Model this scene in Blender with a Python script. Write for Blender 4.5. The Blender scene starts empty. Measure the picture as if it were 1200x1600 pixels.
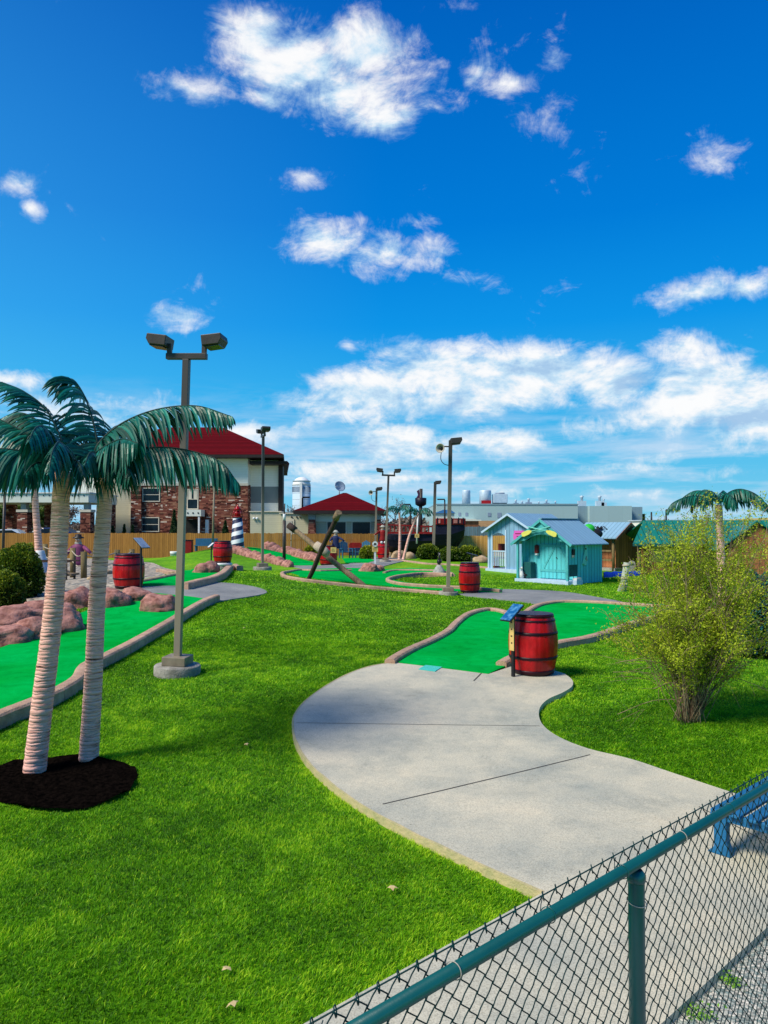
import bpy, math, random
import numpy as np
from mathutils import Vector, Matrix, noise
from mathutils.geometry import delaunay_2d_cdt
random.seed(7); np.random.seed(7)
PI = math.pi
scene = bpy.context.scene
COL = scene.collection

# ------------------------------------------------------------------ camera
F = 1156.0
CAMZ = 2.4
PITCH = math.atan(26.0/F)
FW = Vector((0, math.cos(PITCH), math.sin(PITCH)))
UP = Vector((0, -math.sin(PITCH), math.cos(PITCH)))
cam_d = bpy.data.cameras.new('camera')
cam = bpy.data.objects.new('camera', cam_d); COL.objects.link(cam)
cam.location = (0, 0, CAMZ)
cam.rotation_euler = (PI/2 + PITCH, 0, 0)
cam_d.sensor_fit = 'VERTICAL'; cam_d.sensor_height = 36.0; cam_d.sensor_width = 27.0
cam_d.lens = 36.0*F/1600.0
cam_d.clip_start = 0.05; cam_d.clip_end = 4000
scene.camera = cam

def ray(px, py):
    return (FW*F + Vector((1, 0, 0))*(px-600.0) + UP*(800.0-py))
def P(px, py, Y):
    d = ray(px, py); d = d/d.y
    return Vector((d.x*Y, Y, CAMZ + d.z*Y))
def sm(a, b, x):
    t = np.clip((x-a)/(b-a), 0, 1); return t*t*(3-2*t)
def H(x, y):
    x = np.asarray(x, dtype=float); y = np.asarray(y, dtype=float)
    z = 0.2*sm(6, 12, y) + 0.22*sm(20, 42, y)
    z = z + 0.7*np.exp(-((x+6.3)/6.0)**2 - ((y-24)/8.0)**2)
    z = z + 0.85*np.exp(-((x+9.3)/3.6)**2 - ((y-45.5)/5.5)**2)
    z = z + 0.27*sm(33, 41, y)*np.exp(-((x-3.0)/7.0)**2)
    z = z + 0.02*np.sin(x*0.9+1.3)*np.sin(y*0.7)*sm(7, 14, y)*(1-sm(60, 90, y))
    return z
def h(x, y): return float(H(x, y))
def G(px, py, dz=0.0):
    """where the sight line through a picture point meets the ground (+dz)"""
    d = ray(px, py); d = d/d.y
    Y = 0.8; st = 0.05
    while Y < 400:
        if CAMZ + d.z*Y < h(d.x*Y, Y) + dz: break
        Y += st; st = min(st*1.02, 0.6)
    a, b = Y-st, Y
    for _ in range(14):
        m = (a+b)/2
        if CAMZ + d.z*m < h(d.x*m, m) + dz: b = m
        else: a = m
    return Vector((d.x*b, b, h(d.x*b, b)))
def GL(pts, dz=0.0): return [G(x, y, dz) for x, y in pts]

# ------------------------------------------------------------------ tagging
def tag(o, label=None, cat=None, group=None, kind=None):
    if label: o['label'] = label
    if cat: o['category'] = cat
    if group: o['group'] = group
    if kind: o['kind'] = kind
    return o
def thing(name, label, cat, loc=(0, 0, 0), rotz=0.0, group=None, rot=None):
    o = bpy.data.objects.new(name, None); COL.objects.link(o)
    o.empty_display_size = 0.2
    o.location = loc
    o.rotation_euler = rot if rot else (0, 0, rotz)
    return tag(o, label, cat, group)

# ------------------------------------------------------------------ materials
MATS = {}
def nmat(name):
    m = bpy.data.materials.new(name); m.use_nodes = True
    nt = m.node_tree; b = nt.nodes['Principled BSDF']
    return m, nt, b
def N(nt, t, **kw):
    n = nt.nodes.new(t)
    for k, v in kw.items():
        if k.startswith('i_'): n.inputs[k[2:].replace('_', ' ')].default_value = v
        else: setattr(n, k, v)
    return n
def ramp(nt, stops, interp='LINEAR'):
    r = nt.nodes.new('ShaderNodeValToRGB'); cr = r.color_ramp; cr.interpolation = interp
    while len(cr.elements) < len(stops): cr.elements.new(0.5)
    for e, (p, c) in zip(cr.elements, stops):
        e.position = p; e.color = (c[0], c[1], c[2], 1) if len(c) == 3 else c
    return r
def mat(name, c1, c2=None, rough=0.6, scale=6.0, bump=0.15, bscale=None, metal=0.0, stretch=(1, 1, 1), spec=0.22, lo=0.35, hi=0.65, detail=6, coat=0.0, grime=0.0):
    if name in MATS: return MATS[name]
    m, nt, b = nmat(name); L = nt.links.new
    c2 = c2 or tuple(v*0.72 for v in c1)
    tc = N(nt, 'ShaderNodeTexCoord'); mp = N(nt, 'ShaderNodeMapping'); mp.inputs['Scale'].default_value = stretch
    L(tc.outputs['Object'], mp.inputs['Vector'])
    n1 = N(nt, 'ShaderNodeTexNoise', i_Scale=scale, i_Detail=detail, i_Roughness=0.6); L(mp.outputs[0], n1.inputs['Vector'])
    r = ramp(nt, [(lo, c1), (hi, c2)]); L(n1.outputs['Fac'], r.inputs[0])
    out = r.outputs[0]
    if grime > 0:
        n3 = N(nt, 'ShaderNodeTexNoise', i_Scale=scale*0.23, i_Detail=8.0, i_Roughness=0.7); L(tc.outputs['Object'], n3.inputs['Vector'])
        r3 = ramp(nt, [(0.4, (1, 1, 1)), (0.72, (1-grime,)*3)]); L(n3.outputs['Fac'], r3.inputs[0])
        mx = N(nt, 'ShaderNodeMix', data_type='RGBA', blend_type='MULTIPLY'); mx.inputs[0].default_value = 1
        L(out, mx.inputs[6]); L(r3.outputs[0], mx.inputs[7]); out = mx.outputs[2]
    L(out, b.inputs['Base Color'])
    b.inputs['Roughness'].default_value = rough; b.inputs['Metallic'].default_value = metal
    b.inputs['Specular IOR Level'].default_value = spec; b.inputs['Coat Weight'].default_value = coat
    if bump > 0:
        n2 = N(nt, 'ShaderNodeTexNoise', i_Scale=(bscale or scale*4), i_Detail=5.0); L(mp.outputs[0], n2.inputs['Vector'])
        bp = N(nt, 'ShaderNodeBump', i_Strength=min(1, bump*2.5), i_Distance=0.02); L(n2.outputs['Fac'], bp.inputs['Height']); L(bp.outputs[0], b.inputs['Normal'])
    MATS[name] = m
    return m

def leafmat(name, ca, cb, cc, rough=0.55, trans=0.25, spec=0.3):
    """foliage: colour by the per-leaf 'tint' value, a little light passing through"""
    m, nt, b = nmat(name); L = nt.links.new
    at = N(nt, 'ShaderNodeAttribute', attribute_name='tint')
    r = ramp(nt, [(0.0, ca), (0.5, cb), (1.0, cc)]); L(at.outputs['Fac'], r.inputs[0])
    L(r.outputs[0], b.inputs['Base Color']); b.inputs['Roughness'].default_value = rough
    b.inputs['Specular IOR Level'].default_value = spec
    if trans > 0:
        t = N(nt, 'ShaderNodeBsdfTranslucent'); L(r.outputs[0], t.inputs['Color'])
        mx = N(nt, 'ShaderNodeMixShader'); mx.inputs[0].default_value = trans
        L(b.outputs[0], mx.inputs[1]); L(t.outputs[0], mx.inputs[2])
        L(mx.outputs[0], nt.nodes['Material Output'].inputs['Surface'])
    MATS[name] = m
    return m

# ------------------------------------------------------------------ mesh builder
class MB:
    def __init__(s): s.v = []; s.f = []; s.sm = []
    def add(s, vs, fs, smooth=False, M=None):
        o = len(s.v)
        for v in vs:
            v = Vector(v)
            s.v.append(M @ v if M is not None else v)
        for f in fs: s.f.append([o+i for i in f]); s.sm.append(smooth)
        return s
    def box(s, x0, x1, y0, y1, z0, z1, M=None, taper=0.0):
        t = taper
        vs = [(x0, y0, z0), (x1, y0, z0), (x1, y1, z0), (x0, y1, z0), (x0+t, y0+t, z1), (x1-t, y0+t, z1), (x1-t, y1-t, z1), (x0+t, y1-t, z1)]
        return s.add(vs, [(0, 3, 2, 1), (4, 5, 6, 7), (0, 1, 5, 4), (1, 2, 6, 5), (2, 3, 7, 6), (3, 0, 4, 7)], False, M)
    def bar(s, a, b, w, t, up=(0, 0, 1)):
        a, b = Vector(a), Vector(b); d = (b-a); l = d.length; d.normalize(); u = Vector(up)
        if abs(d.dot(u)) > 0.99: u = Vector((1, 0, 0))
        x = d.cross(u).normalized(); u = x.cross(d)
        M = Matrix.Translation(a) @ Matrix((x, d, u)).transposed().to_4x4()
        return s.box(-w/2, w/2, 0, l, -t/2, t/2, M)
    def tube(s, pts, rs, n=8, cap=True, smooth=True):
        pts = [Vector(p) for p in pts]
        if not hasattr(rs, '__len__'): rs = [rs]*len(pts)
        o = len(s.v); ref = None
        for i, p in enumerate(pts):
            d = (pts[min(i+1, len(pts)-1)] - pts[max(i-1, 0)]).normalized()
            if ref is None: ref = Vector((0, 0, 1)) if abs(d.z) < 0.9 else Vector((1, 0, 0))
            x = d.cross(ref).normalized(); y = x.cross(d); ref = y if y.length > 0 else ref
            for k in range(n):
                a = 2*PI*k/n; s.v.append(p + (x*math.cos(a) + y*math.sin(a))*rs[i])
        for i in range(len(pts)-1):
            for k in range(n):
                a = o+i*n+k; b = o+i*n+(k+1) % n
                s.f.append([a, b, b+n, a+n]); s.sm.append(smooth)
        if cap:
            s.f.append([o+k for k in range(n)][::-1]); s.sm.append(False)
            e = o+(len(pts)-1)*n; s.f.append([e+k for k in range(n)]); s.sm.append(False)
        return s
    def lathe(s, prof, n=32, M=None, smooth=True, jitter=0):
        o = len(s.v)
        for r, z in prof:
            for k in range(n):
                a = 2*PI*k/n; v = Vector((r*math.cos(a), r*math.sin(a), z))
                s.v.append(M @ v if M is not None else v)
        for i in range(len(prof)-1):
            for k in range(n):
                a = o+i*n+k; b = o+i*n+(k+1) % n
                s.f.append([a, b, b+n, a+n]); s.sm.append(smooth)
        if prof[0][0] > 1e-4: s.f.append([o+k for k in range(n)][::-1]); s.sm.append(False)
        if prof[-1][0] > 1e-4:
            e = o+(len(prof)-1)*n; s.f.append([e+k for k in range(n)]); s.sm.append(False)
        return s
    def prism(s, poly, y0, y1, M=None):
        """polygon in local x,z pushed through y0..y1"""
        n = len(poly)
        vs = [(x, y0, z) for x, z in poly] + [(x, y1, z) for x, z in poly]
        fs = [list(range(n)), list(range(n, 2*n))[::-1]] + [(i, n+i, n+(i+1) % n, (i+1) % n) for i in range(n)]
        return s.add(vs, fs, False, M)
    def ball(s, c, r, n=12, sc=(1, 1, 1), M=None):
        prof = [(math.sin(PI*i/n)*1.0, -math.cos(PI*i/n)) for i in range(n+1)]
        T = Matrix.Translation(c) @ Matrix.Diagonal((r*sc[0], r*sc[1], r*sc[2], 1))
        return s.lathe([(max(a, 1e-5), b) for a, b in prof], n=n+4, M=(M @ T) if M is not None else T)
    def mesh(s, name):
        me = bpy.data.meshes.new(name); me.from_pydata([tuple(v) for v in s.v], [], s.f); me.update()
        me.polygons.foreach_set('use_smooth', s.sm)
        return me
    def build(s, name, m, parent=None, bevel=0.0, recenter=False):
        if recenter:
            xs = [v.x for v in s.v]; ys = [v.y for v in s.v]; zs = [v.z for v in s.v]
            c = Vector(((min(xs)+max(xs))/2, (min(ys)+max(ys))/2, min(zs))); s.v = [v-c for v in s.v]
        o = bpy.data.objects.new(name, s.mesh(name)); COL.objects.link(o)
        if recenter: o.location = c
        o.data.materials.append(m)
        if parent is not None: o.parent = parent
        if bevel > 0:
            b = o.modifiers.new('bevel', 'BEVEL'); b.width = bevel; b.segments = 2; b.limit_method = 'ANGLE'
        return o

def np_mesh(name, verts, faces_n, m, parent=None, tint=None, loc=None, smooth=False):
    """verts (k,3); faces all of n corners listed in order"""
    me = bpy.data.meshes.new(name); nv = len(verts); nf = nv//faces_n
    me.vertices.add(nv); me.vertices.foreach_set('co', np.asarray(verts, dtype=np.float32).ravel())
    me.loops.add(nv); me.loops.foreach_set('vertex_index', np.arange(nv, dtype=np.int32))
    me.polygons.add(nf); me.polygons.foreach_set('loop_start', np.arange(0, nv, faces_n, dtype=np.int32))
    me.polygons.foreach_set('loop_total', np.full(nf, faces_n, dtype=np.int32))
    me.update(calc_edges=True)
    if tint is not None:
        a = me.attributes.new('tint', 'FLOAT', 'POINT'); a.data.foreach_set('value', (tint if len(tint) == nv else np.repeat(tint, faces_n)).astype(np.float32))
    me.materials.append(m)
    o = bpy.data.objects.new(name, me); COL.objects.link(o)
    if loc is not None: o.location = loc
    if parent is not None: o.parent = parent
    return o
def leaves(C, size, aspect=0.45, up=0.0, rng=None, dirs=None):
    """diamond leaves at points C (n,3) -> verts (4n,3)"""
    rng = rng or np.random
    n = len(C)
    a = rng.normal(size=(n, 3)); a[:, 2] += up
    if dirs is not None: a = a*0.5 + dirs
    a /= np.linalg.norm(a, axis=1)[:, None]
    b = rng.normal(size=(n, 3)); b -= (b*a).sum(1)[:, None]*a; b /= np.linalg.norm(b, axis=1)[:, None]
    s = (size*(0.6+0.8*rng.random(n)))[:, None]
    V = np.stack([C-a*s*0.5, C+b*s*aspect*0.5, C+a*s*0.5, C-b*s*aspect*0.5], axis=1)
    return V.reshape(-1, 3)

def catmull(pts, k=6):
    pts = [Vector(p) for p in pts]; q = [pts[0]*2-pts[1]] + pts + [pts[-1]*2-pts[-2]]; out = []
    for i in range(1, len(q)-2):
        for j in range(k):
            t = j/k; a, b, c, d = q[i-1], q[i], q[i+1], q[i+2]
            out.append(0.5*((2*b)+(c-a)*t+(2*a-5*b+4*c-d)*t*t+(3*b-a-3*c+d)*t**3))
    out.append(pts[-1]); return out

def in_poly(X, Y, poly):
    inside = np.zeros(X.shape, bool); n = len(poly); j = n-1
    for i in range(n):
        xi, yi = poly[i]; xj, yj = poly[j]
        c = ((yi > Y) != (yj > Y)) & (X < (xj-xi)*(Y-yi)/((yj-yi) if yj != yi else 1e-9)+xi)
        inside ^= c; j = i
    return inside
PAVED = []
def sheet(name, pts, off, m, step=0.35, skirt=0.0, pave=True, lip=None):
    """a sheet draped over the ground inside an outline, with an optional slab edge"""
    poly = [(p[0], p[1]) for p in pts]
    if pave: PAVED.append(poly)
    xs = [p[0] for p in poly]; ys = [p[1] for p in poly]
    dense = []
    for i in range(len(poly)):
        a = Vector(poly[i]); b = Vector(poly[(i+1) % len(poly)]); k = max(1, int((b-a).length/step))
        dense += [a.lerp(b, j/k) for j in range(k)]
    gx = np.arange(min(xs), max(xs), step); gy = np.arange(min(ys), max(ys), step)
    X, Y = np.meshgrid(gx, gy); msk = in_poly(X, Y, poly)
    vs = dense + [Vector((x, y)) for x, y in zip(X[msk], Y[msk])]
    nb = len(dense); ed = [(i, (i+1) % nb) for i in range(nb)]
    v2, e2, f2, ov, oe, of = delaunay_2d_cdt(vs, ed, [], 1, 1e-4)
    mb = MB()
    vv = [(v.x, v.y, h(v.x, v.y)+off) for v in v2]
    # keep faces up
    ff = []
    for f in f2:
        a, b, c = [Vector(vv[i]) for i in f[:3]]
        ff.append(list(f) if (b-a).cross(c-a).z > 0 else list(f)[::-1])
    mb.add(vv, ff, True)
    if skirt > 0:
        o = len(mb.v)
        for p in dense:
            z = h(p.x, p.y)+off; mb.v += [Vector((p.x, p.y, z)), Vector((p.x, p.y, z-skirt))]
        for i in range(nb):
            j = (i+1) % nb; mb.f.append([o+2*i, o+2*i+1, o+2*j+1, o+2*j]); mb.sm.append(False)
    return mb.build(name, m)

def curb(pts, label, w=0.15, ht=0.12, m=None, seg=2.6, k=5, group='moulded kerbs round the putting greens', deep=0.3, hts=None):
    P3 = catmull([Vector((p[0], p[1], 0)) for p in pts], k)
    mb = MB(); n = len(P3)
    sec = [(-w/2, -deep), (-w/2, ht-0.03), (-w/2+0.025, ht-0.005), (-w*0.2, ht), (w*0.2, ht), (w/2-0.025, ht-0.005), (w/2, ht-0.03), (w/2, -deep)]
    acc = 0; run = []; rows = []
    for i, p in enumerate(P3):
        d = (P3[min(i+1, n-1)]-P3[max(i-1, 0)]).normalized(); nn = Vector((-d.y, d.x, 0))
        if i: acc += (p-P3[i-1]).length
        e = 1.0+0.05*noise.noise(Vector((p.x*3, p.y*3, 1)))
        row = [Vector((p.x+nn.x*a*e, p.y+nn.y*a*e, h(p.x, p.y)+b+(0.006*noise.noise(Vector((p.x*5, p.y*5, 4)))))) for a, b in sec]
        rows.append((row, acc, d))
    o = 0; last = 0; cur = []
    def flush(cur):
        if len(cur) < 2: return
        base = len(mb.v); m_ = len(sec)
        for r in cur: mb.v += r
        for i in range(len(cur)-1):
            for k2 in range(m_-1):
                a = base+i*m_+k2; mb.f.append([a, a+m_, a+m_+1, a+1]); mb.sm.append(False)
        mb.f.append([base+k2 for k2 in range(m_)]); mb.sm.append(False)
        e = base+(len(cur)-1)*m_; mb.f.append([e+k2 for k2 in range(m_)][::-1]); mb.sm.append(False)
    for row, a, d in rows:
        cur.append(row)
        if a-last > seg:
            flush(cur); last = a; cur = [[v + d*0.012 for v in row]]
    flush(cur)
    ob = mb.build('kerb', m or MATS['kerb'], recenter=True)
    return tag(ob, label, 'kerb', group)
# ------------------------------------------------------------------ world, sun
SUN_AZ = math.atan2(-0.85, -0.53)      # direction of the sun measured from +Y towards +X
SUN_EL = math.radians(47)
sd = Vector((math.sin(SUN_AZ)*math.cos(SUN_EL), math.cos(SUN_AZ)*math.cos(SUN_EL), math.sin(SUN_EL)))
sl = bpy.data.lights.new('sun', 'SUN'); sl.energy = 5.0; sl.angle = math.radians(19.0); sl.color = (1.0, 0.91, 0.76)
so = bpy.data.objects.new('sun', sl); COL.objects.link(so)
so.rotation_euler = sd.to_track_quat('Z', 'Y').to_euler()
so.location = (-20, -12, 40)

world = bpy.data.worlds.new('World'); scene.world = world; world.use_nodes = True
nt = world.node_tree; L = nt.links.new
for n in list(nt.nodes): nt.nodes.remove(n)
out = N(nt, 'ShaderNodeOutputWorld'); bg = N(nt, 'ShaderNodeBackground'); L(bg.outputs[0], out.inputs[0])
sky = N(nt, 'ShaderNodeTexSky', sky_type='NISHITA'); sky.sun_disc = False
sky.sun_elevation = SUN_EL; sky.sun_rotation = SUN_AZ
sky.air_density = 1.0; sky.dust_density = 0.3; sky.ozone_density = 3.0
tc = N(nt, 'ShaderNodeTexCoord'); sep = N(nt, 'ShaderNodeSeparateXYZ'); L(tc.outputs['Generated'], sep.inputs[0])
def M_(op, a, b=None, c=None, clamp=False):
    n = N(nt, 'ShaderNodeMath', operation=op); n.use_clamp = clamp
    for i, v in enumerate((a, b, c)):
        if v is None: continue
        if isinstance(v, (int, float)): n.inputs[i].default_value = v
        else: L(v, n.inputs[i])
    return n.outputs[0]
az = M_('ARCTAN2', sep.outputs[0], sep.outputs[1]); el = M_('ARCSINE', sep.outputs[2])
cmb = N(nt, 'ShaderNodeCombineXYZ'); L(az, cmb.inputs[0]); L(el, cmb.inputs[1])
# grade of the clear sky: deep saturated blue overhead, cyan haze low down, paler towards the sun side
elr = ramp(nt, [(0.0, (0.26, 0.64, 0.84)), (0.05, (0.11, 0.54, 0.86)), (0.11, (0.03, 0.43, 0.86)), (0.17, (0.004, 0.30, 0.82)), (0.25, (0.0, 0.20, 0.70)), (0.42, (0.0, 0.110, 0.51)), (0.75, (0.0, 0.085, 0.42)), (1.0, (0.0, 0.08, 0.38))])
L(M_('DIVIDE', el, PI/2), elr.inputs[0])
side = M_('MULTIPLY_ADD', az, -0.75, 0.0)     # brighter to the left (sun side)
fade = M_('SUBTRACT', 1.0, M_('MULTIPLY', M_('ABSOLUTE', el), 1.3), clamp=True)
sidef = M_('MULTIPLY', M_('MAXIMUM', M_('MINIMUM', side, 0.55), -0.2), fade)
mxs = N(nt, 'ShaderNodeMix', data_type='RGBA'); L(M_('MULTIPLY', M_('MAXIMUM', sidef, 0.0), 1.0, clamp=True), mxs.inputs[0])
L(elr.outputs[0], mxs.inputs[6]); mxs.inputs[7].default_value = (0.12, 0.56, 0.97, 1)
# physical sky keeps part of the say
skm = N(nt, 'ShaderNodeMix', data_type='RGBA'); skm.inputs[0].default_value = 0.03
sks = N(nt, 'ShaderNodeVectorMath', operation='SCALE'); sks.inputs['Scale'].default_value = 0.10; L(sky.outputs[0], sks.inputs[0])
skt = N(nt, 'ShaderNodeVectorMath', operation='MULTIPLY'); L(sks.outputs[0], skt.inputs[0]); skt.inputs[1].default_value = (0.1, 1.0, 1.0)
L(mxs.outputs[2], skm.inputs[6]); L(skt.outputs[0], skm.inputs[7])
# clouds: soft masks where they float + fractal noise for their edges
def azel(px, py):
    d = ray(px, py).normalized(); return math.atan2(d.x, d.y), math.asin(d.z)
CL = [(400, 60, 62, 50, 1.1), (470, 100, 90, 56, 1.3), (570, 75, 80, 62, 1.35), (540, 145, 80, 55, 1.1), (602, 190, 50, 34, 1.05), (300, 140, 50, 22, .5), (425, 160, 38, 22, .8),
      (745, 112, 50, 40, .95), (800, 130, 90, 28, .95), (862, 95, 36, 32, .9), (850, 165, 70, 34, .35), (770, 120, 120, 60, .45), (720, 10, 60, 16, .55),
      (480, 275, 50, 22, .85), (505, 375, 80, 38, 1.1), (610, 395, 80, 32, 1.05), (640, 345, 36, 14, .6), (745, 435, 40, 16, .5),
      (25, 287, 36, 26, 1.05), (48, 326, 20, 18, .9), (1090, 458, 90, 24, 1.0), (1160, 452, 60, 20, .8), (1075, 540, 62, 26, .8), (1105, 240, 40, 32, .5), (640, 60, 40, 20, .5),
      (600, 612, 95, 42, 1.6), (700, 585, 130, 60, 2.0), (820, 592, 175, 52, 2.1), (950, 602, 100, 40, 1.8), (730, 628, 220, 32, 1.7),
      (1100, 618, 125, 60, 2.0), (1200, 645, 150, 66, 2.0), (1050, 650, 130, 32, 1.3), (615, 695, 78, 32, 1.4), (790, 692, 80, 30, 1.35), (920, 670, 70, 26, .85), (460, 633, 80, 20, .95),
      (275, 494, 40, 16, .8), (545, 540, 28, 12, .8), (495, 732, 90, 22, .9), (370, 672, 90, 34, .9), (940, 735, 170, 14, .75), (1140, 738, 120, 14, .8), (1000, 772, 90, 12, .8), (640, 748, 150, 12, .7),
      (120, 650, 150, 26, .7), (830, 765, 120, 12, .65), (1180, 700, 120, 20, .9), (20, 595, 60, 14, .75), (940, 545, 30, 12, .6), (1040, 715, 60, 12, .7)]
m = None
for (cx, cy, rx, ry, w) in CL:
    a0, e0 = azel(cx, cy); a1, _ = azel(cx+rx, cy); _, e1 = azel(cx, cy-ry)
    s1 = N(nt, 'ShaderNodeVectorMath', operation='SUBTRACT'); L(cmb.outputs[0], s1.inputs[0]); s1.inputs[1].default_value = (a0, e0, 0)
    s2 = N(nt, 'ShaderNodeVectorMath', operation='MULTIPLY'); L(s1.outputs[0], s2.inputs[0]); s2.inputs[1].default_value = (1/(1.15*abs(a1-a0)), 1/(1.15*abs(e1-e0)), 0)
    s3 = N(nt, 'ShaderNodeVectorMath', operation='LENGTH'); L(s2.outputs[0], s3.inputs[0])
    g = M_('MULTIPLY_ADD', s3.outputs['Value'], -w, w)
    m = g if m is None else M_('MAXIMUM', m, g)
# a scattering of cloud in the half of the sky behind the camera
back = M_('MULTIPLY', M_('LESS_THAN', sep.outputs[1], -0.1), 0.25)
m = M_('ADD', M_('MAXIMUM', m, -0.5), back)
def cnoise(off):
    mp = N(nt, 'ShaderNodeMapping'); mp.inputs['Scale'].default_value = (1, 1, 1.9); mp.inputs['Location'].default_value = off
    L(tc.outputs['Generated'], mp.inputs['Vector'])
    a = N(nt, 'ShaderNodeTexNoise', i_Scale=6.5, i_Detail=12.0, i_Roughness=0.62, i_Distortion=0.25); L(mp.outputs[0], a.inputs['Vector'])
    return a.outputs['Fac']
n0 = cnoise((3.1, 1.7, 0.4)); n1 = cnoise((3.1-0.013, 1.7, 0.4+0.034))
fine = N(nt, 'ShaderNodeTexNoise', i_Scale=22.0, i_Detail=10.0, i_Roughness=0.70, i_Distortion=0.9); L(tc.outputs['Generated'], fine.inputs['Vector'])
nn = M_('ADD', n0, M_('MULTIPLY_ADD', fine.outputs['Fac'], 0.5, -0.25))
dens = M_('ADD', M_('MULTIPLY_ADD', nn, 3.7, -1.95), m)
mr = N(nt, 'ShaderNodeMapRange', interpolation_type='SMOOTHSTEP'); mr.inputs['From Min'].default_value = -0.12; mr.inputs['From Max'].default_value = 1.15; L(dens, mr.inputs['Value'])
up_ = M_('GREATER_THAN', el, 0.0)
alpha = M_('MULTIPLY', M_('MULTIPLY', mr.outputs[0], 0.97), up_)
shade = M_('MULTIPLY_ADD', M_('SUBTRACT', n0, n1), 4.6, 0.60, clamp=True)
core = M_('MULTIPLY_ADD', dens, 0.22, 0.0, clamp=True)
cr = ramp(nt, [(0.0, (0.34, 0.54, 0.80)), (0.45, (0.58, 0.78, 0.94)), (0.8, (0.92, 0.95, 0.98)), (1.0, (1.0, 1.0, 1.0))])
L(M_('ADD', shade, M_('MULTIPLY', core, 0.35)), cr.inputs[0])
# thin high haze near the horizon
hz = N(nt, 'ShaderNodeTexNoise', i_Scale=5.0, i_Detail=9.0, i_Roughness=0.6, i_Distortion=0.4)
hm = N(nt, 'ShaderNodeMapping'); hm.inputs['Scale'].default_value = (1.2, 1.2, 9.0); L(tc.outputs['Generated'], hm.inputs['Vector']); L(hm.outputs[0], hz.inputs['Vector'])
hzr = N(nt, 'ShaderNodeMapRange'); hzr.inputs['From Min'].default_value = 0.42; hzr.inputs['From Max'].default_value = 0.68; hzr.inputs['To Max'].default_value = 0.95; L(hz.outputs['Fac'], hzr.inputs['Value'])
low = N(nt, 'ShaderNodeMapRange'); low.inputs['From Min'].default_value = 0.20; low.inputs['From Max'].default_value = 0.07; L(el, low.inputs['Value'])
mh = N(nt, 'ShaderNodeMix', data_type='RGBA'); L(M_('MULTIPLY', hzr.outputs[0], low.outputs[0]), mh.inputs[0]); L(skm.outputs[2], mh.inputs[6]); mh.inputs[7].default_value = (0.62, 0.76, 0.93, 1)
mc = N(nt, 'ShaderNodeMix', data_type='RGBA'); L(alpha, mc.inputs[0]); L(mh.outputs[2], mc.inputs[6]); L(cr.outputs[0], mc.inputs[7])
# undo the 0.1 strength so the physical sky stays at its usual setting
sc_ = N(nt, 'ShaderNodeVectorMath', operation='SCALE'); sc_.inputs['Scale'].default_value = 10.0; L(mc.outputs[2], sc_.inputs[0])
L(sc_.outputs[0], bg.inputs['Color']); bg.inputs['Strength'].default_value = 0.1
world.cycles.sampling_method = 'MANUAL'; world.cycles.sample_map_resolution = 512

scene.view_settings.view_transform = 'Standard'; scene.view_settings.look = 'None'
scene.view_settings.exposure = 0; scene.view_settings.gamma = 1

# ------------------------------------------------------------------ common materials
mat('kerb', (0.60, 0.40, 0.28), (0.44, 0.28, 0.19), rough=0.85, scale=7, bump=0.3, bscale=60, grime=0.35)
mat('rock', (0.62, 0.32, 0.26), (0.22, 0.085, 0.065), rough=0.95, scale=5.5, bump=1.0, bscale=18, grime=0.5, lo=.3, hi=.7)
mat('tan_rock', (0.55, 0.42, 0.26), (0.34, 0.24, 0.14), rough=0.9, scale=3, bump=0.5, bscale=14, grime=0.4)
mat('bronze', (0.05, 0.04, 0.034), (0.032, 0.026, 0.022), rough=0.45, scale=9, bump=0.03, spec=0.4)
mat('pole_paint', (0.27, 0.23, 0.16), (0.19, 0.16, 0.11), rough=0.5, scale=5, bump=0.04, grime=0.2)
mat('cement', (0.42, 0.40, 0.35), (0.26, 0.25, 0.21), rough=0.9, scale=9, bump=0.35, bscale=50, grime=0.45)
mat('black_paint', (0.012, 0.012, 0.014), (0.022, 0.022, 0.024), rough=0.4, scale=8, bump=0.04)
mat('white_paint', (0.78, 0.80, 0.80), (0.62, 0.64, 0.66), rough=0.5, scale=8, bump=0.05, grime=0.25)
mat('lens_glass', (0.02, 0.03, 0.02), (0.03, 0.04, 0.03), rough=0.12, bump=0)
mat('window_glass', (0.004, 0.010, 0.014), (0.012, 0.022, 0.03), rough=0.12, scale=1.2, bump=0.0, spec=0.25)
mat('wood_post', (0.30, 0.23, 0.10), (0.16, 0.12, 0.06), rough=0.85, scale=4, bump=0.4, stretch=(4, 4, .5), grime=0.4)
mat('rope', (0.55, 0.47, 0.36), (0.40, 0.33, 0.24), rough=0.9, scale=30, bump=0.3)
mat('navy', (0.005, 0.012, 0.045), (0.008, 0.02, 0.07), rough=0.5, scale=5, bump=0.05)

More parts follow.
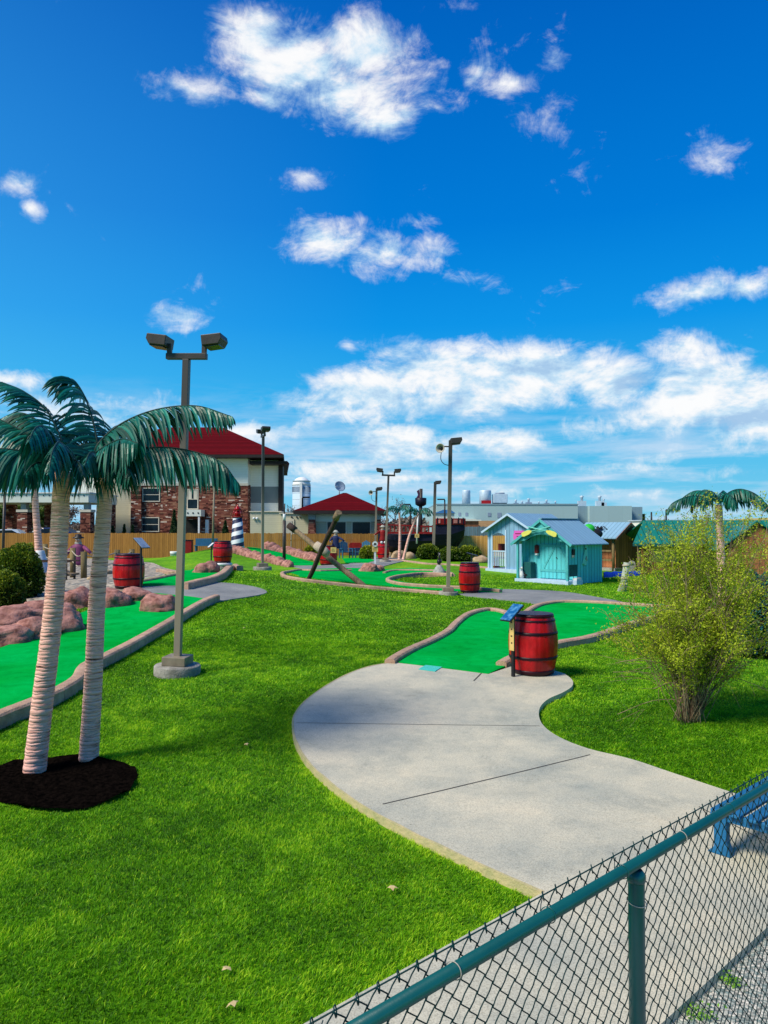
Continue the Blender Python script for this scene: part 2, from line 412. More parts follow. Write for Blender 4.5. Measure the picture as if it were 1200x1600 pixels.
# concrete of the paths
def concrete(name, c1, c2, c3):
    m, nt, b = nmat(name); L = nt.links.new
    tc = N(nt, 'ShaderNodeTexCoord')
    a = N(nt, 'ShaderNodeTexNoise', i_Scale=0.9, i_Detail=8.0, i_Roughness=0.65); L(tc.outputs['Object'], a.inputs['Vector'])
    r = ramp(nt, [(0.3, c1), (0.55, c2), (0.75, c3)]); L(a.outputs['Fac'], r.inputs[0])
    f = N(nt, 'ShaderNodeTexNoise', i_Scale=95.0, i_Detail=3.0, i_Roughness=0.7); L(tc.outputs['Object'], f.inputs['Vector'])
    rf = ramp(nt, [(0.33, (0.66, 0.65, 0.63)), (0.52, (1, 1, 1)), (0.7, (1.16, 1.15, 1.12))]); L(f.outputs['Fac'], rf.inputs[0])
    mx = N(nt, 'ShaderNodeMix', data_type='RGBA', blend_type='MULTIPLY'); mx.inputs[0].default_value = 1; L(r.outputs[0], mx.inputs[6]); L(rf.outputs[0], mx.inputs[7])
    # stains
    s = N(nt, 'ShaderNodeTexNoise', i_Scale=1.7, i_Detail=12.0, i_Roughness=0.78, i_Distortion=0.15); L(tc.outputs['Object'], s.inputs['Vector'])
    rs = ramp(nt, [(0.48, (1, 1, 1)), (0.58, (0.86, 0.88, 0.90)), (0.70, (0.66, 0.68, 0.70))]); L(s.outputs['Fac'], rs.inputs[0])
    m2 = N(nt, 'ShaderNodeMix', data_type='RGBA', blend_type='MULTIPLY'); m2.inputs[0].default_value = 1; L(mx.outputs[2], m2.inputs[6]); L(rs.outputs[0], m2.inputs[7])
    L(m2.outputs[2], b.inputs['Base Color']); b.inputs['Roughness'].default_value = 0.88; b.inputs['Specular IOR Level'].default_value = 0.25
    bp = N(nt, 'ShaderNodeBump', i_Strength=0.35, i_Distance=0.006); L(f.outputs['Fac'], bp.inputs['Height']); L(bp.outputs[0], b.inputs['Normal'])
    MATS[name] = m
concrete('path_concrete', (0.36, 0.38, 0.32), (0.56, 0.53, 0.40), (0.70, 0.62, 0.44))
concrete('grey_concrete', (0.19, 0.20, 0.20), (0.27, 0.28, 0.27), (0.36, 0.36, 0.33))

# putting felt
m, nt, b = nmat('turf'); L = nt.links.new
tc = N(nt, 'ShaderNodeTexCoord')
a = N(nt, 'ShaderNodeTexNoise', i_Scale=0.7, i_Detail=6.0, i_Roughness=0.6); L(tc.outputs['Object'], a.inputs['Vector'])
r = ramp(nt, [(0.3, (0.001, 0.33, 0.035)), (0.7, (0.001, 0.43, 0.075))]); L(a.outputs['Fac'], r.inputs[0])
f = N(nt, 'ShaderNodeTexNoise', i_Scale=260.0, i_Detail=2.0); L(tc.outputs['Object'], f.inputs['Vector'])
rf = ramp(nt, [(0.3, (0.8, 0.8, 0.8)), (0.7, (1.15, 1.15, 1.15))]); L(f.outputs['Fac'], rf.inputs[0])
w_ = N(nt, 'ShaderNodeTexNoise', i_Scale=2.6, i_Detail=9.0, i_Roughness=0.72, i_Distortion=1.0); L(tc.outputs['Object'], w_.inputs['Vector'])
rw_ = ramp(nt, [(0.36, (0.78, 0.78, 0.72)), (0.52, (1, 1, 1)), (0.70, (1.3, 1.16, 1.25))]); L(w_.outputs['Fac'], rw_.inputs[0])
mw_ = N(nt, 'ShaderNodeMix', data_type='RGBA', blend_type='MULTIPLY'); mw_.inputs[0].default_value = 1; L(rw_.outputs[0], mw_.inputs[6]); L(rf.outputs[0], mw_.inputs[7]); rf = type('o', (), {'outputs': [mw_.outputs[2]]})
mx = N(nt, 'ShaderNodeMix', data_type='RGBA', blend_type='MULTIPLY'); mx.inputs[0].default_value = 1; L(r.outputs[0], mx.inputs[6]); L(rf.outputs[0], mx.inputs[7])
L(mx.outputs[2], b.inputs['Base Color']); b.inputs['Roughness'].default_value = 1.0; b.inputs['Specular IOR Level'].default_value = 0.0
bp = N(nt, 'ShaderNodeBump', i_Strength=0.3, i_Distance=0.003); L(f.outputs['Fac'], bp.inputs['Height']); L(bp.outputs[0], b.inputs['Normal'])
MATS['turf'] = m

# lawn ground
m, nt, b = nmat('lawn_soil'); L = nt.links.new
tc = N(nt, 'ShaderNodeTexCoord')
a = N(nt, 'ShaderNodeTexNoise', i_Scale=0.35, i_Detail=8.0, i_Roughness=0.7); L(tc.outputs['Object'], a.inputs['Vector'])
r = ramp(nt, [(0.3, (0.05, 0.18, 0.003)), (0.5, (0.12, 0.34, 0.004)), (0.7, (0.25, 0.46, 0.008))]); L(a.outputs['Fac'], r.inputs[0])
f = N(nt, 'ShaderNodeTexNoise', i_Scale=7.0, i_Detail=10.0, i_Roughness=0.8); L(tc.outputs['Object'], f.inputs['Vector'])
rf = ramp(nt, [(0.35, (0.45, 0.45, 0.45)), (0.5, (0.95, 0.95, 0.95)), (0.68, (1.5, 1.4, 1.3))]); L(f.outputs['Fac'], rf.inputs[0])
mx = N(nt, 'ShaderNodeMix', data_type='RGBA', blend_type='MULTIPLY'); mx.inputs[0].default_value = 1; L(r.outputs[0], mx.inputs[6]); L(rf.outputs[0], mx.inputs[7])
# duller fields far away
geo = N(nt, 'ShaderNodeSeparateXYZ'); L(tc.outputs['Object'], geo.inputs[0])
far = N(nt, 'ShaderNodeMapRange'); far.inputs['From Min'].default_value = 48; far.inputs['From Max'].default_value = 60; L(geo.outputs[1], far.inputs['Value'])
m3 = N(nt, 'ShaderNodeMix', data_type='RGBA'); L(far.outputs[0], m3.inputs[0]); L(mx.outputs[2], m3.inputs[6]); m3.inputs[7].default_value = (0.12, 0.13, 0.06, 1)
L(m3.outputs[2], b.inputs['Base Color']); b.inputs['Roughness'].default_value = 0.9; b.inputs['Specular IOR Level'].default_value = 0.15
bp = N(nt, 'ShaderNodeBump', i_Strength=0.8, i_Distance=0.05); L(f.outputs['Fac'], bp.inputs['Height']); L(bp.outputs[0], b.inputs['Normal'])
MATS['lawn_soil'] = m
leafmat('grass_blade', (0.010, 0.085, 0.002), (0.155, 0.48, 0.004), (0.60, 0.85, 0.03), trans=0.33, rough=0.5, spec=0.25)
mat('mulch', (0.007, 0.005, 0.004), (0.001, 0.001, 0.001), rough=1.0, scale=22, bump=1.0, bscale=34, spec=0.0)
def pebbles(name, c1, c2, c3, scale):
    m, nt, b = nmat(name); L = nt.links.new
    tc = N(nt, 'ShaderNodeTexCoord')
    v = N(nt, 'ShaderNodeTexVoronoi', i_Scale=scale); L(tc.outputs['Object'], v.inputs['Vector'])
    sp = N(nt, 'ShaderNodeSeparateColor'); L(v.outputs['Color'], sp.inputs[0])
    r = ramp(nt, [(0.0, c1), (0.5, c2), (1.0, c3)]); L(sp.outputs[0], r.inputs[0])
    rd = ramp(nt, [(0.35, (1, 1, 1)), (0.75, (0.35, 0.35, 0.35))]); L(v.outputs['Distance'], rd.inputs[0])
    mx = N(nt, 'ShaderNodeMix', data_type='RGBA', blend_type='MULTIPLY'); mx.inputs[0].default_value = 1; L(r.outputs[0], mx.inputs[6]); L(rd.outputs[0], mx.inputs[7])
    L(mx.outputs[2], b.inputs['Base Color']); b.inputs['Roughness'].default_value = 0.8
    bp = N(nt, 'ShaderNodeBump', i_Strength=0.6, i_Distance=0.4/scale, invert=True); L(v.outputs['Distance'], bp.inputs['Height']); L(bp.outputs[0], b.inputs['Normal'])
    MATS[name] = m
pebbles('gravel', (0.22, 0.30, 0.27), (0.46, 0.48, 0.40), (0.74, 0.70, 0.58), 60)
pebbles('river_stone', (0.20, 0.21, 0.18), (0.44, 0.38, 0.28), (0.66, 0.55, 0.40), 7)

# ------------------------------------------------------------------ ground
xs = np.unique(np.concatenate([np.linspace(-1500, -60, 18), np.arange(-60, -16, 2.0), np.arange(-16, 16, 0.3), np.arange(16, 60, 2.0), np.linspace(60, 1500, 18)]))
ys = np.unique(np.concatenate([[-300, -60, -20, -8, -3], np.arange(0, 56, 0.3), np.arange(56, 110, 3.0), np.linspace(110, 3000, 20)]))
X, Y = np.meshgrid(xs, ys); Z = H(X, Y) - 0.012
nx, ny = len(xs), len(ys)
idx = np.arange(nx*ny).reshape(ny, nx)
fc = np.stack([idx[:-1, :-1], idx[:-1, 1:], idx[1:, 1:], idx[1:, :-1]], -1).reshape(-1, 4)
me = bpy.data.meshes.new('lawn_ground'); me.from_pydata(np.stack([X, Y, Z], -1).reshape(-1, 3).tolist(), [], fc.tolist()); me.update()
me.polygons.foreach_set('use_smooth', [True]*len(fc)); me.materials.append(MATS['lawn_soil'])
o = bpy.data.objects.new('ground', me); COL.objects.link(o); o['kind'] = 'structure'

# ------------------------------------------------------------------ paths
fdir = Vector((0.743, 0.669, 0)); 
A0 = Vector((1.02, 4.82, 0)); B0 = Vector((1.37, 3.61, 0))
outl = [(612, 1040), (575, 1047), (540, 1060), (505, 1080), (475, 1103), (459, 1125), (457, 1145), (463, 1170), (480, 1198), (515, 1232), (560, 1265), (620, 1300), (690, 1335), (760, 1368)]
rgt = [(1130, 1243), (1050, 1216), (985, 1194), (920, 1178), (875, 1160), (850, 1142), (842, 1125), (845, 1110), (858, 1098), (880, 1088), (894, 1078), (894, 1068), (882, 1058)]
lp = catmull(GL(outl), 4); rp = catmull(GL(rgt), 4)
e1 = G(1130, 1243); e2 = G(1200, 1266); ed = (e2-e1).normalized()
corner = e1 + ed*1.3
bend = B0 + fdir*2.9
poly = lp + [A0, A0-fdir*6, B0-fdir*6, B0, bend, corner] + rp + GL([(820, 1040), (763, 1059)])
path = sheet('path', poly, 0.055, MATS['path_concrete'], skirt=0.16); path['kind'] = 'structure'
# sawn joints in the slab
mat('joint', (0.10, 0.09, 0.075), (0.05, 0.045, 0.04), rough=0.95, scale=30, bump=0)
mb = MB()
def groove(a, b, w=0.012):
    a, b = G(*a), G(*b); d = (b-a); nseg = max(2, int(d.length/0.2)); n_ = Vector((-d.y, d.x, 0)).normalized()*w/2
    for i in range(nseg):
        p, q = a.lerp(b, i/nseg), a.lerp(b, (i+1)/nseg)
        j1 = 0.006*noise.noise(p*7); j2 = 0.006*noise.noise(q*7); n1 = n_.normalized()*j1; n2 = n_.normalized()*j2
        mb.add([Vector((p.x, p.y, h(p.x, p.y)+0.059))-n_+n1, Vector((q.x, q.y, h(q.x, q.y)+0.059))-n_+n2, Vector((q.x, q.y, h(q.x, q.y)+0.059))+n_+n2, Vector((p.x, p.y, h(p.x, p.y)+0.059))+n_+n1], [(0, 1, 2, 3)])
groove((598, 1267), (922, 1188)); groove((640, 1300), (643, 1299), 0.004)
groove((463, 1137), (843, 1142), 0.009)
groove((740, 1070), (752, 1058), 0.018)
# joint between path and the strip along the fence, cross joints of that strip
for t in (-3.4, 2.2):
    a = A0+fdir*t; c = B0+fdir*t; n_ = fdir*0.006
    mb.add([Vector((p.x, p.y, 0.059)) for p in (a-n_, a+n_, c+n_, c-n_)], [(0, 1, 2, 3)])
n_ = Vector((-fdir.y, fdir.x, 0))*0.006
o = mb.build('path_joints', MATS['joint']); o['kind'] = 'structure'

# mossy tan rim of the slab on the lawn side
mat('slab_rim', (0.56, 0.46, 0.24), (0.40, 0.38, 0.18), rough=.95, scale=9, bump=.2)
mb = MB()
rim = lp+[lp[-1].lerp(A0, k_/6) for k_ in range(1, 7)]
for i_ in range(len(rim)-1):
    p, q = rim[i_], rim[i_+1]; d = (q-p).normalized(); nn_ = Vector((-d.y, d.x, 0)); w0 = .016+.012*noise.noise(p*3); w1 = .016+.012*noise.noise(q*3)
    zt = lambda v: h(v.x, v.y)+.0585
    mb.add([(p.x-nn_.x*.004, p.y-nn_.y*.004, zt(p)), (q.x-nn_.x*.004, q.y-nn_.y*.004, zt(q)), (q.x+nn_.x*w1, q.y+nn_.y*w1, zt(q)), (p.x+nn_.x*w0, p.y+nn_.y*w0, zt(p)), (p.x-nn_.x*.004, p.y-nn_.y*.004, zt(p)-.12), (q.x-nn_.x*.004, q.y-nn_.y*.004, zt(q)-.12)], [(0, 1, 2, 3), (0, 4, 5, 1)])
o = mb.build('path_rim', MATS['slab_rim']); o['kind'] = 'structure'

gp = [B0-fdir*5, B0+fdir*2.9, corner+Vector((1.5, -.4, 0)), Vector((6, 3, 0)), Vector((3, 1.2, 0)), Vector((-.5, -1.5, 0)), Vector((-4, -2, 0))]
g1 = sheet('gravel_bed', gp, 0.012, MATS['gravel'], step=0.5, pave=True); g1['kind'] = 'structure'

patio = catmull(GL([(215, 918), (260, 913), (345, 911), (395, 917), (417, 925), (402, 931), (345, 940), (330, 946)]), 3) + GL([(290, 945), (230, 930)])
o = sheet('patio', patio, 0.02, MATS['grey_concrete'], skirt=0.2); o['kind'] = 'structure'
patio2 = GL([(452, 884), (500, 884), (545, 882), (556, 874), (600, 869), (628, 871), (632, 877), (600, 885), (592, 891), (540, 891), (480, 890)])
o = sheet('patio', patio2, 0.02, MATS['grey_concrete'], skirt=0.15); o['kind'] = 'structure'
patio3 = catmull(GL([(716, 929), (740, 933), (790, 938), (830, 943), (860, 947), (960, 947), (975, 942), (930, 933), (880, 925), (820, 922), (772, 921)]), 3)
o = sheet('patio', patio3, 0.018, MATS['grey_concrete'], skirt=0.15); o['kind'] = 'structure'
gv = GL([(-60, 1010), (20, 990), (75, 960), (120, 945), (150, 940), (225, 925), (215, 915), (250, 905), (280, 892), (240, 880), (160, 873), (60, 872), (-60, 880)])
o = sheet('gravel_bed', gv, 0.012, MATS['river_stone'], step=0.6); o['kind'] = 'structure'

# putting surfaces
turf1 = GL([(620, 1040), (763, 1059), (800, 1042), (870, 1012), (940, 996), (985, 981), (1040, 967), (1100, 957), (1115, 952), (1090, 949), (1010, 946), (922, 942), (880, 943), (850, 946), (832, 954), (815, 964), (803, 965), (785, 960), (760, 958), (735, 961), (715, 972), (703, 986), (680, 1000), (655, 1013), (630, 1028)])
turf2 = GL([(-160, 1190), (-60, 1145), (0, 1117), (60, 1097), (110, 1075), (135, 1055), (165, 1036), (215, 1008), (262, 980), (305, 955), (340, 940), (300, 934), (240, 928), (200, 932), (160, 945), (120, 962), (60, 990), (0, 1015), (-100, 1042), (-180, 1080)])
turf3 = GL([(205, 918), (285, 916), (330, 912), (350, 900), (368, 889), (372, 884), (350, 886), (300, 890), (278, 896), (240, 903), (200, 910)])
turf4 = GL([(386, 857), (402, 862), (430, 873), (452, 883), (500, 884), (486, 878), (455, 869), (425, 860), (405, 855)])
turf5 = GL([(450, 895), (480, 890), (540, 888), (600, 890), (640, 888), (700, 891), (712, 898), (650, 895), (620, 899), (604, 905), (640, 912), (700, 917), (785, 921), (784, 927), (740, 926), (690, 923), (640, 919), (580, 914), (520, 908), (470, 902)])
turf6 = GL([(535, 873), (570, 872), (588, 876), (575, 880), (540, 880)])
for t, off in ((turf1, .060), (turf2, .03), (turf3, .03), (turf4, .03), (turf5, .03), (turf6, .03)):
    o = sheet('putting_turf', catmull(t, 2)[:-1] if False else t, off, MATS['turf'], step=0.3, skirt=0.05); o['kind'] = 'structure'
# little pale-blue tee mat
mat('tee_mat', (0.08, 0.60, 0.50), (0.06, 0.50, 0.44), rough=0.9, scale=60, bump=0.2)
tp = GL([(655, 1047), (668, 1045), (690, 1049), (678, 1055), (655, 1053)])
o = sheet('tee_mat', [G(654, 1052), G(680, 1055.5), G(691, 1048.5), G(665, 1045.5)], 0.066, MATS['tee_mat'], step=0.2, skirt=0.01, pave=False)
tag(o, 'small pale turquoise tee mat at the start of the nearest putting green', 'tee mat')

# mulch round the two palms
mulch = catmull(GL([(-40, 1225), (-10, 1200), (40, 1189), (105, 1184), (165, 1186), (205, 1198), (215, 1214), (203, 1236), (165, 1256), (110, 1268), (50, 1266), (-10, 1252)]), 3)
o = sheet('mulch_bed', mulch, 0.008, MATS['mulch'], step=0.08); o['kind'] = 'structure'
for v in o.data.vertices: v.co.z += 0.012+max(-.012, 0.035*noise.noise(v.co*7) + 0.022*noise.noise(v.co*26))

# ------------------------------------------------------------------ grass blades
def on_grass(X, Y, marg=0):
    X = X+.022*np.sin(Y*41+3*np.sin(X*17))+.018*np.sin(Y*13+X*23); Y = Y+.022*np.sin(X*37+2*np.sin(Y*19))+.015*np.sin(X*11-Y*29)
    ok = np.ones(X.shape, bool)
    for p in PAVED: ok &= ~in_poly(X, Y, p)
    return ok
def grass(y0, y1, dens, length, width, rng):
    area = 0.5*(y0+y1)*1.16*(y1-y0)+2*(y1-y0)
    n = int(area*dens)
    Y = rng.uniform(y0, y1, n*2); w = 0.56*Y+1.0; keep = rng.random(n*2) < w/w.max(); Y = Y[keep]
    w = 0.56*Y+1.0; X = rng.uniform(-1, 1, len(Y))*w
    # clumping
    ok = on_grass(X, Y); X = X[ok]; Y = Y[ok]; n = len(X)
    Z = H(X, Y) - 0.012
    def vn(s, sd_):
        r_ = np.random.default_rng(sd_).random((257, 257)); a = X*s+500.3; b = Y*s+300.7; i = np.floor(a).astype(int); j = np.floor(b).astype(int); u = a-i; v = b-j; u = u*u*(3-2*u); v = v*v*(3-2*v); i %= 256; j %= 256
        return (r_[i, j]*(1-u)*(1-v)+r_[i+1, j]*u*(1-v)+r_[i, j+1]*(1-u)*v+r_[i+1, j+1]*u*v)*2-1
    big = np.sin(X*1.7+np.sin(Y*1.1)*1.5)*np.sin(Y*1.3+np.sin(X*.8)*2.0)
    cl = np.sin(X*7.1+3*np.sin(Y*3.3))*np.sin(Y*8.3+2.4*np.sin(X*4.1)) + 0.6*np.sin(X*19+2*np.sin(Y*11))*np.sin(Y*17+2*np.sin(X*13))
    cl = .25*cl+.9*vn(5.5, 1)+.8*vn(13, 2)+.5*vn(28, 4); big = .4*big+.9*vn(.9, 5)+.8*vn(2.3, 6)
    Ln = length*(0.65+0.7*rng.random(n))*(1+0.22*np.clip(cl, -1.2, 1.5))
    th = rng.uniform(0, 2*PI, n) ; lean = np.abs(rng.normal(0.35, 0.33, n))
    # mown lay: a common wind/lay direction that drifts over the lawn
    lay = 0.9*np.sin(X*.6+Y*.4)+0.7*np.sin(Y*1.1-X*.9)
    dx = np.cos(th)*lean + 0.22*np.cos(lay); dy = np.sin(th)*lean + 0.22*np.sin(lay)
    B = np.stack([X, Y, Z], 1); D = np.stack([dx, dy, np.ones(n)], 1); D /= np.linalg.norm(D, axis=1)[:, None]
    fa = rng.uniform(0, 2*PI, n); Wv = np.stack([np.cos(fa), np.sin(fa), np.zeros(n)], 1)*(width*(0.7+0.6*rng.random(n)))[:, None]
    droop = D.copy(); droop[:, 2] *= 0.55; droop[:, :2] *= 1.6
    mid = B + D*(Ln*0.55)[:, None]; tip = mid + droop*(Ln*0.5)[:, None]
    V = np.stack([B-Wv/2, B+Wv/2, mid+Wv*0.35, tip+Wv*0.02, mid-Wv*0.35], 1).reshape(-1, 3)
    tint = np.clip(0.40+0.17*big+0.22*cl+0.20*rng.normal(size=n), 0, 1)
    if y0 < 14:      # paler, drier fringe where the lawn meets the slab
        pp = np.array(PAVED[0]); dmin = np.full(n, 9.0)
        for i_ in range(len(pp)):
            a_ = pp[i_]; b_2 = pp[(i_+1) % len(pp)]; ab = b_2-a_; l2 = (ab**2).sum()
            if l2 < 1e-9: continue
            t_ = np.clip(((X-a_[0])*ab[0]+(Y-a_[1])*ab[1])/l2, 0, 1)
            dmin = np.minimum(dmin, np.hypot(X-a_[0]-t_*ab[0], Y-a_[1]-t_*ab[1]))
        tint = np.clip(tint+.55*np.exp(-dmin/.07), 0, 1)
    dry = rng.random(n) < 0.03; tint[dry] = 1.0
    return V, tint
rg = np.random.default_rng(3)
Vs, Ts = [], []
for (a, b_, dn, ln, wd) in ((3.0, 6.5, 8500, .030, .0036), (6.5, 9.5, 5200, .032, .0048), (9.5, 14, 2500, .034, .0075), (14, 21, 950, .037, .012), (21, 33, 270, .042, .024)):
    v, t = grass(a, b_, dn, ln, wd, rg); Vs.append(v); Ts.append(t)
tt = np.concatenate(Ts); tt = np.clip(np.repeat(tt, 5)+np.tile([-.42, -.42, .02, .22, .02], len(tt)), 0, 1)  # blade feet darkened, tips paled: shade between blades put into the tint
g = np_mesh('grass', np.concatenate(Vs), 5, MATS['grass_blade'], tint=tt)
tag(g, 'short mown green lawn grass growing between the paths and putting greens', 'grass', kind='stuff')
print('grass blades', sum(len(t) for t in Ts))
# ------------------------------------------------------------------ kerbs
curb([G(*p, .1) for p in [(609, 1032), (640, 1014), (672, 1000), (700, 985), (713, 972), (733, 958), (762, 951), (787, 955), (803, 963), (815, 961), (830, 950), (848, 943), (880, 939), (930, 940), (980, 943), (1010, 945), (1060, 949), (1110, 953), (1160, 960)]],
     'pinkish kerb snaking along the far side of the green in front of the grey patio', ht=.13, w=.17)
curb([G(*p, .1) for p in [(783, 1036), (810, 1022), (845, 1010), (880, 1002), (915, 996), (948, 987), (975, 977), (1005, 968), (1050, 958), (1110, 950)]],
     'pinkish kerb running behind the nearest red barrel towards the leafy bush', ht=.13, w=.17)
curb([G(*p, .12) for p in [(-170, 1196), (-60, 1146), (0, 1118), (45, 1100), (90, 1080), (122, 1060), (133, 1042), (165, 1026), (215, 1000), (262, 973), (300, 950), (322, 938), (338, 932)]],
     'long pinkish kerb on the lawn side of the green behind the two palms', ht=.17, w=.19, deep=.4)
curb([G(*p, .1) for p in [(288, 916), (312, 910), (335, 904), (350, 896), (358, 888), (368, 884), (375, 888)]],
     'short curved pinkish kerb below the red barrel on its white stand', ht=.2, w=.24, deep=.4)
curb([G(*p, .1) for p in [(205, 908), (240, 902), (277, 895)]], 'straight pale kerb between gravel and green beside the left red barrel', ht=.1)
curb([G(*p, .1) for p in [(249, 889), (262, 891), (282, 893)]], 'stubby pale kerb at the back of the green behind the tall lamp post', ht=.12, w=.3)
curb([G(*p, .1) for p in [(548, 889), (500, 890), (465, 889), (445, 892), (443, 897), (470, 903), (520, 909), (580, 915), (640, 920), (690, 924)]],
     'pale kerb around the lawn edge of the middle green under the crossed logs', ht=.1, w=.14)
curb([G(*p, .1) for p in [(600, 893), (612, 890), (640, 889), (680, 890), (702, 893), (709, 897)]], 'thin pale kerb at the back of the middle green near the bird statue', ht=.1, w=.13)
curb([G(*p, .1) for p in [(707, 897), (660, 895), (630, 898), (606, 904), (620, 910), (660, 914), (700, 916), (740, 918), (782, 922)]],
     'pale hairpin kerb curling around the dark pond of the middle green', ht=.13, w=.15)
curb([G(*p, .05) for p in [(612, 874), (660, 879), (700, 881), (740, 884), (770, 887), (800, 891)]], 'low stone edging in front of the round bushes by the black ship', ht=.06, w=.3, group=None)
# pond inside the hairpin
mat('pond_water', (0.01, 0.012, 0.012), (0.02, 0.02, 0.018), rough=0.06, bump=0, spec=0.8)
o = sheet('pond_water', GL([(625, 899), (660, 897), (700, 898), (708, 900), (680, 902), (640, 903)]), 0.02, MATS['pond_water'], step=.4); o['kind'] = 'structure'

# ------------------------------------------------------------------ rocks
def rock(loc, sx, sy, sz, seed, label=None, name='boulder', group=None, m='rock', rz=0, sub=4):
    import bmesh
    bm = bmesh.new(); bmesh.ops.create_icosphere(bm, subdivisions=sub, radius=1)
    off = Vector((seed*3.7, seed*1.3, seed*2.1))
    for v in bm.verts:
        p = v.co.copy(); n_ = p.normalized()
        d = 1+0.30*noise.noise(n_*1.3+off)+0.20*(0.5-abs(noise.noise(n_*2.6+off)))+0.13*(0.4-abs(noise.noise(n_*5.5+off)))+0.05*noise.noise(n_*14+off)
        q = n_*d; q.z = q.z if q.z > -0.25 else -0.25+(q.z+.25)*.15
        v.co = Vector((q.x*sx, q.y*sy, (q.z+0.2)*sz/1.45))
    me = bpy.data.meshes.new(name); bm.to_mesh(me); bm.free()
    me.polygons.foreach_set('use_smooth', [True]*len(me.polygons)); me.materials.append(MATS[m])
    o = bpy.data.objects.new(name, me); COL.objects.link(o); o.location = loc; o.rotation_euler.z = rz
    return tag(o, label, 'boulder', group)
def rock_px(cx, base, wpx, hpx, seed, label, group=None, depth=1.0, m='rock', sub=4, rz=0):
    g = G(cx, base); k = g.y/F
    sx = wpx*k/2*1.1; sy = sx*depth; g2 = g+Vector((g.x/g.y, 1, 0)).normalized()*sy*0.8
    return rock((g2.x, g2.y, h(g2.x, g2.y)-0.03), sx, sy, hpx*k, seed, label, group=group, m=m, sub=sub, rz=rz)
RG = 'reddish boulders lining the left green'
rock_px(8, 1008, 80, 34, 1, 'reddish boulder at the left frame edge against the green', RG)
rock_px(52, 1000, 64, 36, 22, 'reddish boulder left of the leaning palm trunk, in the front row', RG)
rock_px(97, 989, 58, 38, 2, 'reddish boulder directly behind the left palm trunk touching the green', RG)
rock_px(22, 974, 96, 30, 3, 'reddish boulder in the back row below the round green bushes', RG)
rock_px(72, 966, 70, 28, 13, 'low reddish boulder in the back row close to the left palm trunk', RG)
rock_px(119, 950, 56, 34, 4, 'craggy reddish boulder between the two palm trunks', RG)
rock_px(178, 950, 50, 34, 5, 'reddish boulder just right of the upright palm trunk', RG)
rock_px(212, 940, 50, 22, 15, 'flat reddish boulder in front of the left red barrel', RG)
rock_px(248, 957, 54, 30, 6, 'single rounded reddish boulder sitting on the left green', None)
rock_px(323, 896, 34, 22, 7, 'reddish boulder on the green in front of the barrel on its white stand', None)
rock_px(577, 894, 26, 17, 8, 'reddish boulder on the kerb behind the crossed logs', None)
rock_px(592, 893, 14, 13, 18, 'small dark boulder leaning on the boulder behind the crossed logs', None)
rk = random.Random(5)
for i in range(17):
    t = i/16; px = 366+t*86; py = 864+t*22
    rock_px(px, py, 13+rk.random()*5, 11+rk.random()*3, 30+i, 'purplish boulder in the near row edging the sloping green by the lighthouse', 'near row of boulders by the lighthouse', sub=3, rz=rk.random()*3)
for i in range(15):
    t = i/14; px = 404+t*94; py = 856+t*21
    rock_px(px, py, 15+rk.random()*6, 11+rk.random()*4, 60+i, 'purplish boulder in the far row edging the sloping green under the wooden fence', 'far row of boulders under the wooden fence', sub=3, rz=rk.random()*3)
rock_px(624, 872, 20, 14, 90, 'yellowish boulder at the foot of the leaning palm', None, m='tan_rock', sub=3)
rock_px(640, 873, 18, 12, 91, 'small sandy boulder right of the leaning palm foot', None, m='tan_rock', sub=3)
rock_px(606, 870, 16, 9, 92, 'pale flat boulder between red barrel and straight palm', None, m='tan_rock', sub=3)
rock_px(752, 879, 24, 12, 93, 'pale boulder between the round bush and the lavender shed', None, m='tan_rock', sub=3)
rock_px(188, 925, 12, 5, 94, 'small white stone at the foot of the left red barrel', None, m='tan_rock', sub=3)

# ------------------------------------------------------------------ barrels
mat('barrel_red', (0.54, 0.006, 0.010), (0.30, 0.003, 0.006), rough=0.34, scale=3.5, bump=0.08, bscale=25, stretch=(3, 3, 1), coat=0.25, grime=0.35)
mat('barrel_hoop', (0.035, 0.004, 0.010), (0.012, 0.004, 0.008), rough=0.4, scale=7, bump=0.06)
mat('barrel_lid', (0.62, 0.16, 0.15), (0.34, 0.07, 0.07), rough=0.45, scale=4, bump=0.1, grime=0.5)
def barrel(loc, R, Hh, label, rz=0, group='red painted barrels'):
    t = thing('barrel', label, 'barrel', loc, rz, group)
    r = lambda s: R*(0.80+0.20*(1-(2*s-1)**2))
    n = 20*5; mb = MB(); rows = 22
    prof = [(r(i/rows), Hh*i/rows) for i in range(rows+1)]
    o0 = 0
    for i, (rr, z) in enumerate(prof):
        for k in range(n):
            a = 2*PI*k/n; g = 0.985 if k % 5 == 0 else 1.0
            mb.v.append(Vector((rr*g*math.cos(a), rr*g*math.sin(a), z)))
    for i in range(rows):
        for k in range(n):
            a = i*n+k; b = i*n+(k+1) % n; mb.f.append([a, b, b+n, a+n]); mb.sm.append(False if False else True)
    # rim thickness and inside
    top = r(1)
    mb.lathe([(top*0.985, Hh), (top*0.92, Hh), (top*0.91, Hh-0.05)], n=48)
    mb.build('staves', MATS['barrel_red'], t)
    MB().lathe([(top*0.93, Hh-0.05), (top*0.93, Hh-0.028), (0.001, Hh-0.022)], n=40).build('lid', MATS['barrel_lid'], t)
    for s0, w in ((0.0, 0.075), (0.255, 0.05), (0.665, 0.05), (0.88, 0.035), (0.955, 0.05)):
        z0, z1 = s0, s0+w
        mbh = MB().lathe([(r(z0)*1.0, Hh*z0), (r(z0)*1.018+.002, Hh*z0+.002), (r((z0+z1)/2)*1.02+.002, Hh*(z0+z1)/2), (r(z1)*1.018+.002, Hh*z1-.002), (r(z1)*0.99, Hh*z1)], n=60)
        mbh.build('hoop', MATS['barrel_hoop'], t)
    return t
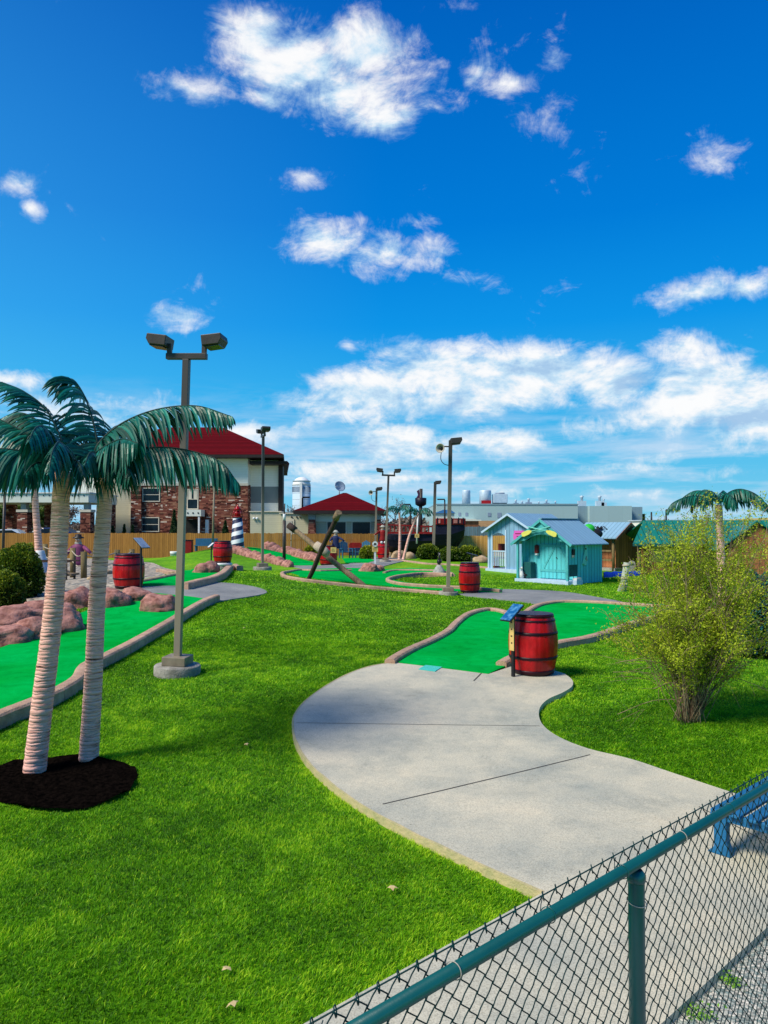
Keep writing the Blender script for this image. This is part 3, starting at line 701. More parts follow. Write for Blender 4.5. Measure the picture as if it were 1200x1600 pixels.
g = G(839, 1063); barrel((g.x, g.y+0.27, h(g.x, g.y+.27)+0.06), .365, .88, 'red barrel nearest the camera beside the sign post on the concrete path')
g = G(735, 927); barrel((g.x, g.y+0.2, h(g.x, g.y+.2)+0.02), .36, .97, 'dark red barrel beside the horn speaker lamp post at the grey patio', rz=.4)
g = G(197, 920); barrel((g.x, g.y+0.2, h(g.x, g.y+.2)), .42, .93, 'weathered red barrel with flaking top behind the reddish boulders on the left', rz=1)
g = G(345, 892); gz = h(g.x, g.y)
st = thing('barrel_stand', 'round white stand under the red barrel at the top of the slope', 'stand', (g.x, g.y+.3, gz-0.05))
MB().lathe([(.30, 0), (.31, .12), (.33, .24)], 32).build('base', MATS['cement'], st); MB().lathe([(.33, .243), (.35, .26), (.35, .32), (.30, .335)], 32).build('top_plate', MATS['white_paint'], st)
barrel((g.x, g.y+.3, gz+.29), .355, .80, 'red barrel standing on a round white stand on the slope', rz=.2)
g = G(512, 883); b5 = barrel((g.x, g.y+.3, h(g.x, g.y)), .48, 1.0, 'wide red barrel under the pirate statue behind the crossed logs')
g = G(599, 874); b6 = barrel((g.x, g.y+.3, h(g.x, g.y)), .36, 1.05, 'bright red barrel with googly eyes beside the double lamp post')
for sx_ in (-.1, .1): MB().ball((sx_, -.31, .98), .075, 10).build('eye', MATS['white_paint'], b6)

# ------------------------------------------------------------------ hole signs
mat('sign_blue', (0.01, 0.10, 0.27), (0.08, 0.26, 0.46), rough=0.25, scale=14, bump=0, lo=.45, hi=.6)
mat('sign_yellow', (0.72, 0.52, 0.18), (0.60, 0.42, 0.13), rough=0.5, scale=9, bump=.05)
mat('sign_grey', (0.30, 0.38, 0.48), (0.18, 0.24, 0.34), rough=0.3, scale=9, bump=.0)
mat('ink', (0.03, 0.025, 0.02), (0.05, 0.04, 0.03), rough=0.6, bump=0)
def sign_post(base, H_, label, panel=True, board='sign_blue', tilt=35, rz=0, bw=.26, bl=.34, group='tilted hole signs on black posts', pw=.05):
    t = thing('hole_sign', label, 'sign', base, rz, group)
    MB().box(-pw/2, pw/2, -.02, .02, -.05, H_).build('post', MATS['black_paint'], t, bevel=.004)
    M = Matrix.Translation((0, -.02, H_+.03)) @ Matrix.Rotation(math.radians(tilt), 4, 'X')
    mb = MB().box(-bw/2, bw/2, -bl/2, bl/2, 0, .018, M); b = mb.build('board', MATS[board], t, bevel=.004)
    MB().box(-bw/2-.008, bw/2+.008, -bl/2-.008, bl/2+.008, -.012, -.001, M).build('backing', MATS['black_paint'], t)
    if panel:
        MB().box(-.045, .045, -.032, -.0225, H_-.52, H_-.02).build('number_panel', MATS['sign_yellow'], t)
        mk = MB()
        for k in range(4): mk.box(-.018+.006*(k % 2), .016, -.0335, -.0325, H_-.12-.1*k, H_-.10-.1*k)
        mk.build('panel_marks', MATS['ink'], t)
    return t
g = G(802, 1063); t = sign_post((g.x, g.y, g.z+.055), 0.90, 'black sign post with blue board and tall yellow panel beside the nearest red barrel', rz=math.radians(-55), tilt=38, bw=.20, bl=.34)
g = G(220, 921); sign_post((g.x, g.y, g.z), 1.22, 'black sign post with grey board right of the weathered left barrel', panel=False, board='sign_grey', rz=math.radians(65), tilt=40, bw=.3, bl=.4)
g = G(330, 886); sign_post((g.x, g.y, g.z), 1.05, 'stout black sign post with white board left of the barrel on its stand', panel=False, board='white_paint', rz=math.radians(-60), tilt=40, bw=.26, bl=.34, pw=.1)
g = G(743, 917); sign_post((g.x, g.y+1.2, g.z), 1.1, 'short black sign post with dark board behind the dark red barrel', panel=False, board='black_paint', rz=math.radians(70), tilt=15, bw=.2, bl=.42, pw=.11)
g = G(534, 880); 
def notice(px, py0, py1, w, Y, label, mt, zlegs=True, extra=None):
    p0 = P(px, py1, Y); p1 = P(px, py0, Y); g0 = h(p0.x, Y)
    t = thing('notice_sign', label, 'sign', (p0.x, Y, g0))
    mb = MB().box(-w/2, w/2, -.02, 0, p0.z-g0, p1.z-g0); mb.build('panel', MATS[mt], t)
    if zlegs: MB().box(-.05, .05, 0.002, .05, -.05, p1.z-g0-.05).build('post', MATS['white_paint'], t)
    mk = MB()
    hh = p1.z-p0.z
    for k in range(3): mk.box(-w*.3, w*.3*(1 if k < 2 else .3), -.023, -.021, p0.z-g0+hh*(.25+.2*k), p0.z-g0+hh*(.31+.2*k))
    mk.build('marks', MATS['ink'], t)
    return t, g0
notice(586, 854, 862, .30, 37.5, 'small yellow notice on a white post below a round white sign', 'sign_yellow')
pr = P(586, 850, 37.45); t = thing('round_sign', 'round white sign with dark skull shape above the small yellow notice', 'sign', (pr.x, pr.y, pr.z))
MB().lathe([(.14, 0), (.14, .02)], 24, M=Matrix.Rotation(PI/2, 4, 'X')).build('disc', MATS['white_paint'], t)
MB().box(-.06, .06, -.026, -.022, -.03, .05).box(-.10, .10, -.0262, -.0222, -.06, -.04).build('marks', MATS['ink'], t)
notice(521, 855, 864, .28, 36.6, 'square yellow notice fixed on the front of the wide red barrel', 'sign_yellow', zlegs=False)
notice(651.5, 834, 840, .26, 44.6, 'pale square notice on the black side of the pirate ship', 'sign_yellow', zlegs=False)

# ------------------------------------------------------------------ lamp posts
def lamp_head(t, x, z, sx, size=1.0, ry=0, mt='bronze', riser=True):
    """box luminaire sticking out sideways (direction sx) from a short knuckle"""
    s = size; hd = None
    M = Matrix.Translation((x, 0, z)) @ Matrix.Rotation(math.radians(-8*sx), 4, 'Y')
    x0, x1 = (0.02*s, .37*s)
    poly = [(x0*sx, .03*s), (x0*sx, .21*s), (x1*sx, .20*s), (x1*sx*1.02, .11*s), (x1*.84*sx, .02*s)]
    if sx < 0: poly = poly[::-1]
    mb = MB().prism(poly, -.19*s, .19*s, M); hd = mb.build('lamp_head', MATS[mt], t, bevel=.012*s)
    MB().box(min(.06*s*sx, .31*s*sx), max(.06*s*sx, .31*s*sx), -.15*s, .15*s, .005*s, .028*s, M).build('lens', MATS['lens_glass'], hd)
    if riser: MB().box(x-.038*s, x+.038*s, -.038*s, .038*s, z-.13*s, z+.10*s).build('knuckle', MATS[mt], t, bevel=.008*s)
def lamp_post(px, base, tpx, tpy, kind, label, base_r=.42, speaker=False, group='square lamp posts around the course', w=.115, rz=0, bz=True, size=1.0, base_h=.16, side=1):
    g = G(px, base); top = P(tpx, tpy, g.y)
    Hh = top.z-g.z
    # the post leans exactly as it stands in the place: tilt towards its top
    v = Vector((top.x-g.x, 0, Hh)); ang = math.atan2(v.x, v.z)
    t = thing('lamp_post', label, 'lamp post', (g.x, g.y, g.z), group=group, rot=(0, ang, rz))
    Hh = v.length
    if bz:
        MB().lathe([(base_r*1.01, -.2), (base_r*1.01, base_h-.02), (base_r*.97, base_h), (0.001, base_h+.004)], 40).build('concrete_footing', MATS['cement'], t)
        bw = base_r*.53
        MB().box(-bw, bw, -bw, bw, base_h+.002, base_h+bw*.75).build('base_cover', MATS['pole_paint'], t, bevel=.01)
    pol = MB().box(-w/2, w/2, -w/2, w/2, base_h+.01 if bz else -.1, Hh).build('pole', MATS['pole_mat'], t, bevel=.006)
    if kind == 'double':
        MB().box(-.36*size, .36*size, -.045, .045, Hh+.001, Hh+.09).build('cross_arm', MATS['bronze'], t, bevel=.006)
        lamp_head(t, -.31*size, Hh+.17*size, -1, size); lamp_head(t, .31*size, Hh+.17*size, 1, size)
    elif kind == 'single':
        lamp_head(t, .0*side, Hh-.16*size, side, size, riser=False)
    if speaker:
        s = thing('horn_speaker', 'grey horn loudspeaker fixed near the top of the '+speaker, 'loudspeaker', (0, 0, 0)) if False else None
        M = Matrix.Translation((-.1, -.08, Hh-.28)) @ Matrix.Rotation(math.radians(-62), 4, 'Z') @ Matrix.Rotation(PI/2, 4, 'X')
        sp = MB().lathe([(.03, -.09), (.045, -.04), (.05, 0), (.08, .07), (.14, .15), (.15, .16), (.13, .15), (.07, .06), (.035, .0)], 28, M=Matrix.Translation((-.28, -.1, Hh-.28)) @ Matrix.Rotation(math.radians(-25), 4, 'Z') @ Matrix.Rotation(PI/2, 4, 'X')).build('horn_speaker', MATS['horn'], t)
        MB().lathe([(.045, .0), (.045, .1), (.001, .13)], 16, M=Matrix.Translation((-.28, -.1, Hh-.28)) @ Matrix.Rotation(math.radians(-25), 4, 'Z') @ Matrix.Rotation(PI/2, 4, 'X')).build('driver', MATS['black_paint'], sp)
        MB().tube(catmull([(-.28, -.02, Hh-.3), (-.3, 0, Hh-.6), (-.2, 0, Hh-.75), (-.05, 0, Hh-.8)], 4), .012, 6).build('cable', MATS['black_paint'], t)
        MB().bar((-.26, 0, Hh-.2), (0, 0, Hh-.2), .04, .04).build('bracket', MATS['bronze'], t)
    return t
# pole: paler tan towards the foot, dark brown above
m, nt, b = nmat('pole_mat'); L = nt.links.new
tc = N(nt, 'ShaderNodeTexCoord'); sp_ = N(nt, 'ShaderNodeSeparateXYZ'); L(tc.outputs['Object'], sp_.inputs[0])
nz = N(nt, 'ShaderNodeTexNoise', i_Scale=3.0, i_Detail=5.0); L(tc.outputs['Object'], nz.inputs['Vector'])
ad = N(nt, 'ShaderNodeMath', operation='MULTIPLY_ADD'); L(nz.outputs['Fac'], ad.inputs[0]); ad.inputs[1].default_value = .8; L(sp_.outputs[2], ad.inputs[2])
mr = N(nt, 'ShaderNodeMapRange'); mr.inputs['From Min'].default_value = 2.6; mr.inputs['From Max'].default_value = 4.3; L(ad.outputs[0], mr.inputs['Value'])
r = ramp(nt, [(0, (0.25, 0.21, 0.15)), (1, (0.050, 0.040, 0.034))]); L(mr.outputs[0], r.inputs[0]); L(r.outputs[0], b.inputs['Base Color']); b.inputs['Roughness'].default_value = .45
MATS['pole_mat'] = m
mat('horn', (0.45, 0.42, 0.36), (0.35, 0.33, 0.28), rough=.5, bump=.03)

lamp_post(277, 1052, 292, 562, 'double', 'tall bronze double lamp post on a mossy round footing right of the palms', base_r=.34, w=.10, rz=math.radians(-6), size=.88, base_h=.13)
lamp_post(410, 891, 413, 683, 'double', 'double lamp post seen end-on standing on the lawn in front of the rocks', rz=math.radians(-68), base_r=.42)
lamp_post(700, 929, 704, 688, 'single', 'single-headed lamp post with horn speaker beside the dark red barrel', speaker='x', base_r=.32, base_h=.1)
lamp_post(602, 878, 607, 744, 'double', 'slim double lamp post beside the red barrel with eyes', base_r=.3, base_h=.1, w=.11)
lamp_post(586, 872, 588.5, 763, 'single', 'distant lamp post with small horn speaker behind the round yellow-green bush', speaker='x', bz=False, w=.12)
lamp_post(677, 871, 680, 753, 'single', 'distant single-headed lamp post among the round bushes by the ship', bz=False, w=.16)
mat('bronze_dark', (0.03, 0.025, 0.022), (0.02, 0.018, 0.016), rough=.5, bump=0)
def street_light(px, py0, py1, Y, label, side=1, w=.14, arm=1.2):
    p0 = P(px, py1, Y); p1 = P(px, py0, Y); t = thing('street_light', label, 'street light', (p0.x, Y, p0.z), group='far thin street lights')
    Hh = p1.z-p0.z
    MB().tube([(0, 0, 0), (0, 0, Hh)], [w/2*1.2, w/2*.8], 8).build('pole', MATS['bronze_dark'], t)
    if arm: MB().box(min(0, arm*side), max(0, arm*side), -.2, .2, Hh-.02, Hh+.16).build('lamp_head', MATS['bronze_dark'], t)
    return t
street_light(695, 781, 826, 110, 'far street light with head to the left of the horn speaker post', -1, .25, 1.1)
street_light(641.5, 789, 832, 100, 'far street light between the small palms', -1, .25, 1.0)
street_light(472.5, 778, 808, 90, 'far street light in front of the silo', 1, .22, .9)
street_light(1018, 800, 826, 150, 'far dark pole right of the long factory', 1, .4, 0)
street_light(1041, 797, 826, 140, 'far double street light right of the factory', 1, .35, .8)
# dark post with white cap
g = G(444, 880); t = thing('flag_post', 'dark post with white cap in front of the low beige building', 'post', (g.x, g.y, g.z)); hh = P(445, 803, g.y).z-g.z
MB().tube([(0, 0, 0), (0, 0, hh-.35)], .09, 10).build('shaft', MATS['bronze'], t); MB().tube([(0, 0, hh-.349), (0, 0, hh)], .075, 10).build('cap', MATS['white_paint'], t)
MB().tube([(0, 0, hh+.001), (0.02, 0, hh+.55)], .035, 8).build('rod', MATS['bronze'], t)
g = G(319, 866); hh = P(321, 750, g.y+2).z-g.z; t = thing('thin_pole', 'thin grey pole in front of the stone hotel wall', 'pole', (g.x, g.y+2, g.z)); MB().tube([(0, 0, 0), (.1, 0, hh)], [.07, .045], 10).build('shaft', MATS['pole_paint'], t)
p = P(4, 860, 30); hh = P(6, 768, 30).z-h(p.x, 30); t = thing('thin_pole', 'thin dark pole at the left frame edge beside the canopy', 'pole', (p.x, 30, h(p.x, 30))); MB().tube([(0, 0, 0), (.06, 0, hh)], [.06, .05], 10).build('shaft', MATS['bronze'], t)

# ------------------------------------------------------------------ artificial palms
leafmat('palm_leaf', (0.002, 0.042, 0.028), (0.003, 0.115, 0.078), (0.008, 0.27, 0.19), rough=0.42, trans=0.12, spec=0.4)
mat('rachis', (0.012, 0.05, 0.04), (0.03, 0.06, 0.045), rough=.5, bump=.05)
m, nt, b = nmat('palm_bark'); L = nt.links.new
tc = N(nt, 'ShaderNodeTexCoord'); mp = N(nt, 'ShaderNodeMapping'); mp.inputs['Scale'].default_value = (2.2, 2.2, 26)
L(tc.outputs['Object'], mp.inputs['Vector'])
a = N(nt, 'ShaderNodeTexNoise', i_Scale=1.6, i_Detail=6.0, i_Roughness=.7, i_Distortion=.4); L(mp.outputs[0], a.inputs['Vector'])
r = ramp(nt, [(0.30, (0.08, 0.042, 0.034)), (0.36, (0.52, 0.25, 0.19)), (0.48, (0.86, 0.47, 0.38)), (0.75, (0.95, 0.60, 0.50))]); L(a.outputs['Fac'], r.inputs[0])
# shade in the creases between the rings, painted into the colour by 'tint'
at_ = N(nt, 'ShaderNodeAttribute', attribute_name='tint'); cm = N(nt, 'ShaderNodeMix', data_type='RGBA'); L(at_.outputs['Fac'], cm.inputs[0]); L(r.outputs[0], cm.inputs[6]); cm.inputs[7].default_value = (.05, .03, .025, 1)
L(cm.outputs[2], b.inputs['Base Color']); b.inputs['Roughness'].default_value = .85; b.inputs['Specular IOR Level'].default_value = .2
bp = N(nt, 'ShaderNodeBump', i_Strength=.9, i_Distance=.012); L(a.outputs['Fac'], bp.inputs['Height']); L(bp.outputs[0], b.inputs['Normal'])
MATS['palm_bark'] = m
def trunk(t, base, pts, r0, r1, rings, seed=0):
    c = catmull([Vector(p)-Vector(base) for p in pts], 24); 
    # resample by height
    tot = [0]
    for i in range(1, len(c)): tot.append(tot[-1]+(c[i]-c[i-1]).length)
    def at(s):
        s *= tot[-1]; i = max(j for j in range(len(c)) if tot[j] <= s+1e-9); i = min(i, len(c)-2)
        return c[i].lerp(c[i+1], (s-tot[i])/max(1e-6, tot[i+1]-tot[i]))
    mb = MB(); n = 28; rows = []; CR = []; rr = random.Random(seed)
    zs = []
    s = 0
    while s < 1:
        st = (1/rings)*rr.uniform(.6, 1.4)
        off = rr.uniform(.985, 1.025)
        zs += [(s, off*1.012), (s+st*.55, off*1.004), (s+st*.86, off*.992), (s+st*.93, .965)]
        s += st
    zs = [z for z in zs if z[0] <= 1]
    for s, k in zs:
        p = at(s); r_ = (r0+(r1-r0)*s**.8)*k
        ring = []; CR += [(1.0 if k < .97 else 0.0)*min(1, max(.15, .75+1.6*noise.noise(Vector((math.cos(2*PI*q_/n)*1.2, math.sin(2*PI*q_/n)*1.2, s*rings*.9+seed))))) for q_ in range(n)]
        tl = 0.25*noise.noise(Vector((s*rings*.5, seed, 0)))
        for q in range(n):
            a = 2*PI*q/n; rn = r_*(1+0.035*noise.noise(Vector((math.cos(a)*2, math.sin(a)*2, s*rings*1.3+seed))))
            ring.append(p+Vector((rn*math.cos(a), rn*math.sin(a), tl*rn*math.cos(a+seed)+.012*noise.noise(Vector((math.cos(a)*1.5, math.sin(a)*1.5, s*rings*.8+seed+9))))))
        mb.v += ring; rows.append(len(mb.v)-n)
    for i in range(len(rows)-1):
        for q in range(n):
            a = rows[i]+q; b_ = rows[i]+(q+1) % n; mb.f.append([a, b_, b_-rows[i]+rows[i+1], a-rows[i]+rows[i+1]]); mb.sm.append(True)
    mb.f.append([rows[-1]+q for q in range(n)]); mb.sm.append(False)
    o = mb.build('trunk', MATS['palm_bark'], t)
    at_ = o.data.attributes.new('tint', 'FLOAT', 'POINT'); at_.data.foreach_set('value', CR)
    return o
def frond(t, base, pts, L_=0.42, n=46, droop=1.0, width=.033, seed=0, side_bias=0.0, rw=.014):
    L_ *= 1.2; n = int(n*1.0)
    rr = random.Random(seed*13+5)
    c = catmull([Vector(p)-Vector(base) for p in pts], 10); N_ = len(c)
    st = MB().tube(c, [rw*(1-.75*i/N_) for i in range(N_)], 6)
    ribs = st.build('rachis', MATS['rachis'], None)
    V = []; T = []
    for side in (-1, 1):
        for j in range(n):
            s = .10+.90*(j+rr.random()*.6)/n; f = s*(N_-1); i = min(int(f), N_-2); p = c[i].lerp(c[i+1], f-i)
            d = (c[i+1]-c[i]).normalized(); sd_ = d.cross(Vector((0, 0, 1)));
            if sd_.length < .2: sd_ = Vector((0.3, -1, 0))
            sd_ = sd_.normalized()*side
            ll = L_*(math.sin(PI*(0.16+.80*s))**.7)*rr.uniform(.86, 1.1)
            if s > .85: ll *= 1.05
            fwd = 0.45+0.75*s**2
            o1 = (sd_*(1.0-.25*droop)*.9+d*fwd+Vector((0, 0, .25-.75*droop))+Vector((rr.gauss(0, .12), rr.gauss(0, .12), rr.gauss(0, .08)))).normalized()
            seg = 5; q = p.copy(); cur = o1.copy(); pl = []
            for k in range(seg+1):
                pl.append((q.copy(), cur.copy())); q = q+cur*ll/seg; cur = (cur+Vector((0, 0, -.34*droop-.03))).normalized()
            tn = min(1, max(0, rr.gauss(.45, .22)))
            wv0 = None
            for k in range(seg):
                (a, da), (b_, db) = pl[k], pl[k+1]
                wv = da.cross(Vector((sd_.x, sd_.y, 0.15))); 
                wv = (d-da*d.dot(da)); wv = wv.normalized() if wv.length > .05 else Vector((1, 0, 0))
                w0 = width*[.55, 1, 1, .9, .62, .05][k]/2; w1 = width*[.55, 1, 1, .9, .62, .05][k+1]/2
                up_ = wv.cross(da).normalized()*(width*.16)
                V += [a-wv*w0, b_-wv*w1, b_+up_*(w1/width*2), a+up_*(w0/width*2)]; V += [a+up_*(w0/width*2), b_+up_*(w1/width*2), b_+wv*w1, a+wv*w0]; T += [tn, tn]
    o = np_mesh('frond', np.array([tuple(v) for v in V]), 4, MATS['palm_leaf'], tint=np.array(T))
    o.parent = t; ribs.parent = o
    return o
def PX(pts, Y): return [P(a, b, Y+(c[0] if c else 0)) for a, b, *c in pts]
# palm A (left, leaning)
ga = G(53, 1206); YA = ga.y
tA = thing('palm_tree', 'artificial palm with a leaning ringed trunk, left one in the dark mulch', 'palm tree', tuple(ga), group='two artificial palms in the mulch bed')
trunk(tA, ga, [ga+Vector((0, 0, -.05))]+PX([(66, 1100), (80, 985), (91, 860), (97, 735)], YA), .108, .078, 92, 1)
for i, (pts, kw) in enumerate([
    ([(100, 722, 0), (97, 690, .05), (72, 640, .1), (38, 612, .1), (6, 598, .1)], dict(L_=.33, droop=.6)),
    ([(92, 718, 0), (80, 685, .1), (55, 655, .25), (25, 645, .35), (-12, 662, .4)], dict(L_=.36, droop=.95)),
    ([(88, 722, 0), (60, 690, 0), (25, 668, 0), (-15, 652, 0), (-70, 655, 0)], dict(L_=.42, droop=1.15)),
    ([(88, 728, 0), (55, 712, -.1), (15, 702, -.2), (-30, 705, -.3), (-80, 730, -.3)], dict(L_=.46, droop=1.2)),
    ([(92, 720, -.05), (84, 690, -.25), (70, 668, -.5), (56, 668, -.8), (45, 690, -1.05)], dict(L_=.36, droop=1.1)),
    ([(95, 722, -.05), (97, 700, -.35), (92, 690, -.7), (82, 705, -1.05), (76, 740, -1.25)], dict(L_=.30, droop=1.1)),
    ([(98, 718, .05), (112, 685, .35), (128, 672, .75), (145, 678, 1.1), (158, 700, 1.3)], dict(L_=.34, droop=1.0)),
    ([(88, 722, .1), (62, 700, .5), (35, 690, .9), (8, 702, 1.2)], dict(L_=.38, droop=1.1)),
    ([(92, 730, 0), (72, 722, -.3), (52, 726, -.55), (38, 742, -.7)], dict(L_=.30, droop=1.2, n=30)),
    ([(100, 728, 0), (112, 718, -.35), (124, 724, -.65), (130, 742, -.8)], dict(L_=.26, droop=1.2, n=30))]):
    frond(tA, ga, PX(pts, YA), seed=i, **kw)
MB().ball(P(96, 728, YA)-ga, .085, 10, (1, 1, 1.5)).build('crown_boss', MATS['rachis'], tA)
# palm B (right, more upright)
gb = G(138, 1188); YB = gb.y
tB = thing('palm_tree', 'artificial palm with the more upright pinkish trunk, right one in the dark mulch', 'palm tree', tuple(gb), group='two artificial palms in the mulch bed')
trunk(tB, gb, [gb+Vector((0, 0, -.05))]+PX([(146, 1060), (152, 930), (160, 835), (166, 745)], YB), .098, .072, 98, 2)
for i, (pts, kw) in enumerate([
    ([(150, 730, 0), (128, 712, 0), (150, 682, 0), (205, 650, .05), (265, 636, .05), (320, 636, 0), (362, 650, 0)][2:] and [(158, 728, 0), (150, 700, .0), (185, 665, .05), (240, 641, .1), (305, 634, .05), (360, 650, 0)], dict(L_=.42, droop=1.1, n=60)),
    ([(160, 730, 0), (195, 706, .05), (250, 699, .1), (300, 705, .1), (345, 722, 0), (370, 752, 0)], dict(L_=.44, droop=1.25, n=58)),
    ([(155, 735, 0), (135, 722, -.25), (160, 700, -.5), (190, 686, -.7), (214, 692, -.85)], dict(L_=.44, droop=1.3, n=50)),
    ([(158, 722, 0), (152, 690, .05), (143, 650, .1), (130, 615, .1), (112, 592, .1), (96, 604, .1)], dict(L_=.40, droop=.85, n=50)),
    ([(158, 722, .05), (166, 690, .4), (178, 668, .8), (200, 665, 1.15), (220, 680, 1.4)], dict(L_=.38, droop=1.0)),
    ([(154, 724, 0), (130, 700, .3), (100, 690, .6), (70, 700, .9)], dict(L_=.36, droop=1.1)),
    ([(158, 728, 0), (150, 710, -.35), (140, 708, -.7), (132, 728, -1.0)], dict(L_=.32, droop=1.15, n=36)),
    ([(160, 732, 0), (175, 722, -.3), (192, 724, -.6), (204, 742, -.85)], dict(L_=.36, droop=1.2, n=36)),
    ([(158, 728, .1), (180, 712, .5), (215, 708, .85), (250, 725, 1.1)], dict(L_=.38, droop=1.15))]):
    frond(tB, gb, PX(pts, YB), seed=20+i, **kw)
MB().ball(P(164, 735, YB)-gb, .085, 10, (1, 1, 1.5)).build('crown_boss', MATS['rachis'], tB)

def far_palm(gbase, trunk_pts, crown, R, label, r0=.1, r1=.07, fr=9, L_=.4, seed=0, spread=None, width=.05, n=26):
    t = thing('palm_tree', label, 'palm tree', tuple(gbase))
    trunk(t, gbase, trunk_pts, r0, r1, 30, seed); rr = random.Random(seed)
    angs = spread or [(2*PI*i/fr+rr.uniform(-.2, .2), rr.uniform(.2, .6), R*rr.uniform(.85, 1.1)) for i in range(fr)]
    for i, (a, rise, R_) in enumerate(angs):
        d = Vector((math.cos(a), math.sin(a), 0)); c = Vector(crown)
        pts = [c, c+d*R_*.3+Vector((0, 0, R_*rise*.55)), c+d*R_*.65+Vector((0, 0, R_*rise*.65)), c+d*R_*1.0+Vector((0, 0, R_*(rise*.4-.08))), c+d*R_*1.15+Vector((0, 0, R_*(rise*.1-.2)))]
        frond(t, gbase, pts, L_=L_, n=n, droop=1.1, width=width, seed=seed*31+i, rw=.016)
    return t
# palm behind the big bush, right side
Y = 19.0; gr = Vector((P(1128, 830, Y).x, Y, h(P(1128, 830, Y).x, Y)))
far_palm(gr, [gr, P(1126, 850, Y), P(1124, 815, Y), P(1123, 788, Y)], P(1123, 786, Y), 1.25, 'artificial palm rising behind the big leafy bush on the right', .12, .085, L_=.34, seed=3,
         spread=[(PI*1.02, .22, 1.2), (PI*.03, .20, 1.28), (PI*.82, .55, .9), (PI*.28, .62, .8), (PI*1.25, .45, .95), (PI*1.7, .5, 1.0), (PI*.55, .5, 1.1), (-PI*.08, .5, 1.0), (PI*1.48, .35, .9)], width=.04, n=34)
# two small palms by the ship
Y = 42.0; g1 = Vector((P(624, 868, Y).x, Y, h(P(624, 868, Y).x, Y)))
far_palm(g1, [g1, P(625, 830, Y), P(624, 800, Y)], P(624, 798, Y), .85, 'small palm with straight pale trunk in front of the black ship', .09, .06, 7, .28, 5, width=.04, n=16)
g2 = Vector((P(630, 868, Y).x, Y-.3, h(P(630, 868, Y).x, Y)))
far_palm(g2, [g2, P(640, 836, Y-.3), P(653, 803, Y-.3)], P(653, 801, Y-.3), .8, 'small palm with leaning pale trunk in front of the black ship', .09, .06, 7, .28, 6, width=.04, n=16)
# white-footed palm left of the trunks
Y = 27.0; g3 = Vector((P(62, 880, Y).x, Y, P(62, 897, Y).z))
tp = far_palm(g3, [g3, P(60, 850, Y), P(56, 800, Y), P(54, 745, Y)], P(54, 742, Y), 1.3, 'palm with a flared white foot left of the leaning trunk', .15, .10, 8, .5, 8, width=.07, n=20)
MB().lathe([(.42, 0), (.40, .05), (.36, .3), (.22, .6), (.16, .82), (.15, .86)], 24).build('white_foot', MATS['white_paint'], tp)
# ------------------------------------------------------------------ chain-link fence
mat('green_vinyl', (0.004, 0.095, 0.092), (0.003, 0.075, 0.075), rough=0.30, scale=5, bump=0.03, spec=0.6, grime=.15)
mat('green_wire', (0.002, 0.040, 0.042), (0.002, 0.03, 0.032), rough=0.5, scale=5, bump=0, spec=0.25)
fp0 = Vector((0.877, 2.6, 0)); fn = Vector((-fdir.y, fdir.x, 0))   # fn points away from the camera
ft = thing('chainlink_fence', 'dark green vinyl coated chain-link fence with round top rail in the near right corner', 'fence', tuple(fp0), math.atan2(fdir.y, fdir.x))
# local x along the fence, local y away from the camera
RT = 1.235
MB().tube([(-2.6, 0, RT), (4.6, 0, RT)], .0195, 24).build('top_rail', MATS['green_vinyl'], ft)
for x in (-2.45, 0, 2.45):
    MB().lathe([(.028, -.3), (.028, RT-.042), (.026, RT-.036), (.001, RT-.035)], 24, M=Matrix.Translation((x, 0, 0))).build('post', MATS['green_vinyl'], ft)
    cp = MB().lathe([(.030, RT-.060), (.032, RT-.055), (.032, RT-.036), (.020, RT-.020)], 24, M=Matrix.Translation((x, 0, 0)))
    if False: cp.lathe([(.0275, -.035), (.0285, -.03), (.0285, .03), (.0275, .035)], 20, M=Matrix.Translation((x, 0, RT)) @ Matrix.Rotation(PI/2, 4, 'Y'))
    cp.build('loop_cap', MATS['green_vinyl'], ft)
mb = MB(); pitch = .0335; hz_ = .033; zt = RT+.045; x = -2.5; wi = 0
while x < 4.5:
    pts = []; k = 0; z = zt
    # each wire is a flattened spiral: it swings left and right and weaves front to back
    while z > .02:
        s = (-1 if k % 2 == 0 else 1)*(1 if wi % 2 == 0 else -1)
        pts.append((x+s*(pitch/2+.0012), .027+.0025*(1 if s > 0 else -1), z))
        pts.append((x+s*.006*0+0, .027+.0018*(1 if k % 2 == 0 else -1), z-hz_/2))
        k += 1; z -= hz_
    # twisted barb on top
    b0 = Vector(pts[0])
    cp = []
    for i, p in enumerate(pts):
        p = Vector(p)
        if i % 2 == 0:
            cp.append(p+Vector((0, 0, .0022))); cp.append(p+Vector((0, 0, -.0022)))
        else: cp.append(p)
    cp = cp[1:]
    mb.tube(cp, .0021, 5, cap=True)
    # knuckled selvage
    if wi % 2 == 0: mb.tube([b0+Vector((.001, -.004, -.012)), b0+Vector((-.004, -.004, .002)), b0+Vector((-.002, .001, .014)), b0+Vector((.006, .006, .012)), b0+Vector((.009, .004, -.002)), b0+Vector((.006, .0, -.014))], .0019, 5)
    x += pitch; wi += 1
mb.build('wire_mesh', MATS['green_wire'], ft)
MB().tube([(-2.5, .034, zt-.004), (4.5, .034, zt-.004)], .0022, 6).build('tension_wire', MATS['green_wire'], ft)
tie = 0
for x in [-2.2+.42*i for i in range(16)]:
    pts = [(x+.012*math.sin(a*.5), .0235*math.cos(a)+.001, RT+.0235*math.sin(a)) for a in [i*PI/9 for i in range(0, 19)]]
    pts += [(x+.01, .030, RT+.02), (x+.02, .032, RT+.035)]
    MB().tube(pts, .0015, 5).build('tie_wire', MATS['green_vinyl'] if int(x*10) % 3 else MATS['horn'], ft)
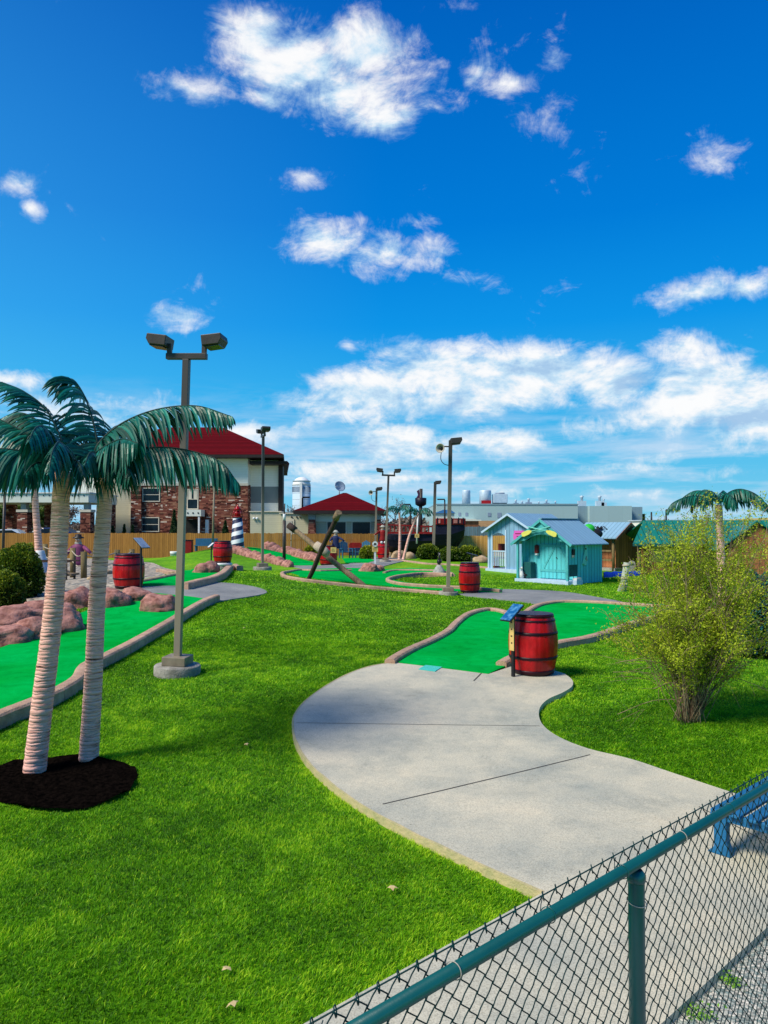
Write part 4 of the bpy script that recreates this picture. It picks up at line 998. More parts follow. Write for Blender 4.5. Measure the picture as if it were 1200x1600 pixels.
for z in (RT-.13, .6):
    pts = [(.033*math.cos(a), .033*math.sin(a), z+.006*math.sin(a)) for a in [i*PI/9 for i in range(0, 19)]]
    MB().tube(pts, .0016, 5).build('tie_wire', MATS['horn'], ft)
# weeds growing through the gravel
leafmat('weed_leaf', (0.10, 0.26, 0.02), (0.22, 0.48, 0.03), (0.45, 0.65, 0.08), trans=.3)
for i, (px, py, lab, sz) in enumerate(((1092, 1590, 'bright green weed tuft in the gravel at the bottom edge behind the fence', .07), (1143, 1540, 'small weed in the gravel between post and right frame edge', .05))):
    g = G(px, py); t = thing('weed', lab, 'weed', (g.x, g.y, .015))
    rng = np.random.default_rng(i); v = rng.normal(size=(160, 3))*[sz*.6, sz*.6, sz*.25]; v[:, 2] = np.abs(v[:, 2])+.005
    np_mesh('foliage', leaves(v, .016, .6, rng=rng, up=.6), 4, MATS['weed_leaf'], parent=t, tint=rng.random(160)*.6)
# ------------------------------------------------------------------ blue bench
mat('bench_blue', (0.02, 0.17, 0.36), (0.012, 0.12, 0.27), rough=0.5, scale=5, bump=0.12, stretch=(1, 6, 6), grime=.35)
be = G(1119, 1346)
bt = thing('bench', 'blue painted slatted wooden bench behind the chain-link fence', 'bench', (be.x, be.y, .055), math.atan2(fdir.y, fdir.x))
# local x along seat, local -y towards the camera
def legp(x, y):
    mb = MB()
    prof = [(-.045, .05), (-.095, 0), (.075, 0), (.06, .05), (.045, .10), (.045, .30), (-.045, .30), (-.045, .14)]
    M = Matrix.Translation((x, y, 0)) @ Matrix.Rotation(-PI/2, 4, 'Z')
    return mb.prism([(a, b) for a, b in prof], -.035, .035, M).build('leg', MATS['bench_blue'], bt, bevel=.006)
for lx in (0.03, 1.27):
    for ly in (-.03, -.47): legp(lx, ly)
for lx in (.03, 1.27): MB().box(lx-.02, lx+.02, -.52, .02, .245, .305).build('side_rail', MATS['bench_blue'], bt, bevel=.005)
for ly in (.008, -.535): MB().box(-.02, 1.32, ly, ly+.025, .24, .30).build('apron', MATS['bench_blue'], bt, bevel=.005)
for i in range(5):
    y = -.54+i*.118; MB().box(-.04, 1.34, y, y+.09, .3065, .330).build('seat_slat', MATS['bench_blue'], bt, bevel=.006)

# ------------------------------------------------------------------ big leafy bush
leafmat('bush_leaf', (0.09, 0.15, 0.006), (0.36, 0.46, 0.014), (0.66, 0.74, 0.05), trans=0.4, rough=.55)
mat('twig', (0.13, 0.085, 0.05), (0.40, 0.32, 0.18), rough=.85, scale=8, bump=.2, lo=.4, hi=.7)
gb_ = G(1078, 1126)
bu = thing('bush', 'big loose olive-green bush with many thin stems on the lawn at the right', 'bush', tuple(gb_))
rr = random.Random(11); mb = MB(); tips = []
def env(z): return np.interp(z, [0, .3, .6, .95, 1.4, 1.9, 2.2, 2.55], [.10, .48, .82, 1.04, 1.10, .94, .72, .38])
for i in range(150):
    a = rr.uniform(0, 2*PI); top = rr.choice([rr.uniform(1.0, 2.4), rr.uniform(1.6, 2.4), rr.uniform(.8, 1.5)]); rad = env(top)*math.sqrt(rr.random())*rr.uniform(.9, 1.12)
    b0 = Vector((rr.gauss(0, .065), rr.gauss(0, .06), -.02)); e = Vector((math.cos(a)*rad+.22*top/2, math.sin(a)*rad, top*1.04))
    pts = [b0.lerp(e, t) + Vector((0, 0, .25*math.sin(PI*t)*(.2+rad*.5))) + Vector((rr.gauss(0, .03), rr.gauss(0, .03), 0))*(1 if 0 < t < 1 else 0) for t in (0, .2, .4, .6, .8, 1)]
    c = catmull(pts, 4); r0 = rr.uniform(.003, .007)
    mb.tube(c, [r0*(1-.8*j/len(c)) for j in range(len(c))], 5)
    for s in range(rr.randint(8, 12)):
        j = rr.randint(len(c)//4, len(c)-1); p = c[j]; d = (c[min(j+1, len(c)-1)]-c[j-1]).normalized()
        q = p+(d*.7+Vector((rr.gauss(0, .6), rr.gauss(0, .6), rr.gauss(.25, .35)))).normalized()*rr.uniform(.12, .34)
        mid = p.lerp(q, .5)+Vector((rr.gauss(0, .02), rr.gauss(0, .02), rr.gauss(0.02, .02)))
        mb.tube([p, mid, q], [.0035, .0025, .0012], 4, cap=False)
        L1 = (q-p).length
        for w in range(int(L1/.018)): 
            t = rr.uniform(.1, 1.05); tips.append(p.lerp(q, t)+Vector((rr.gauss(0, .022), rr.gauss(0, .022), rr.gauss(.0, .022))))
    for w in range(24):
        t = rr.uniform(.35, 1.0); f = t*(len(c)-1); k = min(int(f), len(c)-2)
        tips.append(c[k].lerp(c[k+1], f-k)+Vector((rr.gauss(0, .03), rr.gauss(0, .03), rr.gauss(0, .03))))
for i in range(14):   # bare pale dead twigs low down
    a = rr.uniform(-.9, 3.9); p = Vector((0, 0, rr.uniform(.2, .7))); d = Vector((math.cos(a), math.sin(a)*.6, rr.uniform(-.15, .35))); q = p+d*rr.uniform(.5, 1.1)
    m_ = p.lerp(q, .5)+Vector((0, 0, .08)); mb.tube(catmull([p, m_, q], 3), .004, 5)
    for s in range(4): mb.tube([p.lerp(q, rr.uniform(.5, .95)), q+Vector((rr.gauss(0, .15), rr.gauss(0, .15), rr.gauss(0, .12)))], [.003, .001], 4, cap=False)
mb.build('stems', MATS['twig'], bu)
C = np.array([tuple(v) for v in tips]); C = C[(C[:, 2] > .24+.62*np.random.rand(len(C))**1.2)]
C = np.concatenate([C]+[C+np.random.normal(0, .04, C.shape) for _ in range(3)])
hsh = np.array([noise.noise(Vector(c)*2.6) for c in C])
keep = np.random.rand(len(C)) < np.clip(.78+1.5*hsh, .1, 1); C = C[keep]; hsh = hsh[keep]
tn = np.clip(.5+.35*hsh+.22*np.random.normal(size=len(C))+.06*(C[:, 2]-1.2), 0, 1)
np_mesh('foliage', leaves(C, .027, .5, up=.6), 4, MATS['bush_leaf'], parent=bu, tint=tn)
print('bush leaves', len(C))

# ------------------------------------------------------------------ clipped round shrubs
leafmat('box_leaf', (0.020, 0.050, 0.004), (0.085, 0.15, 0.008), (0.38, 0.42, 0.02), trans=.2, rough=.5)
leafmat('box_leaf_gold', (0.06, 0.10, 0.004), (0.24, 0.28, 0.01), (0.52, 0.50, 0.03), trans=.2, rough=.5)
leafmat('spruce_blue', (0.008, 0.07, 0.07), (0.02, 0.15, 0.14), (0.10, 0.28, 0.26), trans=.1, rough=.5)
mat('dark_core', (0.006, 0.013, 0.003), (0.010, 0.02, 0.004), rough=1, bump=0, spec=0)  # near-black filling that paints the shade inside foliage
def shrub(loc, rx, ry, rz_, n, lsz, label, m='box_leaf', group=None, seed=0, name='shrub', topg=.35):
    t = thing(name, label, 'shrub', loc, group=group)
    rng = np.random.default_rng(seed)
    v = rng.normal(size=(n, 3)); v /= np.linalg.norm(v, axis=1)[:, None]; v[:, 2] = np.where(v[:, 2] < -.45, -v[:, 2], v[:, 2])
    nz_ = np.array([noise.noise(Vector(a)*2.2+Vector((seed, 0, 0)))*.18+noise.noise(Vector(a)*5+Vector((seed, 0, 0)))*.10 for a in v])
    rad = (1+nz_)*(1-.16*rng.random(n)**2)
    C = v*rad[:, None]*np.array([rx, ry, rz_]) + np.array([0, 0, rz_*.55])
    tn = np.clip(.28+topg*v[:, 2]+1.3*nz_+.16*rng.normal(size=n), 0, 1)  # light from above put into the leaf tint, paler on top
    np_mesh('foliage', leaves(C, lsz, .6, rng=rng, dirs=v), 4, MATS[m], parent=t, tint=tn)
    MB().ball((0, 0, rz_*.55), .86, 14, (rx, ry, rz_)).build('shade_core', MATS['dark_core'], t)  # dark ball inside the leaves, standing in for inner shade
    return t
def shrub_px(cx, base, w, hh, n, lsz, label, **kw):
    g = G(cx, base); k = g.y/F; rx = w*k/2
    return shrub((g.x, g.y+rx*.6, h(g.x, g.y+rx*.6)), rx, rx*.95, hh*k/1.55, n, lsz, label, **kw)
shrub_px(18, 938, 76, 86, 12000, .055, 'larger round green shrub at the left frame edge with its lit top tinted yellow-green', seed=1, group='round shrubs at the left edge')
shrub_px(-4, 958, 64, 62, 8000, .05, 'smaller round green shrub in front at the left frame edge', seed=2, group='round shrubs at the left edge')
SG = 'clipped round shrubs'
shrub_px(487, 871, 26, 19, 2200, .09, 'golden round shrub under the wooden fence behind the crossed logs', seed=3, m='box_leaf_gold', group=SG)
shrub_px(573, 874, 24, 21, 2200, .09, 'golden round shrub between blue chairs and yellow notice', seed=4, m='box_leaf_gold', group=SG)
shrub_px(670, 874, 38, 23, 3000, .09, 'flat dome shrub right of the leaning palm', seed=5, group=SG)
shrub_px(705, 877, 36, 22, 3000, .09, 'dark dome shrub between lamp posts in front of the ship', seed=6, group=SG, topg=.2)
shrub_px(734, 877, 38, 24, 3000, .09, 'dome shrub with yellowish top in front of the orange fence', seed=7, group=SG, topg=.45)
shrub_px(1192, 1030, 74, 130, 9000, .06, 'blue-green shrub half hidden behind the big bush at the right edge', seed=9, m='spruce_blue', topg=.1)

# ------------------------------------------------------------------ board and metal roof materials
def boards(name, c1, c2, pitch=.2, dark=.35, rough=.7, horiz=False, gap=.08, var=.25, bumpd=.012):
    m, nt, b = nmat(name); L = nt.links.new
    tc = N(nt, 'ShaderNodeTexCoord'); s = N(nt, 'ShaderNodeSeparateXYZ'); L(tc.outputs['Object'], s.inputs[0])
    def M2(op, a, bb=None, cc=None):
        n = N(nt, 'ShaderNodeMath', operation=op)
        for i, v in enumerate((a, bb, cc)):
            if v is None: continue
            if isinstance(v, (int, float)): n.inputs[i].default_value = v
            else: L(v, n.inputs[i])
        return n.outputs[0]
    u = s.outputs[2] if horiz else M2('ADD', s.outputs[0], s.outputs[1])
    q = M2('DIVIDE', u, pitch); fl = M2('FLOOR', q); fr = M2('FRACT', q)
    wn = N(nt, 'ShaderNodeTexWhiteNoise', noise_dimensions='1D'); L(fl, wn.inputs['W'])
    mp = N(nt, 'ShaderNodeMapping'); mp.inputs['Scale'].default_value = (12, 12, 1.2) if not horiz else (1.2, 1.2, 12); L(tc.outputs['Object'], mp.inputs[0])
    nz = N(nt, 'ShaderNodeTexNoise', i_Scale=1.5, i_Detail=8.0, i_Roughness=.7); L(mp.outputs[0], nz.inputs['Vector'])
    r = ramp(nt, [(.3, c1), (.7, c2)]); L(nz.outputs['Fac'], r.inputs[0])
    val = M2('MULTIPLY_ADD', wn.outputs['Value'], var, 1-var/2)
    edge = M2('LESS_THAN', fr, gap); f2 = M2('MULTIPLY_ADD', edge, -(1-dark), 1.0)
    tot = M2('MULTIPLY', val, f2)
    sc = N(nt, 'ShaderNodeVectorMath', operation='SCALE'); L(r.outputs[0], sc.inputs[0]); L(tot, sc.inputs['Scale'])
    L(sc.outputs[0], b.inputs['Base Color']); b.inputs['Roughness'].default_value = rough; b.inputs['Specular IOR Level'].default_value = .25
    bp = N(nt, 'ShaderNodeBump', i_Strength=.6, i_Distance=bumpd); L(M2('MULTIPLY_ADD', nz.outputs['Fac'], .2, f2), bp.inputs['Height']); L(bp.outputs[0], b.inputs['Normal'])
    MATS[name] = m
boards('turq_boards', (0.06, 0.45, 0.49), (0.13, 0.60, 0.62), .19, var=.2, gap=.1, dark=.22)
boards('lav_boards', (0.16, 0.33, 0.50), (0.24, 0.42, 0.58), .24, var=.18)
boards('brown_boards', (0.24, 0.085, 0.035), (0.40, 0.16, 0.065), .2, var=.4)
boards('fence_boards', (0.30, 0.125, 0.025), (0.44, 0.20, 0.045), .14, var=.35, gap=.07, dark=.5)
boards('orange_boards', (0.68, 0.33, 0.07), (0.85, 0.46, 0.13), .13, var=.3)
boards('teal_pickets', (0.10, 0.17, 0.20), (0.16, 0.26, 0.29), .14, var=.3)
boards('siding_cream', (0.82, 0.84, 0.70), (0.88, 0.90, 0.77), .25, horiz=True, gap=.05, var=.03, dark=.8)
boards('siding_olive', (0.50, 0.47, 0.33), (0.55, 0.52, 0.38), .2, horiz=True, gap=.08, var=.04, dark=.75)
boards('brown_hut_boards', (0.34, 0.12, 0.05), (0.55, 0.23, 0.10), .2, var=.4)
boards('factory_panel', (0.33, 0.48, 0.49), (0.38, 0.54, 0.54), 4.0, gap=.006, var=.04, dark=.75, bumpd=.03)
boards('factory_side', (0.20, 0.32, 0.38), (0.23, 0.35, 0.40), 1.2, gap=.08, var=.04, dark=.9, bumpd=.03)
boards('metal_blue_roof', (0.19, 0.36, 0.48), (0.26, 0.44, 0.56), .23, gap=.14, var=.08, dark=.62, rough=.4, bumpd=.03)
boards('metal_green_roof', (0.008, 0.15, 0.11), (0.012, 0.20, 0.15), .3, gap=.12, var=.08, dark=.5, rough=.4, bumpd=.03)
boards('red_roof', (0.125, 0.004, 0.007), (0.08, 0.002, 0.004), .17, horiz=True, gap=.2, dark=.7, var=.35, rough=.95)
MATS['red_roof'].node_tree.nodes['Principled BSDF'].inputs['Specular IOR Level'].default_value = .05
mat('red_trim', (0.20, 0.02, 0.02), (0.14, 0.015, 0.015), rough=.6, scale=5, bump=0)
mat('dark_trim', (0.02, 0.016, 0.015), (0.03, 0.024, 0.022), rough=.6, scale=5, bump=0)
mat('turq_trim', (0.10, 0.47, 0.47), (0.07, 0.40, 0.42), rough=.6, scale=6, bump=.1, grime=.3)
mat('turq_dark', (0.01, 0.10, 0.10), (0.008, 0.07, 0.07), rough=.6, scale=6, bump=.1)
mat('lav_trim', (0.48, 0.62, 0.78), (0.40, 0.54, 0.70), rough=.6, scale=6, bump=.1)
mat('paddle_yellow', (0.72, 0.70, 0.14), (0.62, 0.60, 0.12), rough=.45, scale=6, bump=.02)
mat('mint', (0.20, 0.66, 0.56), (0.16, 0.56, 0.48), rough=.45, scale=6, bump=.02)
mat('pink_paint', (0.72, 0.12, 0.50), (0.62, 0.10, 0.44), rough=.5, scale=6, bump=.0)
mat('stone_grey', (0.42, 0.42, 0.38), (0.26, 0.27, 0.25), rough=.85, scale=8, bump=.3)
mat('cream_trim', (0.66, 0.60, 0.47), (0.60, 0.55, 0.43), rough=.6, scale=4, bump=0)
mat('door_grey', (0.52, 0.50, 0.42), (0.46, 0.44, 0.38), rough=.6, scale=4, bump=0)
mat('inside_dark', (0.012, 0.016, 0.016), (0.02, 0.024, 0.022), rough=.9, bump=0)

def roof_slab(mb, x0, z0, x1, z1, y0, y1, t=.05):
    """sloping slab: from (x0,z0) up to (x1,z1), length y0..y1"""
    return mb.prism([(x0, z0), (x1, z1), (x1, z1+t), (x0, z0+t)] if x1 > x0 else [(x1, z1), (x0, z0), (x0, z0+t), (x1, z1+t)], y0, y1)
# roof material wants its ribs running down the slope: use local y only
def roofmat_y(name, src):
    m = MATS[src].copy(); m.name = name
    for n in m.node_tree.nodes:
        if n.type == 'MATH' and n.operation == 'ADD' and n.inputs[0].is_linked and n.inputs[1].is_linked:
            for l in list(n.inputs[0].links): m.node_tree.links.remove(l)
            n.inputs[0].default_value = 0
    MATS[name] = m
roofmat_y('roof_blue_y', 'metal_blue_roof'); roofmat_y('roof_green_y', 'metal_green_roof')

# ------------------------------------------------------------------ turquoise hut
B = G(888, 914); dr = Vector((0.66, -0.75, 0)).normalized(); W_ = 2.44; D_ = 2.25
A = B - dr*W_
zg = h(B.x, B.y)
ht_ = thing('hut', 'turquoise wooden hut with porch and crossed yellow paddles under its gable', 'hut', (A.x, A.y, zg), math.atan2(dr.y, dr.x))
PD = .62; EZ = 1.62; RZ = 2.44; ov = .22; ovf = .10
MB().box(-.06, W_+.03, -.06, PD, -.1, .13).build('porch_deck', MATS['lav_trim'], ht_, bevel=.01)
MB().box(.0, W_, D_-.001, D_+.04, -.1, EZ).build('wall', MATS['turq_boards'], ht_)
MB().prism([(0.05, 0), (W_-.05, 0), (W_-.05, EZ), (W_/2, RZ-.08), (.05, EZ)], PD, PD+.05, Matrix.Translation((0, 0, 0))).build('wall', MATS['turq_boards'], ht_)
sideR = MB().box(W_-.05, W_, PD, D_, -.1, EZ+.02).build('wall', MATS['turq_boards'], ht_)
MB().box(0, .05, PD, D_, -.1, EZ+.02).build('wall', MATS['turq_boards'], ht_)
# porch cheeks: half of the side walls come forward, a dark panel low down stands in for the shaded opening
MB().box(W_-.06, W_-.01, .06, PD-.001, .75, EZ).build('porch_side', MATS['turq_boards'], ht_)
MB().box(W_-.045, W_-.025, .08, PD-.002, .30, .749).build('porch_panel', MATS['turq_dark'], ht_)
MB().box(0.01, .06, .30, PD-.001, .13, EZ).build('porch_side', MATS['turq_boards'], ht_)
for x in (.0, W_-.09): MB().box(x, x+.09, -.02, .06, .131, EZ+.03).build('porch_post', MATS['turq_trim'], ht_, bevel=.006)
# pent gable with arched lower edge
arc = [(.0, EZ)]+[(W_*(.17+.66*i/10), EZ+.02+.26*math.sin(PI*i/10)) for i in range(11)]+[(W_, EZ)]
gable = arc + [(W_/2, RZ)]
MB().prism([(x, z) for x, z in gable], -.03, .02).build('gable_board', MATS['turq_trim'], ht_)
sl_ = (RZ-EZ)/(W_/2)
mb = MB(); roof_slab(mb, -ov, EZ-ov*sl_+.02, W_/2, RZ+.02, -ovf, D_+.18, .04); mb.build('roof', MATS['roof_blue_y'], ht_)
mb = MB(); roof_slab(mb, W_+ov, EZ-ov*sl_+.02, W_/2, RZ+.02, -ovf, D_+.18, .04); mb.build('roof', MATS['roof_blue_y'], ht_)
mb = MB(); mb.bar((-ov, -ovf-.012, EZ-ov*sl_+.0), (W_/2, -ovf-.012, RZ+.0), .02, .1); mb.build('barge_board', MATS['turq_trim'], ht_)
mb = MB(); mb.bar((W_+ov, -ovf-.012, EZ-ov*sl_+.0), (W_/2, -ovf-.012, RZ+.0), .02, .1); mb.build('barge_board', MATS['turq_trim'], ht_)
MB().bar((W_/2, -ovf, RZ+.075), (W_/2, D_+.18, RZ+.075), .16, .03).build('ridge_cap', MATS['roof_blue_y'], ht_)
# double door
dx0, dx1 = .72, 2.26; dm = (dx0+dx1)/2
for a, b_, s in ((dx0, dm-.008, 1), (dm+.008, dx1, -1)):
    d = MB().box(a, b_, PD-.045, PD-.002, .17, 1.50).build('door', MATS['turq_boards'], ht_)
    fr = MB().box(a, b_, PD-.062, PD-.046, 1.40, 1.50).box(a, b_, PD-.062, PD-.046, .42, .52)
    if s > 0: fr.bar((a+.18, PD-.055, .56), (b_-.06, PD-.055, 1.38), .07, .014, up=(0, 1, 0))
    else: fr.bar((b_-.1, PD-.055, .56), (a+.14, PD-.055, 1.38), .07, .014, up=(0, 1, 0))
    fr.build('brace', MATS['turq_trim'], d)
MB().ball((dm+.04, PD-.08, .98), .025, 8).build('door_handle', MATS['black_paint'], ht_)
# dark cubby boxes either side
MB().box(.16, .50, PD-.36, PD-.05, .14, .78).build('cubby_box', MATS['turq_dark'], ht_, bevel=.01)
HM = Matrix.Translation((A.x, A.y, zg)) @ Matrix.Rotation(math.atan2(dr.y, dr.x), 4, 'Z'); hr = math.atan2(dr.y, dr.x)
def on_hut(x, y, z): return tuple(HM @ Vector((x, y, z)))
for s, lab in ((1, 'yellow-bladed paddle pointing down left on the turquoise gable'), (-1, 'yellow-bladed paddle pointing down right on the turquoise gable')):
    t = thing('paddle', lab, 'paddle', on_hut(W_/2, -.15 if s > 0 else -.19, EZ+.48), hr, 'crossed paddles on the hut gable')
    a = Vector((.52*s, 0, .10)); b_ = Vector((-.36*s, 0, -.08))
    MB().tube([a, b_], .022, 8).build('shaft', MATS['mint'], t)
    e = Vector((-.84*s, 0, -.235)); dd = (e-b_).normalized(); nn = Vector((-dd.z, 0, dd.x))
    pl = [b_+nn*.03, b_.lerp(e, .3)+nn*.085, b_.lerp(e, .8)+nn*.10, e+nn*.06, e-nn*.06, b_.lerp(e, .8)-nn*.10, b_.lerp(e, .3)-nn*.085, b_-nn*.03]
    MB().prism([(p.x, p.z) for p in pl], -.018, .018).build('blade', MATS['paddle_yellow'], t, bevel=.008)
# carved fish on the side wall
fo = []
for x, z in [(0, .0), (.10, -.02), (.19, .08), (.24, .22), (.22, .42), (.16, .62), (.17, .72), (.10, .78), (.06, .70), (.04, .55), (-.02, .40), (-.08, .20), (-.12, .05)]: fo.append((x, z))
M = Matrix.Rotation(PI/2, 4, 'Z')
t = thing('fish_carving', 'pale mint hanging fish carving on the shaded side of the turquoise hut', 'carving', on_hut(W_+.005, 1.05, .72), hr)
MB().prism([(x-.05, z*1.0) for x, z in fo], -.05, 0, M).build('body', MATS['mint'], t, bevel=.015)
MB().ball((.06, .02, .62), .03, 8).build('eye', MATS['black_paint'], t)
MB().prism([(-.02, .22), (.12, .16), (.06, .34)], -.075, -.051, M).build('fin', MATS['stone_grey'], t)
def small(name, label, cat, x, y, z, parts, rz=0):
    t = thing(name, label, cat, on_hut(x, y, z), hr+rz)
    for nm, mbb, mt in parts: mbb.build(nm, MATS[mt], t)
    return t
small('lantern', 'dark red lantern hanging left of the turquoise doors', 'lantern', .60, PD-.10, 1.02, [('case', MB().box(-.07, .07, -.06, .05, .12, .42), 'red_trim'), ('glass', MB().box(-.055, .055, -.045, .035, .04, .119), 'white_paint'), ('cap', MB().lathe([(.09, .421), (.02, .47)], 12), 'black_paint')])
small('lantern', 'black lantern hung beside the right porch post of the turquoise hut', 'lantern', W_+.02, .30, 1.0, [('case', MB().box(-.05, .05, -.06, .06, .12, .34), 'black_paint'), ('glass', MB().box(-.04, .04, -.05, .05, .03, .119), 'stone_grey'), ('hook', MB().tube([(0, 0, .34), (0, 0, .46)], .012, 6), 'black_paint')])
small('duck_figure', 'white and dark duck figure standing on the left of the hut porch', 'figure', .16, .12, .131, [('body', MB().lathe([(.05, 0), (.085, .06), (.09, .16), (.05, .28), (.03, .34), (.045, .38), (.04, .44), (.001, .47)], 14), 'white_paint'), ('bill', MB().bar((0, -.03, .40), (.0, -.12, .385), .03, .02), 'paddle_yellow')])
small('bird_figure', 'small dark bird figure standing beside the duck on the hut porch', 'figure', .40, .05, .131, [('body', MB().ball((0, 0, .14), .07, 8, (1, 1.3, .8)).ball((.0, -.08, .22), .035, 8), 'black_paint'), ('leg', MB().tube([(.02, 0, 0), (.02, 0, .1)], .008, 5), 'black_paint'), ('leg', MB().tube([(-.02, 0, 0), (-.02, 0, .1)], .008, 5), 'black_paint')])
small('shore_box', 'small blue box with white top at the right corner of the hut porch', 'box', W_+.12, .42, -.03, [('box', MB().box(-.11, .1, -.2, .2, 0, .20), 'lav_trim'), ('top', MB().box(-.09, .09, -.18, .16, .201, .28), 'white_paint')])

# ------------------------------------------------------------------ lavender hut
A2 = G(764, 891); dr2 = Vector((0.70, -0.71, 0)).normalized(); W2 = 2.55; D2 = 3.2; zg2 = h(A2.x, A2.y)
h2 = thing('hut', 'lavender-blue board hut with arched side opening and pink sign', 'hut', tuple(A2), math.atan2(dr2.y, dr2.x))
EZ2 = P(763, 828, A2.y).z - A2.z; RZ2 = EZ2+.72
zf = .55
# front wall around an arched opening near its left end
ox0, ox1, oz0, oz1 = .18, .98, .95, EZ2-.30
arch = [(ox1, oz0)] + [(ox0+(ox1-ox0)*(1-i/8), oz1+.16*math.sin(PI*i/8)) for i in range(9)] + [(ox0, oz0)]
mbf = MB()
mbf.prism([(0, .1), (ox0, .1), (ox0, EZ2), (0, EZ2)], 0, .06)
mbf.prism([(ox1, .1), (W2, .1), (W2, EZ2), (W2/2, RZ2), (ox1, EZ2+(RZ2-EZ2)*ox1/(W2/2))], 0, .06)
top = [(ox0, EZ2)] + [(p[0], p[1]) for p in arch[1:-1]][::-1] + [(ox1, EZ2)]
mbf.prism([(ox0, oz1)]+[(ox0+(ox1-ox0)*i/8, oz1+.16*math.sin(PI*i/8)) for i in range(1, 8)]+[(ox1, oz1), (ox1, EZ2+(RZ2-EZ2)*ox1/(W2/2)), (ox0, EZ2+(RZ2-EZ2)*ox0/(W2/2))], 0, .06)
mbf.prism([(0, EZ2), (ox0, EZ2), (ox0, EZ2+(RZ2-EZ2)*ox0/(W2/2))], 0, .06)
mbf.build('wall', MATS['lav_boards'], h2)
MB().box(W2-.06, W2, .061, D2, 0, EZ2).build('wall', MATS['lav_boards'], h2)
MB().box(ox1, W2-.061, D2-.06, D2, 0, EZ2).build('wall', MATS['lav_boards'], h2)
rl = MB()
for i in range(7): rl.box(ox0+.04+i*.11, ox0+.09+i*.11, .01, .04, .22, oz0-.06)
rl.build('railing', MATS['lav_trim'], h2); MB().box(ox0, ox1, -.01, .05, oz0-.06, oz0).build('rail_cap', MATS['lav_trim'], h2)
for x in (-.045, ox0-.02, ox1-.02): MB().box(x, x+.07, -.03, -.001, .1, EZ2-.02 if x < ox1-.1 else EZ2).build('trim_post', MATS['lav_trim'], h2)
MB().box(-.12, W2+.05, -.12, D2, -.15, .1).build('base', MATS['lav_trim'], h2)
s2 = (RZ2-EZ2)/(W2/2)
mb = MB(); roof_slab(mb, -.22, EZ2-.22*s2+.02, W2/2, RZ2+.02, -.28, D2+.2, .045); mb.build('roof', MATS['roof_blue_y'], h2)
mb = MB(); roof_slab(mb, W2+.22, EZ2-.22*s2+.02, W2/2, RZ2+.02, -.28, D2+.2, .045); mb.build('roof', MATS['roof_blue_y'], h2)
for sx in (-1, 1):
    e = (W2/2+sx*(W2/2+.22), -.292, EZ2-.22*s2+.0); MB().bar(e, (W2/2, -.292, RZ2), .02, .09).build('barge_board', MATS['lav_trim'], h2)
M2_ = Matrix.Translation(A2) @ Matrix.Rotation(math.atan2(dr2.y, dr2.x), 4, 'Z')
t = thing('sign', 'bright pink sign with dark lettering on the lavender hut front', 'sign', tuple(M2_ @ Vector((1.75, -.03, EZ2-.55))), math.atan2(dr2.y, dr2.x))
MB().box(-.27, .27, -.02, .01, 0, .52).box(-.31, .31, -.018, .008, .14, .38).build('panel', MATS['pink_paint'], t)
mk = MB()
for k, w in enumerate((.2, .12, .2)): mk.box(-w, w*.9, -.024, -.0205, .10+.13*k, .14+.13*k)
mk.build('marks', MATS['red_trim'], t)
t = thing('bench', 'red bench with cream heart-shaped back inside the lavender hut', 'bench', tuple(M2_ @ Vector((.6, .95, .1))), math.atan2(dr2.y, dr2.x))
MB().box(-.75, .75, -.02, .02, .75, 1.15).box(-.75, .75, -.5, -.02, .45, .5).build('seat', MATS['red_trim'], t)
MB().lathe([(.22, 0), (.25, .02), (.2, .05)], 18, M=Matrix.Translation((.02, -.05, 1.1)) @ Matrix.Rotation(PI/2, 4, 'X')).build('cushion', MATS['cream_trim'], t)
for x in (-.7, .66): MB().box(x, x+.05, -.45, -.03, 0, .449).build('leg', MATS['red_trim'], t)

# ------------------------------------------------------------------ brown hut
A3 = G(940, 895); Y3 = 35.0; a3 = Vector((P(942, 890, Y3).x, Y3)); 
pA = P(937, 884, 37.5); pB = P(962, 892, 35.2); pC = P(1013, 886, 37.0)
zg3 = h(pB.x, pB.y)
u3 = Vector((pC.x-pB.x, pC.y-pB.y, 0)); Wd3 = 2.6; u3.normalize(); v3 = Vector((-u3.y, u3.x, 0))
h3 = thing('hut', 'dark brown wooden hut with pale metal roof behind the turquoise hut', 'hut', (pB.x, pB.y, zg3), math.atan2(u3.y, u3.x))
# local x along the gable wall, local y back-left
EZ3 = P(962, 836, pB.y).z-zg3; RZ3 = EZ3+.55; WW = 1.85; DD = 2.1
MB().prism([(0.3, 0), (WW, 0), (WW, EZ3), (WW/2, RZ3), (0, EZ3), (0, EZ3-.3), (0.3, EZ3-.3)], .2, .26).build('wall', MATS['brown_hut_boards'], h3)
MB().box(WW-.06, WW, .26, DD, 0, EZ3).build('wall', MATS['brown_hut_boards'], h3)
MB().box(.5, .56, .26, DD, 0, EZ3+.2).build('wall', MATS['brown_hut_boards'], h3)
MB().prism([(0, EZ3), (WW, EZ3), (WW/2, RZ3)], DD-.06, DD).build('wall', MATS['brown_hut_boards'], h3)
for y in (.12, 1.2, 2.4): MB().tube([(0, y, -.1), (0, y, EZ3)], .07, 8).build('porch_post', MATS['wood_post'], h3)
MB().box(-.05, .5, .0, DD, -.1, .12).build('porch_deck', MATS['stone_grey'], h3)
MB().box(.03, .06, .25, 2.4, .45, .55).box(.03, .06, .25, 2.4, .9, .98).build('railing', MATS['wood_post'], h3)
MB().box(.485, .499, .7, 1.3, .9, 1.6).build('window', MATS['fence_boards'], h3)
s3 = (RZ3-EZ3)/(WW/2)
